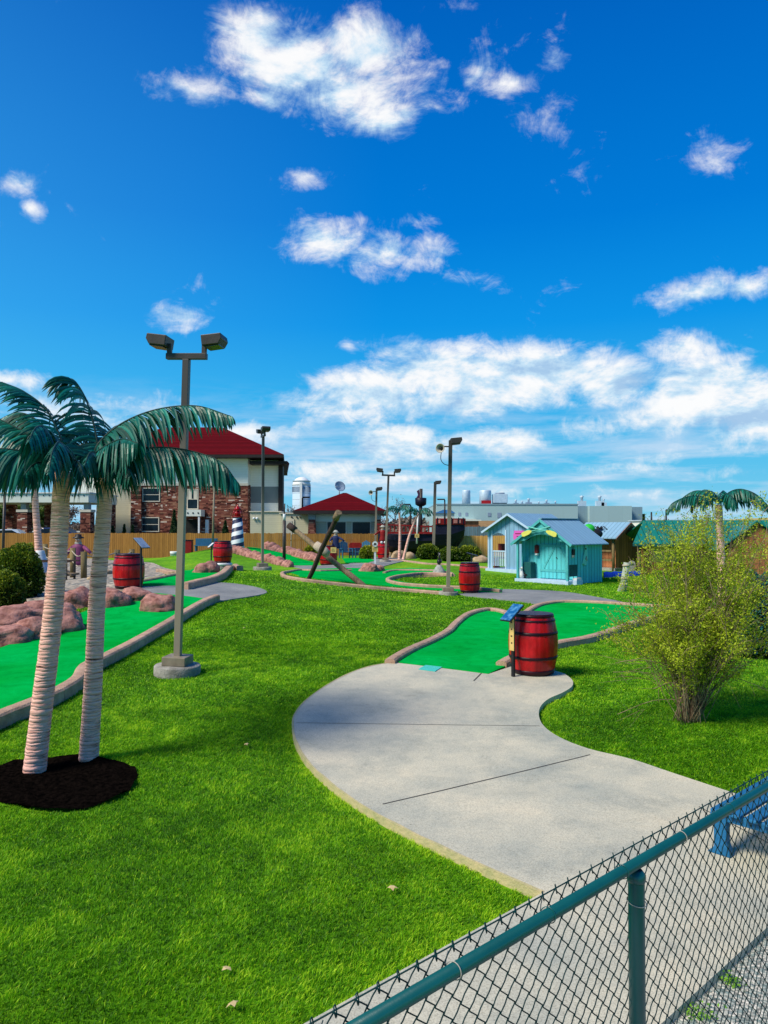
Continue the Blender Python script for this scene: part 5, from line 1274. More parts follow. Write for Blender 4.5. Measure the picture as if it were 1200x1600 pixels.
for x0 in (-.3, WW+.3):
    mb = MB(); roof_slab(mb, x0, EZ3-.3*s3, WW/2, RZ3+.02, -.25, DD+.2, .05); mb.build('roof', MATS['roof_blue_y'], h3)
    MB().bar((x0, -.262, EZ3-.3*s3-.03), (WW/2, -.262, RZ3-.01), .02, .12).build('barge_board', MATS['brown_hut_boards'], h3)
M3 = Matrix.Translation(h3.location) @ Matrix.Rotation(math.atan2(u3.y, u3.x), 4, 'Z')
t = thing('crab_ornament', 'black crab-like ornament lying on the pale roof of the brown hut', 'ornament', tuple(M3 @ Vector((.18, 1.0, EZ3+.25))), 0)
mb = MB().ball((0, 0, .05), .12, 8, (1.3, 1, .5))
for a in range(8):
    an = a*PI/4+.2; mb.tube([(0, 0, .05), (math.cos(an)*.22, math.sin(an)*.2, .16), (math.cos(an)*.40, math.sin(an)*.32, .0)], .022, 5)
mb.build('body', MATS['black_paint'], t)
# parrot on the roof behind the turquoise hut
Yp = 34.0; p = P(922, 846, Yp); t = thing('parrot_figure', 'green and yellow parrot figure peeking over the turquoise hut roof', 'figure', tuple(p))
MB().ball((-.05, 0, .55), .26, 12, (1.1, .9, 1)).build('head', MATS['parrot_green'] if 'parrot_green' in MATS else mat('parrot_green', (0.03, .55, .05), (.02, .42, .04), rough=.5), t)
MB().ball((-.26, -.05, .62), .12, 10, (1.2, .8, .8)).build('beak', MATS['paddle_yellow'], t)
MB().ball((.25, 0, .35), .26, 10, (1.3, .9, .9)).build('body', MATS['black_paint'], t)
MB().tube([(0, 0, -1.7), (0, 0, .4)], .06, 8).build('pole', MATS['wood_post'], t)

# ------------------------------------------------------------------ green-roofed pavilion
Y4 = 33.0; c4 = P(999, 890, Y4); zg4 = h(c4.x, Y4)
h4 = thing('pavilion', 'open wooden pavilion with dark green metal roof behind the big bush', 'pavilion', (c4.x, Y4, zg4), math.radians(-8))
EZ4 = P(996, 849, Y4).z-zg4; RZ4 = EZ4+1.0; W4 = 6.2; D4 = 3.6
for x in (0, 2.1, 4.2, 6.2):
    for y in (0, D4): MB().tube([(x, y, -.1), (x, y, EZ4)], .085, 8).build('post', MATS['wood_post'], h4)
MB().box(0.15, W4, D4-.3, D4-.24, 0, EZ4).build('wall', MATS['brown_boards'], h4)
MB().box(.62, 1.75, .3, .36, .55, 1.65).build('wall_panel', MATS['sign_yellow'], h4)
MB().box(.1, .6, .3, .36, 0, 1.65).build('wall_panel', MATS['brown_boards'], h4)
MB().box(1.76, W4, .3, .36, 0, 1.5).build('wall_panel', MATS['brown_boards'], h4)
# gable ends left/right, slopes towards and away from the camera; ribs run down the slope
M = Matrix.Rotation(PI/2, 4, 'Z')
def gslab(y0, z0, y1, z1):
    m_ = MB(); d = .05
    vs = []
    x0, x1 = -.35, W4+.5
    return m_.add([(x0, y0, z0), (x1, y0, z0), (x1, y1, z1), (x0+.9, y1, z1), (x0, y0, z0+d), (x1, y0, z0+d), (x1, y1, z1+d), (x0+.9, y1, z1+d)], [(0, 1, 2, 3), (7, 6, 5, 4), (0, 4, 5, 1), (1, 5, 6, 2), (2, 6, 7, 3), (3, 7, 4, 0)])
mg = MATS['metal_green_roof'].copy(); 
for n in mg.node_tree.nodes:
    if n.type == 'MATH' and n.operation == 'ADD' and n.inputs[0].is_linked and n.inputs[1].is_linked:
        for l in list(n.inputs[1].links): mg.node_tree.links.remove(l)
        n.inputs[1].default_value = 0
gslab(-.4, EZ4-.05, D4/2, RZ4).build('roof', mg, h4)
gslab(D4+.4, EZ4-.05, D4/2+.01, RZ4).build('roof', mg, h4)
MB().bar((-.35, -.41, EZ4-.07), (W4+.5, -.41, EZ4-.07), .03, .1).build('fascia', MATS['turq_dark'], h4)
# small second gable at the far right with dark boards
Y5 = 30.0; c5 = P(1178, 890, Y5); h5 = thing('hut', 'dark gabled hut showing above the big bush at the right frame edge', 'hut', (c5.x, Y5, h(c5.x, Y5)), math.radians(-15))
ez5 = P(1230, 858, Y5).z-h(c5.x, Y5); 
MB().prism([(-1.0, 0), (1.6, 0), (1.6, ez5), (.1, ez5+1.05), (-1.0, ez5+.1)], 0, .06).build('wall', MATS['brown_boards'], h5)
for x0 in (-1.4, 1.9):
    mb = MB(); roof_slab(mb, x0, ez5-.1, .1, ez5+1.1, -.2, 2.6, .06); mb.build('roof', MATS['roof_green_y'], h5)

# low blue tarp wall, leaning post, arch
mat('tarp', (0.01, 0.06, 0.50), (0.008, 0.04, 0.38), rough=.45, scale=3, bump=.1)
a, b_ = P(944, 907, 31.5), P(1001, 906, 32.5); zt_ = P(944, 894, 31.5).z
mb = MB(); n_ = 14
for i in range(n_):
    t0, t1 = i/n_, (i+1)/n_; q0, q1 = a.lerp(b_, t0), a.lerp(b_, t1); w0 = .05*math.sin(i*1.9); w1 = .05*math.sin((i+1)*1.9)
    mb.add([(q0.x, q0.y+w0, h(q0.x, q0.y)-.05), (q1.x, q1.y+w1, h(q1.x, q1.y)-.05), (q1.x, q1.y+w1*.3, zt_+.02*math.sin(i*2+1)), (q0.x, q0.y+w0*.3, zt_+.02*math.sin(i*2-1)),
            (q0.x, q0.y+.12, h(q0.x, q0.y)-.05), (q1.x, q1.y+.12, h(q1.x, q1.y)-.05), (q1.x, q1.y+.12, zt_+.02*math.sin(i*2+1)), (q0.x, q0.y+.12, zt_+.02*math.sin(i*2-1))], [(0, 1, 2, 3), (3, 2, 6, 7), (5, 4, 7, 6)], True)
tag(mb.build('tarp_wall', MATS['tarp'], recenter=True), 'low bright blue tarp wall between turquoise hut and big bush', 'tarp')
g = G(973, 924); tp_ = P(979, 879, g.y)
t = thing('wooden_post', 'pale leaning wooden post with rope wrap left of the big bush', 'post', tuple(g))
v = tp_-g
MB().tube([(0, 0, -.05), tuple(v*.5), tuple(v)], [.13, .11, .10], 12).build('post', MATS['bleached'] if 'bleached' in MATS else mat('bleached', (.50, .55, .44), (.32, .37, .28), rough=.85, scale=5, bump=.4, grime=.3), t)
for k in (.25, .45, .9): MB().lathe([(.125, -.03), (.135, 0), (.125, .03)], 14, M=Matrix.Translation(v*k)).build('rope_band', MATS['rope'], t)
MB().bar((-.16, 0, .0), (.02, 0, .45), .06, .05).build('prop', MATS['bleached'], t)
g = P(987.5, 893, 33.5); t = thing('stone_marker', 'rounded pale stone marker beside the blue tarp', 'marker', (g.x, 33.5, h(g.x, 33.5)))
z1 = P(987, 876, 33.5).z-h(g.x, 33.5)
MB().prism([(-.16, 0), (.16, 0), (.16, z1-.16)]+[(.16*math.cos(i*PI/8), z1-.16+.16*math.sin(i*PI/8)) for i in range(1, 8)]+[(-.16, z1-.16)], -.04, .04).build('slab', MATS['stone_grey'], t, bevel=.01)
MB().prism([(-.09, 0.4), (.09, .4), (.09, z1-.2)]+[(.09*math.cos(i*PI/8), z1-.2+.1*math.sin(i*PI/8)) for i in range(1, 8)]+[(-.09, z1-.2)], -.05, -.041).build('inset', MATS['turq_dark'], t)

# ------------------------------------------------------------------ crossed logs
mat('driftwood', (0.36, 0.26, 0.15), (0.20, 0.14, 0.085), rough=.85, scale=3, bump=.5, stretch=(5, 5, 1), grime=.5)
mat('dark_log', (0.085, 0.055, 0.045), (0.04, 0.028, 0.024), rough=.85, scale=3, bump=.5, stretch=(5, 5, 1), grime=.4)
gA = G(480, 905); gB = G(577, 918)
t = thing('crossed_logs', 'two long weathered logs crossed and bound like a big X on the lawn', 'log sculpture', tuple((gA+gB)/2))
o0 = (gA+gB)/2; tA1 = P(529, 801, gA.y-2.0); tB1 = P(453, 822, gA.y+0.6)
def log(a, b_, r0, r1, m_, seed):
    a, b_ = a-o0, b_-o0; n = 16; pts = []; rs = []
    for i in range(n+1):
        f = i/n; p = a.lerp(b_, f); pts.append(p+Vector((noise.noise(Vector((f*3, seed, 0))), 0, noise.noise(Vector((f*3, seed, 5)))))*.025); rs.append((r0+(r1-r0)*f)*(1+.14*noise.noise(Vector((f*9, seed, 2)))))
    return MB().tube(pts, rs, 12).build('log', MATS[m_], t)
la = log(gA+Vector((0, 0, -.1)), tA1, .075, .08, 'dark_log', 1); lb = log(gB+Vector((0, 0, -.1)), tB1, .10, .085, 'driftwood', 2)
dv = (tB1-gB).normalized(); xr = (503-600)/F
def at_x(a, b_): s_ = (a.x-xr*a.y)/((a.x-xr*a.y)-(b_.x-xr*b_.y)); return a.lerp(b_, s_)
jc = (at_x(gB, tB1)+at_x(gA, tA1))/2
mb = MB(); 
mb.tube([jc-o0-dv*.28, jc-o0-dv*.1, jc-o0+dv*.1, jc-o0+dv*.28], [.12, .155, .16, .13], 14); mb.build('rope_binding', MATS['rope'], t)
e = tA1-o0; d = (tA1-gA).normalized(); MB().tube([e-d*.28, e+d*.02], [.11, .105], 12).build('log_cap', MATS['driftwood'], t)
e = tB1-o0; MB().tube([e-dv*.25, e+dv*.06], [.12, .115], 12).build('log_cap', MATS['dark_log'], t)

# ------------------------------------------------------------------ bird statue by the pond
g = G(686, 896); t = thing('bird_statue', 'small dark bird statue on a stepped grey cone by the pond', 'statue', tuple(g))
MB().lathe([(.30, -.05), (.30, .05), (.26, .10), (.25, .16), (.20, .20), (.18, .27), (.13, .31), (.11, .38), (.001, .40)], 24).build('plinth', MATS['stone_grey'], t)
MB().ball((0, 0, .52), .11, 10, (.9, 1.1, 1.2)).tube([(0, 0, .55), (.02, -.03, .72), (.0, -.02, .86)], [.07, .04, .05], 8).ball((0, -.03, .90), .06, 8).build('body', MATS['black_paint'], t)
MB().bar((0, -.06, .90), (.02, -.22, .86), .03, .03).build('beak', MATS['stone_grey'], t)
MB().ball((.1, .05, .55), .08, 8, (.5, 1.5, 1)).build('wing', MATS['bronze'], t)
# ------------------------------------------------------------------ stone veneer
def stone(name, scale=1.0):
    m, nt, b = nmat(name); L = nt.links.new
    tc = N(nt, 'ShaderNodeTexCoord'); s = N(nt, 'ShaderNodeSeparateXYZ'); L(tc.outputs['Object'], s.inputs[0])
    ad = N(nt, 'ShaderNodeMath', operation='ADD'); L(s.outputs[0], ad.inputs[0]); L(s.outputs[1], ad.inputs[1])
    c = N(nt, 'ShaderNodeCombineXYZ'); L(ad.outputs[0], c.inputs[0]); L(s.outputs[2], c.inputs[1])
    cols = []
    for sc_, off in ((1.7*scale, 0), (1.15*scale, 3.3)):
        br = N(nt, 'ShaderNodeTexBrick'); br.offset = .37; br.squash = 1.6; br.squash_frequency = 3
        br.inputs['Scale'].default_value = sc_; br.inputs['Brick Width'].default_value = .75; br.inputs['Row Height'].default_value = .19
        br.inputs['Mortar Size'].default_value = .012; br.inputs['Color1'].default_value = (0, 0, 0, 1); br.inputs['Color2'].default_value = (1, 1, 1, 1); br.inputs['Mortar'].default_value = (.2, .2, .2, 1)
        L(c.outputs[0], br.inputs['Vector']); cols.append(br)
    nz = N(nt, 'ShaderNodeTexNoise', i_Scale=1.3, i_Detail=2.0); L(c.outputs[0], nz.inputs['Vector'])
    mixf = N(nt, 'ShaderNodeMix', data_type='RGBA'); gt = N(nt, 'ShaderNodeMath', operation='GREATER_THAN'); gt.inputs[1].default_value = .52; L(nz.outputs['Fac'], gt.inputs[0])
    L(gt.outputs[0], mixf.inputs[0]); L(cols[0].outputs['Color'], mixf.inputs[6]); L(cols[1].outputs['Color'], mixf.inputs[7])
    r = ramp(nt, [(0, (.05, .018, .015)), (.18, (.15, .05, .035)), (.42, (.26, .10, .065)), (.66, (.36, .18, .11)), (.82, (.19, .06, .045)), (.93, (.62, .50, .40)), (1, (.70, .60, .50))], 'CONSTANT')
    L(mixf.outputs[2], r.inputs[0]); L(r.outputs[0], b.inputs['Base Color']); b.inputs['Roughness'].default_value = .95; b.inputs['Specular IOR Level'].default_value = .1
    bp = N(nt, 'ShaderNodeBump', i_Strength=.7, i_Distance=.05); L(mixf.outputs[2], bp.inputs['Height']); L(bp.outputs[0], b.inputs['Normal'])
    MATS[name] = m
stone('stone_wall')
mat('cream_plain', (0.72, 0.76, 0.66), (0.66, 0.70, 0.61), rough=.8, scale=.6, bump=0)
mat('grey_green', (0.23, 0.27, 0.25), (0.20, 0.24, 0.22), rough=.8, scale=.6, bump=0)  # wing wall tone with its shade in the colour
mat('asphalt', (0.055, 0.055, 0.055), (0.04, 0.04, 0.04), rough=.9, scale=3, bump=.1)
mat('silver', (0.55, 0.66, 0.72), (0.42, 0.54, 0.62), rough=.45, scale=1, bump=0, metal=.15)
mat('snow_white', (.8, .82, .8), (.72, .74, .72), rough=.5, bump=0)

def window(parent, x0, x1, z0, z1, y=0.0, fr=.09, rail=True, curtain=False):
    w = MB().box(x0, x1, y-.06, y-.005, z0, z0+fr).box(x0, x1, y-.06, y-.005, z1-fr, z1).box(x0, x0+fr, y-.058, y-.005, z0+fr, z1-fr).box(x1-fr, x1, y-.058, y-.005, z0+fr, z1-fr).build('window', MATS['cream_trim'], parent)
    MB().box(x0+fr, x1-fr, y-.03, y-.006, z0+fr, z1-fr).build('pane', MATS['window_glass'], w)
    if rail: MB().box(x0+fr, x1-fr, y-.05, y-.031, (z0+z1)/2-.03, (z0+z1)/2+.03).build('rail', MATS['cream_trim'], w)
    if curtain: MB().box(x0+fr+.05, (x0+x1)/2-.1, y-.034, y-.0305, (z0+z1)/2, z1-fr).box((x0+x1)/2+.1, x1-fr-.05, y-.034, y-.0305, (z0+z1)/2, z1-fr).build('curtain', MATS['cream_trim'], w)
    return w
# ------------------------------------------------------------------ hotel
YH = 74.0
def hx(px): return P(px, 800, YH).x
def hz2(py): return P(600, py, YH).z
X0, X1 = hx(205), hx(387); base = .35
ho = thing('hotel', 'three-storey hotel with dark red roof, cream upper walls and brown stone lower walls', 'hotel', (X1, YH, base))
def lx(px): return hx(px)-X1
def lz(py): return hz2(py)-base
zE = lz(716); zS = lz(757)
# stone storeys, then cream top storey
MB().box(lx(205), 0, 0, 14, 0, zS).build('stone_wall', MATS['stone_wall'], ho)
MB().box(lx(205)-.0, 0, .05, 14, zS+.002, zE).build('upper_wall', MATS['siding_cream'], ho)
MB().box(lx(205)-.05, .06, -.05, .1, zS-.12, zS+.12).build('string_course', MATS['cream_trim'], ho)
MB().box(lx(206), lx(222), -.35, -.001, 0, zS-.2).build('stone_pier', MATS['stone_wall'], ho)
# olive siding bay to the left
MB().box(lx(172), lx(205)-.001, .4, 14, 0, zE).build('side_wall', MATS['siding_olive'], ho)
MB().box(lx(150), lx(173), 1.5, 14, 0, zE-.3).build('stone_wall', MATS['stone_wall'], ho)
MB().box(lx(202), lx(203.5), .25, .4, 2, zE).build('downpipe', MATS['cream_trim'], ho)
# recessed right wing; its shade is put into the grey spandrel colour
WB = P(434, 800, YH+14).x-X1
def wing(z0, z1, name, m_): 
    pl_ = [(.002, 1.6), (lx(434), 1.6), (WB, 14), (.002, 14)]
    return MB().add([(a, b2, z) for z in (z0, z1) for a, b2 in pl_], [(3, 2, 1, 0), (4, 5, 6, 7), (0, 1, 5, 4), (1, 2, 6, 5), (2, 3, 7, 6), (3, 0, 4, 7)]).build(name, m_, ho)
wing(lz(785)+.0, zS-.12, 'spandrel', MATS['grey_green']); pass
wing(zS-.118, zE+.1, 'upper_wall', MATS['siding_cream'])
wing(0, lz(785)-.002, 'wall', MATS['siding_cream'])
MB().box(lx(432), lx(439), 1.2, 2.2, 0, zE+.05).build('corner_column', MATS['dark_trim'], ho)
# windows
window(ho, lx(222.5), lx(250), lz(784), lz(762), -0.0); window(ho, lx(221), lx(249), lz(831), lz(808), -0.0)
window(ho, lx(292), lx(310), lz(796), lz(764), -0.0, curtain=True)
# small entrance canopy
cn = MB().box(lx(288), lx(320), -1.6, -.002, lz(807), lz(797)).build('entrance_canopy', MATS['cream_plain'], ho)
mb = MB(); 
for k in range(4): mb.box(lx(291+8*k), lx(293+8*k), -1.64, -1.601, lz(803), lz(801))
mb.build('canopy_detail', MATS['dark_trim'], ho)
MB().box(lx(291), lx(312), -.05, -.003, 0, lz(812)).build('entrance_door', MATS['inside_dark'], ho)
for px in (290, 315.5): MB().box(lx(px), lx(px+2.4), -1.55, -1.35, 0, lz(807)-.002).build('canopy_post', MATS['snow_white'], ho)
MB().box(lx(322), lx(327), -.3, -.003, 0, lz(812)).build('downpipe', MATS['snow_white'], ho)
# roof: broad hip, ridge to the left
def hip(name, parent, x0, x1, y0, y1, ze, zr, rx0, rx1, ry, m, t=.28, xb=None):
    xb = x1 if xb is None else xb
    vs = [(x0, y0, ze), (x1, y0, ze), (xb, y1, ze), (x0, y1, ze), (rx0, ry, zr), (rx1, ry, zr), (x0, y0, ze-t), (x1, y0, ze-t), (xb, y1, ze-t), (x0, y1, ze-t)]
    MB().add(vs, [(0, 1, 5, 4), (1, 2, 5), (2, 3, 4, 5), (3, 0, 4)]).build(name, m, parent)
    return MB().add([(a, b_, c-.012) for a, b_, c in vs], [(0, 6, 7, 1), (1, 7, 8, 2), (2, 8, 9, 3), (3, 9, 6, 0), (6, 9, 8, 7)]).build('fascia', MATS['dark_trim'], parent)
hip('roof', ho, lx(150), lx(446), -1.3, 18, zE+.25, P(600, 669, YH+9).z-base, lx(215), lx(318), 8.3, MATS['red_roof'], xb=P(446, 800, YH+18).x-X1)
hip('wing_roof', ho, lx(390), lx(449), -.3, 16, zE-.30, zE+.2, lx(396), lx(436), 8, MATS['red_roof'], xb=P(449, 800, YH+16).x-X1)
# porte-cochere on the left
YC = 66.0
def cx(px): return P(px, 800, YC).x
def cz(py): return P(600, py, YC).z-.35
pc = thing('entrance_canopy', 'long white drive-through canopy on stone pillars left of the hotel', 'canopy', (cx(138), YC, .35)); o_ = cx(138)
MB().box(cx(-60)-o_, 0, 0, 7, cz(785), cz(771)).build('beam', MATS['cream_plain'], pc)
MB().box(cx(-60)-o_, .12, -.12, 7.1, cz(771)+.002, cz(769)).build('cornice', MATS['snow_white'], pc)
mb = MB()
for px in range(-50, 138, 9): mb.box(cx(px)-o_, cx(px+1.6)-o_, -.04, -.002, cz(775), cz(773.5))
mb.build('dentils', MATS['dark_trim'], pc)
for a, b_ in ((-45, -30), (24, 40), (123, 139)):
    pl = MB().box(cx(a)-o_, cx(b_)-o_, .3, 1.3, 0, cz(800)).build('pillar', MATS['stone_wall'], pc)
    MB().box(cx(a)-o_-.06, cx(b_)-o_+.06, .24, 1.36, cz(800)+.001, cz(796)).build('capital', MATS['cream_trim'], pl)
    MB().box(cx(a+4)-o_, cx(b_-4)-o_, .5, 1.1, cz(796)+.002, cz(785)-.002).build('neck', MATS['stone_grey'], pl)
    MB().box(cx(a)-o_, cx(b_)-o_, 5.6, 6.6, 0, cz(785)-.003).build('pillar', MATS['stone_wall'], pc)
MB().box(cx(60)-o_, .0, 8.5, 12, cz(770)-.3, cz(770)+2.4).build('rear_wall', MATS['siding_cream'], pc)

# ------------------------------------------------------------------ link building and restaurant
YL = 68.0
def L_(px): return P(px, 800, YL).x
def Lz(py): return P(600, py, YL).z-.35
lk = thing('service_building', 'low flat-roofed olive beige building linking hotel and red-roofed restaurant', 'building', (L_(391), YL, .35)); o_ = L_(391)
MB().box(0, L_(440)-o_, 0, 10, 0, Lz(800)).build('wall', MATS['siding_olive'], lk)
MB().box(L_(440)-o_+.002, L_(486)-o_, -.6, 10, 0, Lz(803)).build('wall', MATS['siding_olive'], lk)
MB().box(-.1, L_(440)-o_, -.12, 10.1, Lz(800)+.001, Lz(798.5)).build('parapet', MATS['cream_trim'], lk)
MB().box(L_(438)-o_, L_(486)-o_, -.72, 10.1, Lz(803)+.001, Lz(801.5)).build('parapet', MATS['cream_trim'], lk)
dr_ = MB().box(L_(443)-o_, L_(461)-o_, -.68, -.602, 0, Lz(811)).build('door_frame', MATS['cream_trim'], lk)
MB().box(L_(446)-o_, L_(458)-o_, -.72, -.681, 0, Lz(814)).build('door', MATS['door_grey'], dr_)
for px in (397, 402): MB().ball((L_(px)-o_, -.12, Lz(810)), .12, 8).build('wall_lamp', MATS['snow_white'], lk)
for px in (456, 464, 469): MB().box(L_(px)-o_, L_(px+2)-o_, -.7, -.603, Lz(809), Lz(807)).build('wall_lamp', MATS['dark_trim'], lk)
YR = 64.0
def R_(px): return P(px, 800, YR).x
def Rz(py): return P(600, py, YR).z-.35
rs = thing('restaurant', 'single-storey building with pyramid dark red roof and two dark windows', 'building', (R_(535), YR, .35)); o_ = R_(535)
MB().box(R_(489)-o_, R_(592)-o_, 0, 8, 0, Rz(815)).build('wall', MATS['siding_olive'], rs)
MB().box(R_(491)-o_, R_(588)-o_, -.15, 8, Rz(815)+.002, Rz(801)).build('frieze', MATS['cream_plain'], rs)
for a, b_ in ((510, 542), (549, 580)):
    w = MB().box(R_(a)-o_, R_(b_)-o_, -.08, -.002, .8, Rz(814)).build('window', MATS['cream_trim'], rs)
    MB().box(R_(a+2)-o_, R_(b_-2)-o_, -.12, -.081, .9, Rz(816)).build('pane', MATS['window_glass'], w)
for a, b_, tp in ((481, 496, 2.5), (584, 597, 2)):
    MB().prism([(R_(a)-o_, 0), (R_(b_)-o_, 0), (R_(b_-tp)-o_, Rz(812)), (R_(a+tp)-o_, Rz(812))], -.7, -.16).build('stone_pier', MATS['stone_wall'], rs)
    MB().box(R_(a+tp-.5)-o_, R_(b_-tp+.5)-o_, -.74, -.16, Rz(812)+.001, Rz(803)).build('pier_cap', MATS['stone_grey'], rs)
hip('roof', rs, R_(461)-o_, R_(604)-o_, -1.2, 9.2, Rz(798), P(600, 770, YR+4).z-.35, -.15, .15, 4, MATS['red_roof'])
pd = P(530, 761, YR+4); t = thing('satellite_dish', 'grey satellite dish on a short mast at the tip of the red pyramid roof', 'dish', (pd.x, pd.y, pd.z))
MB().lathe([(.001, 0), (.25, .04), (.45, .14), (.52, .2), (.44, .16), (.001, .03)], 20, M=Matrix.Rotation(math.radians(65), 4, 'X') @ Matrix.Rotation(math.radians(25), 4, 'Y')).build('reflector', MATS['sign_grey'], t)
MB().tube([(0, .05, 0), (.0, .1, -.9)], .05, 8).build('mast', MATS['silver'], t)
MB().tube([(0, -.1, .1), (-.35, -.5, .0)], .03, 6).build('feed_arm', MATS['silver'], t)

# ------------------------------------------------------------------ silo
YS = 150.0; pc_ = P(471, 830, YS); zt0 = P(471, 745, YS).z; Rr = 14.2*YS/F
t = thing('silo', 'tall pale silver farm silo with domed top behind the low buildings', 'silo', (pc_.x, YS, 0))
m_ = mat('silo_sheet', (0.48, 0.60, 0.70), (0.42, 0.55, 0.66), rough=.6, scale=.5, bump=0)
mb = MB().lathe([(Rr, 0), (Rr, zt0-Rr*1.0)], 40); mb.build('shell', m_, t)
MB().lathe([(Rr*math.cos(a)*1.01, zt0-Rr*1.0+Rr*.98*math.sin(a)) for a in [i*PI/2/8 for i in range(9)]], 40).build('dome', MATS['snow_white'], t)
for k in range(9): MB().lathe([(Rr+.01, 2+k*1.25), (Rr+.04, 2.05+k*1.25), (Rr+.01, 2.1+k*1.25)], 40).build('band', MATS['silver'], t)
mb = MB()
for k in range(26):
    a = -PI+PI*k/26
    if -.95 < a+PI/2+.2 < .0 and False: continue
    mb.bar((math.cos(a)*(Rr+.03), math.sin(a)*(Rr+.03), zt0-Rr-1.3), (math.cos(a)*(Rr+.03), math.sin(a)*(Rr+.03), zt0-Rr-.2), .12, .05)
mb.build('staves', MATS['sign_grey'], t)
MB().box(-.1, .35, -Rr-.4, -Rr+.05, 0, zt0-Rr*.7).build('chute', MATS['snow_white'], t)

# ------------------------------------------------------------------ factory
YF = 200.0
def Fx(px, Y=YF): return P(px, 800, Y).x
def Fz(py, Y=YF): return P(600, py, Y).z
fa = thing('factory', 'long pale grey-green factory hall with flat roof across the horizon', 'factory', (Fx(903), YF, 0)); o_ = Fx(903)
MB().box(Fx(682)-o_, 0, 0, 60, -.5, Fz(789)).build('hall', MATS['factory_panel'], fa)
MB().box(-.1+.11, Fx(932)-o_, 8, 60, -.5, Fz(789.5)).build('hall_side', MATS['factory_side'], fa)
MB().box(Fx(931)-o_, Fx(999)-o_, 6, 55, -.5, Fz(790.5, YF+6)).build('hall', MATS['factory_panel'], fa)
MB().box(Fx(999)-o_+.01, Fx(1022)-o_, 9, 50, -.5, Fz(792, YF+9)).build('hall_side', MATS['factory_side'], fa)
MB().box(Fx(682)-o_, .1, -.15, 60, Fz(789)+.01, Fz(789)+.35).build('roof_edge', MATS['factory_side'], fa)
for px, w, z0, z1 in ((705, 4, 806, 801), (716, 4, 806, 801), (727, 4, 806, 801), (762, 5, 807, 801), (777, 6, 809, 801)):
    MB().box(Fx(px)-o_, Fx(px+w)-o_, -.1, -.01, Fz(z0), Fz(z1)).build('window', MATS['sign_grey'], fa)
MB().box(Fx(682)-o_, Fx(742)-o_, -3, -.02, -.5, Fz(811)).build('lower_band', MATS['cream_plain'], fa)
for px, w, t0, lab in ((722, 13, 766, 'slim silver tank'), (749, 18.5, 766, 'broad silver tank')):
    r_ = w/2*(YF+12)/F; t = thing('roof_tank', lab+' standing on the factory roof', 'tank', (Fx(px+w/2, YF+12), YF+12, Fz(789)))
    hh = Fz(t0, YF+12)-Fz(789); MB().lathe([(r_, 0), (r_, hh-.3), (r_*.9, hh), (.01, hh+.15)], 28).build('shell', MATS['silver'], t)
    if w > 15: MB().box(-r_*.8, r_*.8, -r_-.3, -r_+.1, .3, 1.6).build('red_frame', MATS['barrel_red'], t)
t = thing('rooftop_cooler', 'boxy silver cooling unit with dark base on the factory roof', 'cooling unit', (Fx(781, YF+12), YF+12, Fz(789))); w = 11*(YF+12)/F
hh = Fz(771, YF+12)-Fz(789); MB().box(-w, w, -1.5, 1.5, .9, hh*.95).build('housing', MATS['silver'], t, bevel=.1); MB().box(-w, w*.9, -1.3, 1.3, 0, .899).build('frame', MATS['navy'], t); MB().lathe([(w*.7, hh*.951), (w*.7, hh*1.05)], 20).build('fan_ring', MATS['sign_grey'], t)
for px, s in ((806, 1), (816, .8), (826, 1.2), (842, .7), (854, 1), (868, .8), (909, 1.6), (937, 1.6), (943, 1.1)):
    t = thing('roof_vent', 'small vent unit on the flat factory roof', 'vent', (Fx(px, YF+10), YF+10, Fz(789)), group='small vents along the factory roof')
    MB().box(-.7*s, .7*s, -.7, .7, 0, .9*s).build('housing', MATS['silver' if px % 2 else 'sign_grey'], t); MB().lathe([(.25*s, .9*s+.001), (.25*s, 1.5*s), (.4*s, 1.7*s), (.01, 1.9*s)], 10).build('cowl', MATS['silver'], t)
# brown and tan sheds between factory and orange fence
Yb = 100.0
t = thing('storage_shed', 'low tan-roofed shed below the factory wall', 'shed', (P(770, 800, Yb).x, Yb, 0)); o_ = P(770, 800, Yb).x
MB().box(P(737, 800, Yb).x-o_, P(835, 800, Yb).x-o_, 0, 8, 0, P(600, 830, Yb).z).build('wall', MATS['brown_boards'], t)
MB().add([(P(735, 800, Yb).x-o_, -.5, P(600, 829, Yb).z), (P(838, 800, Yb).x-o_, -.5, P(600, 829, Yb).z), (P(828, 800, Yb).x-o_, 5, P(600, 813, Yb).z), (P(745, 800, Yb).x-o_, 5, P(600, 813, Yb).z)], [(0, 1, 2, 3)]).build('roof', mat('tan_shingle', (.30, .19, .08), (.22, .14, .06), rough=.9, scale=2, bump=.1), t)
t = thing('storage_shed', 'grey-brown shed between ship and tan-roofed shed', 'shed', (P(725, 800, Yb-4).x, Yb-4, 0))
MB().box(-2.6, 1.9, 0, 6, 0, P(600, 814, Yb-4).z).build('wall', MATS['brown_boards'], t); MB().box(-2.8, 2.2, -.3, 6.2, P(600, 814, Yb-4).z+.002, P(600, 812, Yb-4).z).build('roof', MATS['cream_plain'], t)
MB().box(-1, .6, -.1, -.01, .5, 2.2).build('window', MATS['inside_dark'], t)
Yb = 130
t = thing('gazebo', 'far shelter with blue hipped roof behind the ship', 'shelter', (P(698, 800, Yb).x, Yb, 0)); k = Yb/F
MB().add([(-20*k, 0, P(0, 802, Yb).z), (14*k, 0, P(0, 802, Yb).z), (14*k, 4, P(0, 802, Yb).z), (-20*k, 4, P(0, 802, Yb).z), (-4*k, 2, P(0, 796, Yb).z), (8*k, 2, P(0, 796, Yb).z)], [(0, 1, 5, 4), (1, 2, 5), (2, 3, 4, 5), (3, 0, 4)]).build('roof', MATS['sign_blue'] if False else mat('blue_roof', (.03, .12, .26), (.02, .1, .22), rough=.6, bump=0), t)
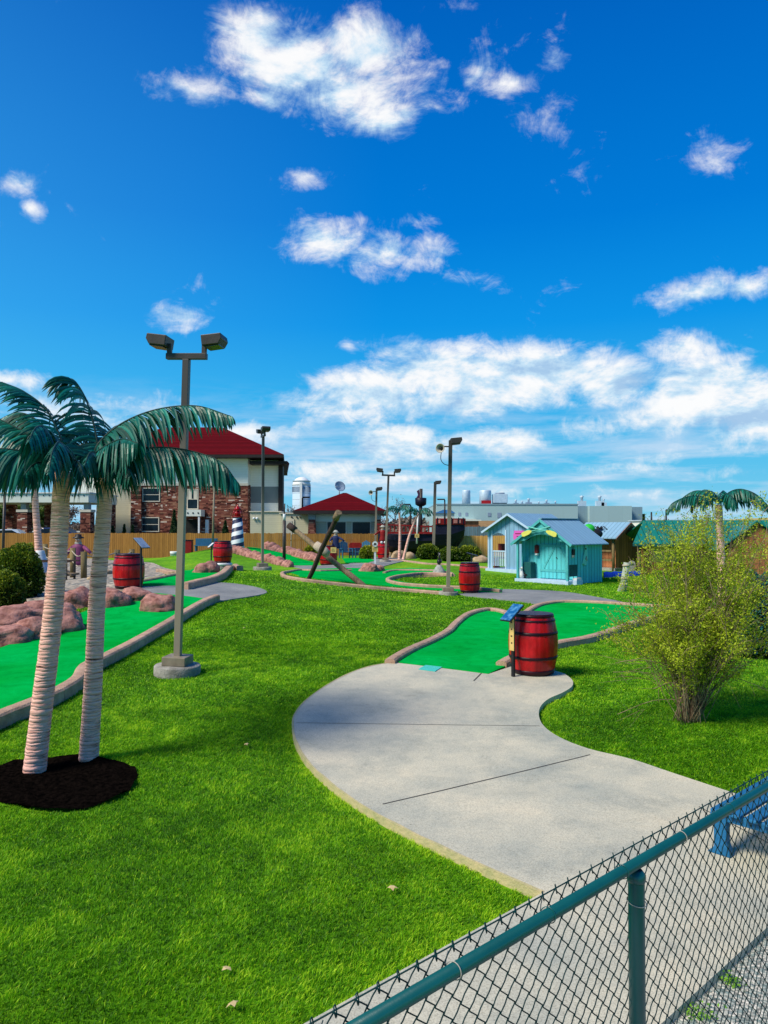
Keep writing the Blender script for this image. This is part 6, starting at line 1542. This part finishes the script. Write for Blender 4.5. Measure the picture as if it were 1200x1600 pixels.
MB().box(-18*k, 12*k, .3, 3.5, 0, P(0, 802, Yb).z-.002).build('wall', MATS['cream_plain'], t)
# pale low buildings right of the factory
for px0, px1, top, Yb, lab in ((1012, 1062, 812, 160, 'far low white building behind the green-roofed pavilion'), (1150, 1260, 831, 120, 'far pale flat building at the right frame edge')):
    t = thing('far_building', lab, 'building', (P((px0+px1)/2, 800, Yb).x, Yb, 0)); k = Yb/F; w = (px1-px0)/2*k
    MB().box(-w, w, 0, 12, 0, P(0, top, Yb).z-.25).build('wall', MATS['siding_cream'], t); MB().box(-w-.3, w+.3, -.4, 12.2, P(0, top, Yb).z-.248, P(0, top, Yb).z).build('roof', MATS['silver'], t)

# ------------------------------------------------------------------ wooden fences
def board_fence(a, b_, zt, label, m, group=None, post=2.4, cap=True, th=.03):
    a, b_ = Vector(a), Vector(b_); d = b_-a; ln = d.length; rz = math.atan2(d.y, d.x); z0 = min(h(a.x, a.y), h(b_.x, b_.y))-.3
    t = thing('wooden_fence', label, 'fence', (a.x, a.y, z0), rz, group)
    mb = MB(); n = int(ln/.14); rr = random.Random(3)
    for i in range(n):
        x = i*.14; zz = zt-z0+rr.uniform(-.02, .02)
        mb.box(x+.004, x+.136, rr.uniform(0, .008), th, 0, zz)
    mb.build('boards', MATS[m], t)
    for x in np.arange(0, ln+.1, post): MB().box(x-.05, x+.05, th+.002, th+.10, 0, zt-z0-.05).build('post', MATS['wood_post'], t)
    for z in (.35, .75): MB().box(0, ln, th+.001, th+.05, (zt-z0)*z-.05, (zt-z0)*z+.04).build('rail', MATS['wood_post'], t)
    return t
p0, p1 = P(-80, 833, 50), P(455, 834, 50)
board_fence((p0.x, 50, 0), (p1.x, 50, 0), p0.z, 'long brown board fence running behind the course in front of the hotel', 'fence_boards')
p2 = P(665, 834, 51)
board_fence((p1.x+.05, 50, 0), (p2.x, 51, 0), P(600, 834, 50).z, 'brown board fence continuing in front of the red-roofed restaurant', 'fence_boards')
p0, p1 = P(690, 836, 48), P(812, 836, 48)
board_fence((p0.x, 48, 0), (p1.x+1.5, 48, 0), p0.z-.05, 'bright orange board fence between the ship and the lavender hut', 'orange_boards')
p0, p1 = P(688, 823, 50), P(765, 823, 50)
board_fence((p0.x, 50, 0), (p1.x+3, 50, 0), p0.z, 'taller grey-blue picket fence behind the orange fence', 'teal_pickets')

# ------------------------------------------------------------------ pirate ship
YP = 45.0
def Sx(px): return P(px, 800, YP).x
def Sz(py): return P(600, py, YP).z
z0 = h(Sx(670), YP); o_ = Sx(670)
sh = thing('pirate_ship', 'black and red wooden pirate ship with high stern behind the round bushes', 'ship', (o_, YP, z0))
mat('hull_black', (0.006, 0.006, 0.016), (0.014, 0.014, 0.032), rough=.45, scale=3, bump=.1, stretch=(.4, 1, 6))
mat('ship_red', (0.28, 0.012, 0.012), (0.18, 0.008, 0.008), rough=.5, scale=5, bump=.05)
def loft(secs, m, name, par):
    """secs: list of (x, [(y, z)...]) closed at the ends"""
    mb = MB(); n = len(secs[0][1])
    for x, pr in secs: mb.v += [Vector((x, y, z)) for y, z in pr]
    for i in range(len(secs)-1):
        for k in range(n): a = i*n+k; b2 = i*n+(k+1) % n; mb.f.append([a, b2, b2+n, a+n]); mb.sm.append(False)
    mb.f.append(list(range(n))[::-1]); mb.sm.append(False); e = (len(secs)-1)*n; mb.f.append([e+k for k in range(n)]); mb.sm.append(False)
    return mb.build(name, m, par)
def sec(w, zb, zt, k=.55): return [(-w*.30*k, zb), (-w*.8, zb+(zt-zb)*.35), (-w, zb+(zt-zb)*.7), (-w*.97, zt), (w*.97, zt), (w, zb+(zt-zb)*.7), (w*.8, zb+(zt-zb)*.35), (w*.3*k, zb)]
zt1 = Sz(834)-z0; zt2 = Sz(820)-z0
secs = [(Sx(590)-o_, [(y+1.4, z) for y, z in sec(.15, .8, zt1+.1)]), (Sx(605)-o_, [(y+1.4, z) for y, z in sec(.9, .3, zt1)]), (Sx(630)-o_, [(y+1.4, z) for y, z in sec(1.3, .0, zt1-.05)]), (Sx(679)-o_, [(y+1.4, z) for y, z in sec(1.4, 0, zt1)])]
loft(secs, MATS['hull_black'], 'hull', sh)
secs = [(Sx(679)-o_+.002, [(y+1.3, z) for y, z in sec(1.45, 0, zt2)]), (Sx(705)-o_, [(y+1.3, z) for y, z in sec(1.5, .05, zt2)]), (Sx(716)-o_, [(y+1.3, z) for y, z in sec(1.48, .5, zt2)]), (Sx(726)-o_, [(y+1.3, z) for y, z in sec(1.4, 1.0, zt2)])]
loft(secs, MATS['hull_black'], 'stern_hull', sh)
sb = MB().box(Sx(681)-o_, Sx(727)-o_, -.22, 2.85, zt2+.002, Sz(810)-z0).build('stern_rail', MATS['ship_red'], sh, bevel=.03)
mk = MB()
for px, w in ((684.5, 3), (708, 6), (716.5, 3)): mk.box(Sx(px)-o_, Sx(px+w)-o_, -.25, -.221, Sz(817.5)-z0, Sz(812)-z0)
mk.build('stern_marks', mat('pale_red', (.65, .25, .2), (.55, .2, .16), bump=0), sh)
zr = Sz(823)-z0
MB().bar((Sx(588)-o_, -.05, zr+.15), (Sx(679)-o_, .0, zr), .06, .09).build('rail', MATS['ship_red'], sh)
MB().bar((Sx(595)-o_, -.06, zt1+.06), (Sx(679)-o_, -.06, zt1+.05), .08, .12).build('wale', MATS['ship_red'], sh)
for px in range(592, 680, 6): MB().box(Sx(px)-o_-.03, Sx(px)-o_+.03, -.04, .02, zt1, zr+.05).build('stanchion', MATS['ship_red'], sh)
for px in (683, 694, 705, 716, 723): MB().box(Sx(px)-o_-.03, Sx(px)-o_+.03, -.26, -.221, zt2+.05, Sz(810)-z0+.05).build('stanchion', MATS['hull_black'], sh)
xm = Sx(657)-o_; ms = MB().tube([(xm, 1.2, .5), (xm+.1, 1.2, Sz(762)-z0)], [.16, .10], 10).build('mast', MATS['bronze'], sh)
MB().lathe([(.18, 0), (.34, .1), (.36, .5), (.3, .52)], 12, M=Matrix.Translation((xm+.08, 1.2, Sz(790)-z0))).build('crow_nest', MATS['hull_black'], sh)
mb = MB(); rr = random.Random(4)
fl = [(xm-.02, 1.1, Sz(763)-z0), (xm-.18, 1.05, Sz(766)-z0), (xm-.10, 1.1, Sz(772)-z0), (xm-.24, 1.05, Sz(778)-z0), (xm-.05, 1.1, Sz(784)-z0), (xm+.0, 1.15, Sz(780)-z0)]
mb.add(fl, [(0, 1, 2, 5), (2, 3, 4, 5)]).build('furled_flag', mat('flag', (.10, .05, .14), (.25, .05, .08), rough=.8, scale=4, bump=0), sh)
MB().tube([(Sx(651)-o_, -.1, .8), (Sx(653)-o_, -.1, Sz(800)-z0)], .05, 8).build('spar', MATS['snow_white'], sh)

# ------------------------------------------------------------------ lighthouse
pl = P(371, 853, 44.5); zb = h(pl.x, 44.5)-.1; hh = P(371, 809, 44.5).z-zb
lt = thing('lighthouse', 'small lighthouse with navy and white spiral stripes and red lantern top', 'lighthouse model', (pl.x, 44.5, zb))
m, nt, b = nmat('spiral'); L = nt.links.new
tc = N(nt, 'ShaderNodeTexCoord'); s = N(nt, 'ShaderNodeSeparateXYZ'); L(tc.outputs['Object'], s.inputs[0])
at2 = N(nt, 'ShaderNodeMath', operation='ARCTAN2'); L(s.outputs[1], at2.inputs[0]); L(s.outputs[0], at2.inputs[1])
d1 = N(nt, 'ShaderNodeMath', operation='MULTIPLY_ADD'); L(at2.outputs[0], d1.inputs[0]); d1.inputs[1].default_value = -1/(2*PI)
d2 = N(nt, 'ShaderNodeMath', operation='MULTIPLY'); L(s.outputs[2], d2.inputs[0]); d2.inputs[1].default_value = 2.05; L(d2.outputs[0], d1.inputs[2])
fr_ = N(nt, 'ShaderNodeMath', operation='FRACT'); L(d1.outputs[0], fr_.inputs[0])
r = ramp(nt, [(0, (.72, .76, .78)), (.5, (.012, .022, .07))], 'CONSTANT'); L(fr_.outputs[0], r.inputs[0]); L(r.outputs[0], b.inputs['Base Color']); b.inputs['Roughness'].default_value = .5
MATS['spiral'] = m
MB().lathe([(.43, 0), (.40, .3), (.27, hh)], 36).build('tower', MATS['spiral'], lt)
MB().lathe([(.30, hh+.001), (.34, hh+.03), (.34, hh+.09), (.28, hh+.10)], 24).build('gallery', MATS['ship_red'], lt)
MB().lathe([(.19, hh+.102), (.19, hh+.42)], 16).build('lantern_room', MATS['barrel_red'], lt)
mb = MB()
for k in range(8): mb.tube([(.31*math.cos(k*PI/4), .31*math.sin(k*PI/4), hh+.1), (.24*math.cos(k*PI/4), .24*math.sin(k*PI/4), hh+.46)], .018, 5)
mb.build('gallery_rail', MATS['barrel_red'], lt)
MB().lathe([(.26, hh+.46), (.14, hh+.62), (.04, hh+.70), (.04, hh+.78), (.001, hh+.80)], 20).build('roof', MATS['barrel_red'], lt)

# ------------------------------------------------------------------ pirate figures
mat('coat_navy', (.012, .02, .07), (.02, .03, .10), rough=.7, scale=6, bump=.1); mat('skin_paint', (.55, .33, .22), (.48, .28, .19), rough=.6, bump=0)
mat('purple_paint', (.22, .05, .14), (.16, .04, .11), rough=.6, bump=0)
def figure(px, py, Y, H_, label, coat, hat='black_paint', arm=1, z=None):
    p = P(px, py, Y); t = thing('pirate_figure', label, 'figure', tuple(p)); k = H_/1.0
    MB().lathe([(.24*k, 0), (.23*k, .12*k), (.17*k, .38*k), (.20*k, .58*k), (.17*k, .66*k), (.07*k, .71*k), (.06*k, .74*k)], 18, M=Matrix.Diagonal((1, .75, 1, 1))).build('coat', MATS[coat], t)
    hd = MB().ball((0, 0, .82*k), .10*k, 10, (.9, .95, 1.15)).bar((0, -.08*k, .82*k), (0, -.14*k, .80*k), .03*k, .04*k).build('head', MATS['skin_paint'], t)
    for s in (-1, 1): MB().ball((s*.04*k, -.088*k, .84*k), .018*k, 6).build('eye', MATS['snow_white'], hd)
    MB().lathe([(.001, .86*k), (.19*k, .88*k), (.19*k, .90*k), (.11*k, .93*k), (.09*k, 1.0*k), (.001, 1.02*k)], 16, M=Matrix.Diagonal((1, .7, 1, 1))).build('hat', MATS[hat], t)
    MB().lathe([(.11*k, .66*k), (.12*k, .74*k), (.08*k, .78*k)], 12, M=Matrix.Diagonal((1, .6, 1, 1))).build('beard', MATS['stone_grey'], t)
    for s in (-1, 1):
        e = (s*.30*k, -.10*k, .42*k) if s != arm else (s*.36*k, -.14*k, .50*k)
        h_ = (s*.26*k, -.24*k, .36*k) if s != arm else (s*.50*k, -.2*k, .40*k)
        MB().tube([(s*.17*k, 0, .60*k), e, h_], [.065*k, .055*k, .045*k], 8).build('arm', MATS[coat], t)
        MB().ball(h_, .04*k, 6).build('hand', MATS['skin_paint'], t)
    return t
figure(524.5, 857, b5.location.y, .95, 'pirate figure in a navy coat standing on the wide red barrel', 'coat_navy', 'stone_grey')
figure(598, 846, b6.location.y+.1, .95, 'pirate figure in red clothes above the barrel with eyes', 'ship_red', 'horn', arm=-1)
figure(122, 884, 32, 1.35, 'pirate figure in a purple coat with black hat behind the left rope fence', 'purple_paint')
# ------------------------------------------------------------------ blue chairs, keg, chest
mat('chair_blue', (.025, .13, .24), (.02, .10, .19), rough=.6, scale=6, bump=.1)
def chair(px, py, rz, label):
    g = G(px, py); t = thing('garden_chair', label, 'chair', tuple(g), rz, 'blue garden chairs')
    MB().box(-.30, .30, -.30, .25, .36, .40).build('seat', MATS['chair_blue'], t)
    mb = MB()
    for k in range(5): mb.box(-.28+k*.12, -.18+k*.12, .24, .27, .36, 1.0+.06*(2-abs(k-2)), Matrix.Rotation(math.radians(-8), 4, 'X'))
    mb.build('backrest', MATS['chair_blue'], t)
    for s in (-1, 1):
        MB().box(s*.36-.06, s*.36+.06, -.38, .25, .58, .61).build('armrest', MATS['chair_blue'], t)
        MB().box(s*.34-.02, s*.34+.02, -.34, -.24, 0, .579).build('leg', MATS['chair_blue'], t); MB().box(s*.34-.02, s*.34+.02, .12, .2, 0, .579).build('leg', MATS['chair_blue'], t)
chair(540, 872, .5, 'blue garden chair left of the dark chest'); chair(567, 872, -.5, 'blue garden chair right of the dark chest')
g = G(543, 866); t = thing('keg', 'grey-blue keg standing behind the left blue chair', 'keg', (g.x, g.y+1, P(543, 856, g.y+1).z)); MB().lathe([(.22, 0), (.26, .2), (.26, .45), (.22, .65)], 20).build('body', MATS['sign_grey'], t)
for z in (.15, .5): MB().lathe([(.262, z), (.27, z+.03), (.262, z+.06)], 20).build('hoop', MATS['silver'], t)
g = G(555, 868); t = thing('treasure_chest', 'dark treasure chest with red lid between the blue chairs', 'chest', (g.x, g.y+.6, g.z))
MB().box(-.42, .42, -.25, .25, 0, .5).build('box', MATS['coat_navy'], t, bevel=.02); MB().prism([(-.43, .502), (.43, .502), (.43, .72), (.33, .85), (-.33, .85), (-.43, .72)], -.26, .26).build('lid', MATS['ship_red'], t); MB().box(-.42, .42, -.27, -.251, .2, .3).build('band', MATS['bronze'], t)
# blue seat and red box behind the barrel on the stand
for px, w, z0_, z1_, Y, mt, lab, nm in ((445*0+320, 0, 0, 0, 0, '', '', ''),): pass
g = P(320, 868, 44); t = thing('bench', 'small teal bench on the slope behind the thin grey pole', 'bench', (g.x, 44, h(g.x, 44)-.05))
MB().box(-.55, .75, 0, .06, .35, .75).box(-.55, .75, -.4, 0, .30, .35).build('seat', MATS['chair_blue'], t)
for x in (-.5, .65): MB().box(x, x+.07, -.38, .05, 0, .299).build('leg', MATS['chair_blue'], t)
g = P(294, 866, 45); t = thing('crate', 'dark red wooden crate against the fence behind the tall lamp post', 'crate', (g.x, 45, h(g.x, 45))); MB().box(-.25, .25, -.2, .2, 0, .75).build('body', MATS['ship_red'], t, bevel=.02); MB().box(-.27, .27, -.22, .22, .751, .8).build('lid', MATS['barrel_hoop'], t)
g = P(272, 871, 44); t = thing('planter', 'low round white planter near the fence left of the dark red crate', 'planter', (g.x, 44, h(g.x, 44))); MB().lathe([(.22, 0), (.24, .25), (.22, .27), (.18, .2)], 20).build('bowl', MATS['snow_white'], t); MB().lathe([(.235, .10), (.245, .12), (.235, .14)], 20).build('band', MATS['navy'], t)

# ------------------------------------------------------------------ rope fence on posts (left)
YB_ = 28.5
rp_ = thing('rope_fence', 'rope fence on short round wooden posts behind the left red barrel', 'rope fence', (P(150, 900, YB_).x, YB_, h(P(150, 900, YB_).x, YB_))); o_ = Vector(rp_.location)
posts = [(114, 893, 856, 29.5), (131, 902, 862, 27.5), (183, 897, 859, 30), (206, 895, 858, 31), (70, 888, 850, 31)]
tops = []
for px, b0, t0, Y in posts:
    a = P(px, b0, Y); c = P(px, t0, Y); a.z = min(a.z, h(a.x, Y)); MB().tube([a-o_, c-o_], .11, 12).build('post', MATS['wood_post'], rp_); tops.append(c-o_)
for i, j in ((4, 0), (0, 1), (1, 2), (2, 3)):
    for dz in (-.12, -.5):
        a, b2 = tops[i]+Vector((0, -.1, dz)), tops[j]+Vector((0, -.1, dz)); MB().tube(catmull([a, (a+b2)/2-Vector((0, 0, .12)), b2], 5), .022, 6).build('rope', MATS['rope'], rp_)
# little footbridge
g = P(68, 900, 26); t = thing('footbridge', 'small weathered footbridge with dark railings left of the leaning palm trunk', 'footbridge', (g.x, 26, h(g.x, 26)))
MB().box(-.9, 1.1, -.3, .4, .25, .32).build('deck', MATS['driftwood'], t)
for y in (-.32, .38):
    MB().bar((-.9, y, .75), (1.1, y, .75), .05, .06).build('handrail', MATS['dark_log'], t)
    for x in (-.85, -.45, 0, .45, .9): MB().box(x, x+.06, y-.03, y+.03, 0, .72).build('baluster', MATS['black_paint'], t)
for i, (px, py) in enumerate(((66, 912), (88, 905), (100, 897), (50, 890), (150, 905), (163, 898))):
    rock_px(px, py, 16+4*(i % 3), 9+2*(i % 2), 120+i, ['pale brown stone by the footbridge post', 'small stone right of the footbridge', 'small stone between palm trunk and footbridge', 'stone behind the footbridge', 'stone at the base of the rope fence', 'pale stone right of the upright palm trunk'][i], m='tan_rock', sub=3)

# ------------------------------------------------------------------ cars and white paddock fence
def car(loc, rz, label, paint):
    t = thing('parked_car', label, 'car', loc, rz)
    sec_ = []
    body = MB()
    prof = [(-2.2, .35), (-2.25, .6), (-2.1, .86), (-1.2, .95), (-.55, 1.42), (.9, 1.45), (1.75, 1.0), (2.15, .92), (2.25, .6), (2.2, .32)]
    body.prism(prof, -.86, .86); body.build('body', MATS[paint], t, bevel=.09)
    gl = MB().prism([(-1.08, .97), (-.52, 1.36), (.85, 1.39), (1.55, 1.0)], -.875, .875).build('side_window', MATS['window_glass'], t)
    MB().prism([(-1.2, .99), (-1.17, .96), (-.53, 1.41), (-.56, 1.44)], -.7, .7).build('windscreen', MATS['window_glass'], t)
    for x in (-1.4, 1.4):
        for s in (-1, 1):
            w = MB().lathe([(.2, -.11), (.33, -.1), (.33, .1), (.2, .11)], 20, M=Matrix.Translation((x, s*.8, .33)) @ Matrix.Rotation(PI/2, 4, 'X')).build('wheel', MATS['black_paint'], t)
            MB().lathe([(.001, -.12), (.19, -.115), (.19, .115), (.001, .12)], 14, M=Matrix.Translation((x, s*.8, .33)) @ Matrix.Rotation(PI/2, 4, 'X')).build('rim', MATS['silver'], w)
    for s in (-1, 1): MB().box(-2.27, -2.2, s*.62-.16, s*.62+.16, .62, .76).build('headlight', MATS['snow_white'], t)
    return t
mat('car_navy', (.01, .02, .10), (.012, .025, .11), rough=.2, bump=0, coat=1); mat('car_silver', (.62, .70, .76), (.6, .68, .74), rough=.25, bump=0, coat=1)
p = P(85, 830, 60); car((p.x, 60, p.z-1.15+.35*0), 0.0, 'dark blue car under the canopy between the palm trunks and stone pillar', 'car_navy')
p = P(6, 830, 57); car((p.x, 57, p.z-1.3), 0.15, 'silver car behind the fence at the left frame edge', 'car_silver')
t = thing('paddock_fence', 'white rail fence seen under the canopy', 'fence', (P(60, 826, 76).x, 76, .3))
for z in (.9, 1.35, 1.8): MB().box(-7, 8, 0, .05, z-.06, z+.06).build('rail', MATS['snow_white'], t)
for x in range(-7, 9, 2): MB().box(x-.06, x+.06, .051, .12, 0, 1.95).build('post', MATS['snow_white'], t)

# ------------------------------------------------------------------ trees
leafmat('tree_leaf', (.03, .07, .008), (.09, .16, .02), (.22, .28, .04), trans=.25)
leafmat('conifer_leaf', (.01, .035, .01), (.025, .07, .02), (.07, .13, .03), trans=.1)
leafmat('bare_leaf', (.10, .075, .06), (.19, .15, .12), (.30, .25, .19), trans=.1)
mat('tree_bark', (.12, .09, .07), (.07, .055, .045), rough=.9, scale=4, bump=.2)
def tree(px, Y, toppy, wpx, label, m='tree_leaf', n=3500, lsz=.35, bare=False, group=None, seed=0, base_z=.3):
    rr = random.Random(seed); x = P(px, 800, Y).x; H_ = P(px, toppy, Y).z-base_z; W = wpx*Y/F/2
    t = thing('tree', label, 'tree', (x, Y, base_z), group=group)
    mb = MB(); tips = []
    def br(p, d, L, r, lv):
        q = p+d*L; m1 = p.lerp(q, .5)+Vector((rr.gauss(0, .04), rr.gauss(0, .04), 0))*L; mb.tube([p, m1, q], [r, r*.8, r*.6], 5, cap=False)
        tips.append(q); tips.append(m1)
        if lv == 0: return
        for k in range(rr.randint(3, 4)):
            nd = (d+Vector((rr.gauss(0, .55), rr.gauss(0, .55), rr.gauss(.12, .3)))).normalized(); br(q if k else m1, nd, L*rr.uniform(.6, .8), r*.55, lv-1)
    br(Vector((0, 0, 0)), Vector((rr.gauss(0, .04), 0, 1)).normalized(), H_*.33, max(.06, H_*.022), 4)
    sc_ = H_/max(v.z for v in tips); sx_ = W/max(.1, sorted(abs(v.x) for v in tips)[int(len(tips)*.93)])
    for v in mb.v: v.x *= sx_; v.y *= sx_; v.z *= sc_
    mb.build('trunk', MATS['tree_bark'], t)
    rng = np.random.default_rng(seed); T = np.array([(v.x*sx_, v.y*sx_, v.z*sc_) for v in tips if v.z*sc_ > H_*.3])
    C = T[rng.integers(0, len(T), n)] + rng.normal(0, W*.11, (n, 3))
    np_mesh('crown', leaves(C, lsz, .6, rng=rng), 4, MATS[m], parent=t, tint=np.clip(.45+.3*(C[:, 2]/H_-.6)+.22*rng.normal(size=n), 0, 1))
    return t
tree(14, 85, 783, 44, 'green tree beyond the canopy at the left frame edge', seed=1)
tree(72, 84, 796, 26, 'small bright green tree seen under the canopy', seed=2, n=2500)
tree(108, 88, 790, 50, 'bare purplish tree behind the canopy between the palms', 'bare_leaf', seed=3, n=1500, lsz=.2)
tree(45, 95, 780, 60, 'darker tree behind the stone pillar of the canopy', seed=4)
tree(617, 95, 777, 46, 'bare grey tree behind the straight small palm', 'bare_leaf', n=500, lsz=.16, seed=5)
tree(596, 88, 806, 22, 'bare shrubby tree right of the restaurant', 'bare_leaf', n=900, lsz=.2, seed=6)
tree(447, 130, 788, 22, 'far bare tree between hotel and silo', 'bare_leaf', n=500, lsz=.2, seed=7)
def cone_tree(px, Y, toppy, basepy, w, label, group=None, seed=0, n=2500, m='conifer_leaf'):
    a = P(px, basepy, Y); H_ = P(px, toppy, Y).z-max(.3, a.z*0+.3); R0 = w*Y/F/2; rng = np.random.default_rng(seed)
    t = thing('conifer', label, 'conifer', (a.x, Y, .3), group=group)
    z = rng.random(n)**1.3; an = rng.uniform(0, 2*PI, n); r_ = R0*(1-z)*(.75+.3*rng.random(n))*(1+.15*np.sin(an*5+z*20))
    C = np.stack([r_*np.cos(an), r_*np.sin(an), z*H_], 1)
    np_mesh('foliage', leaves(C, .22, .5, rng=rng), 4, MATS[m], parent=t, tint=np.clip(.4+.25*rng.normal(size=n), 0, 1))
    MB().lathe([(R0*.7, .1), (.02, H_*.9)], 12).build('trunk', MATS['dark_core'], t)  # dark cone filling the foliage in place of inner shade
cone_tree(176, 70, 822, 840, 11, 'small pointed conifer below the olive wall, leftmost of three', 'pointed conifers by the hotel wall', 1)
cone_tree(194, 70, 820, 840, 13, 'small pointed conifer below the olive wall, middle of three', 'pointed conifers by the hotel wall', 2)
cone_tree(207, 70, 821, 840, 10, 'small pointed conifer below the olive wall, beside the stone pier', 'pointed conifers by the hotel wall', 3)
cone_tree(272, 70, 797, 840, 22, 'tall dark conifer against the stone wall beside the hotel entrance', None, 4, 4000)
cone_tree(352, 70, 814, 840, 24, 'broad green conifer against the stone wall left of the lighthouse', None, 5, 4000)
cone_tree(1006, 60, 804, 850, 16, 'dark green conifer between brown hut and factory', None, 6, 3000)
# a few fallen leaves on the lawn
mat('dry_leaf', (.60, .48, .24), (.45, .32, .14), rough=.8, bump=0)
for i, (px, py, lab) in enumerate(((612, 1396, 'pale dry leaf lying on the lawn below the curved path edge'), (381, 984, 'pale dry leaf on the lawn between lamp post and middle green'), (355, 1525, 'small brown leaf on the lawn near the bottom edge'), (365, 1580, 'tiny pale leaf at the bottom edge of the lawn'), (385, 1168, 'dry leaf on the lawn right of the mulch bed'))):
    g = G(px, py); t = MB().add([(-.03, 0, 0), (-.01, .015, .008), (.012, .03, 0), (.02, .008, .012), (.045, 0, .004), (.018, -.01, .012), (.01, -.03, .002), (-.01, -.014, .01)], [(0, 1, 7), (1, 2, 3), (1, 3, 5, 7), (3, 4, 5), (5, 6, 7)]).build('fallen_leaf', MATS['dry_leaf'])
    t.location = (g.x, g.y, g.z+.035); t.rotation_euler = (.2, .1, i*1.3); tag(t, lab, 'leaf')
# far woods and a pale field on the horizon
rng = np.random.default_rng(9); n = 26000
az_ = rng.uniform(-.75, .75, n); D = rng.uniform(230, 300, n); X_ = D*np.tan(az_); hh_ = (3.6+2.6*np.sin(X_*.05)*np.sin(X_*.013+1)+1.6*np.sin(X_*.21))
Zz = np.clip(rng.random(n)**.7*hh_, 0, None)
o = np_mesh('distant_woods', leaves(np.stack([X_, D, Zz], 1), 1.6, .7, rng=rng), 4, MATS['bare_leaf'], tint=np.clip(.4+.25*rng.normal(size=n), 0, 1))
tag(o, 'far line of bare grey-brown woods along the horizon', 'woods', kind='stuff')
mb = MB(); nseg = 24
for i in range(nseg+1):
    x = 60+i*14; zt_ = 1+7.2*math.sin(PI*min(1, i/nseg*1.0))**.6; mb.v += [Vector((x, 215, -1)), Vector((x, 222, zt_)), Vector((x, 300, -1))]
for i in range(nseg):
    a = i*3; mb.f += [[a, a+3, a+4, a+1], [a+1, a+4, a+5, a+2]]; mb.sm += [True, True]
o = mb.build('hill', mat('dry_field', (.50, .38, .14), (.34, .30, .11), rough=.95, scale=.08, bump=0)); o['kind'] = 'structure'
# parking lot behind the fence
mb = MB().add([(-60, 51.5, 0), (12, 51.5, 0), (12, 63, 0), (-60, 63, 0)], [(0, 1, 2, 3)])
for v in mb.v: v.z = .62
o = mb.build('car_park', MATS['asphalt']); o['kind'] = 'structure'
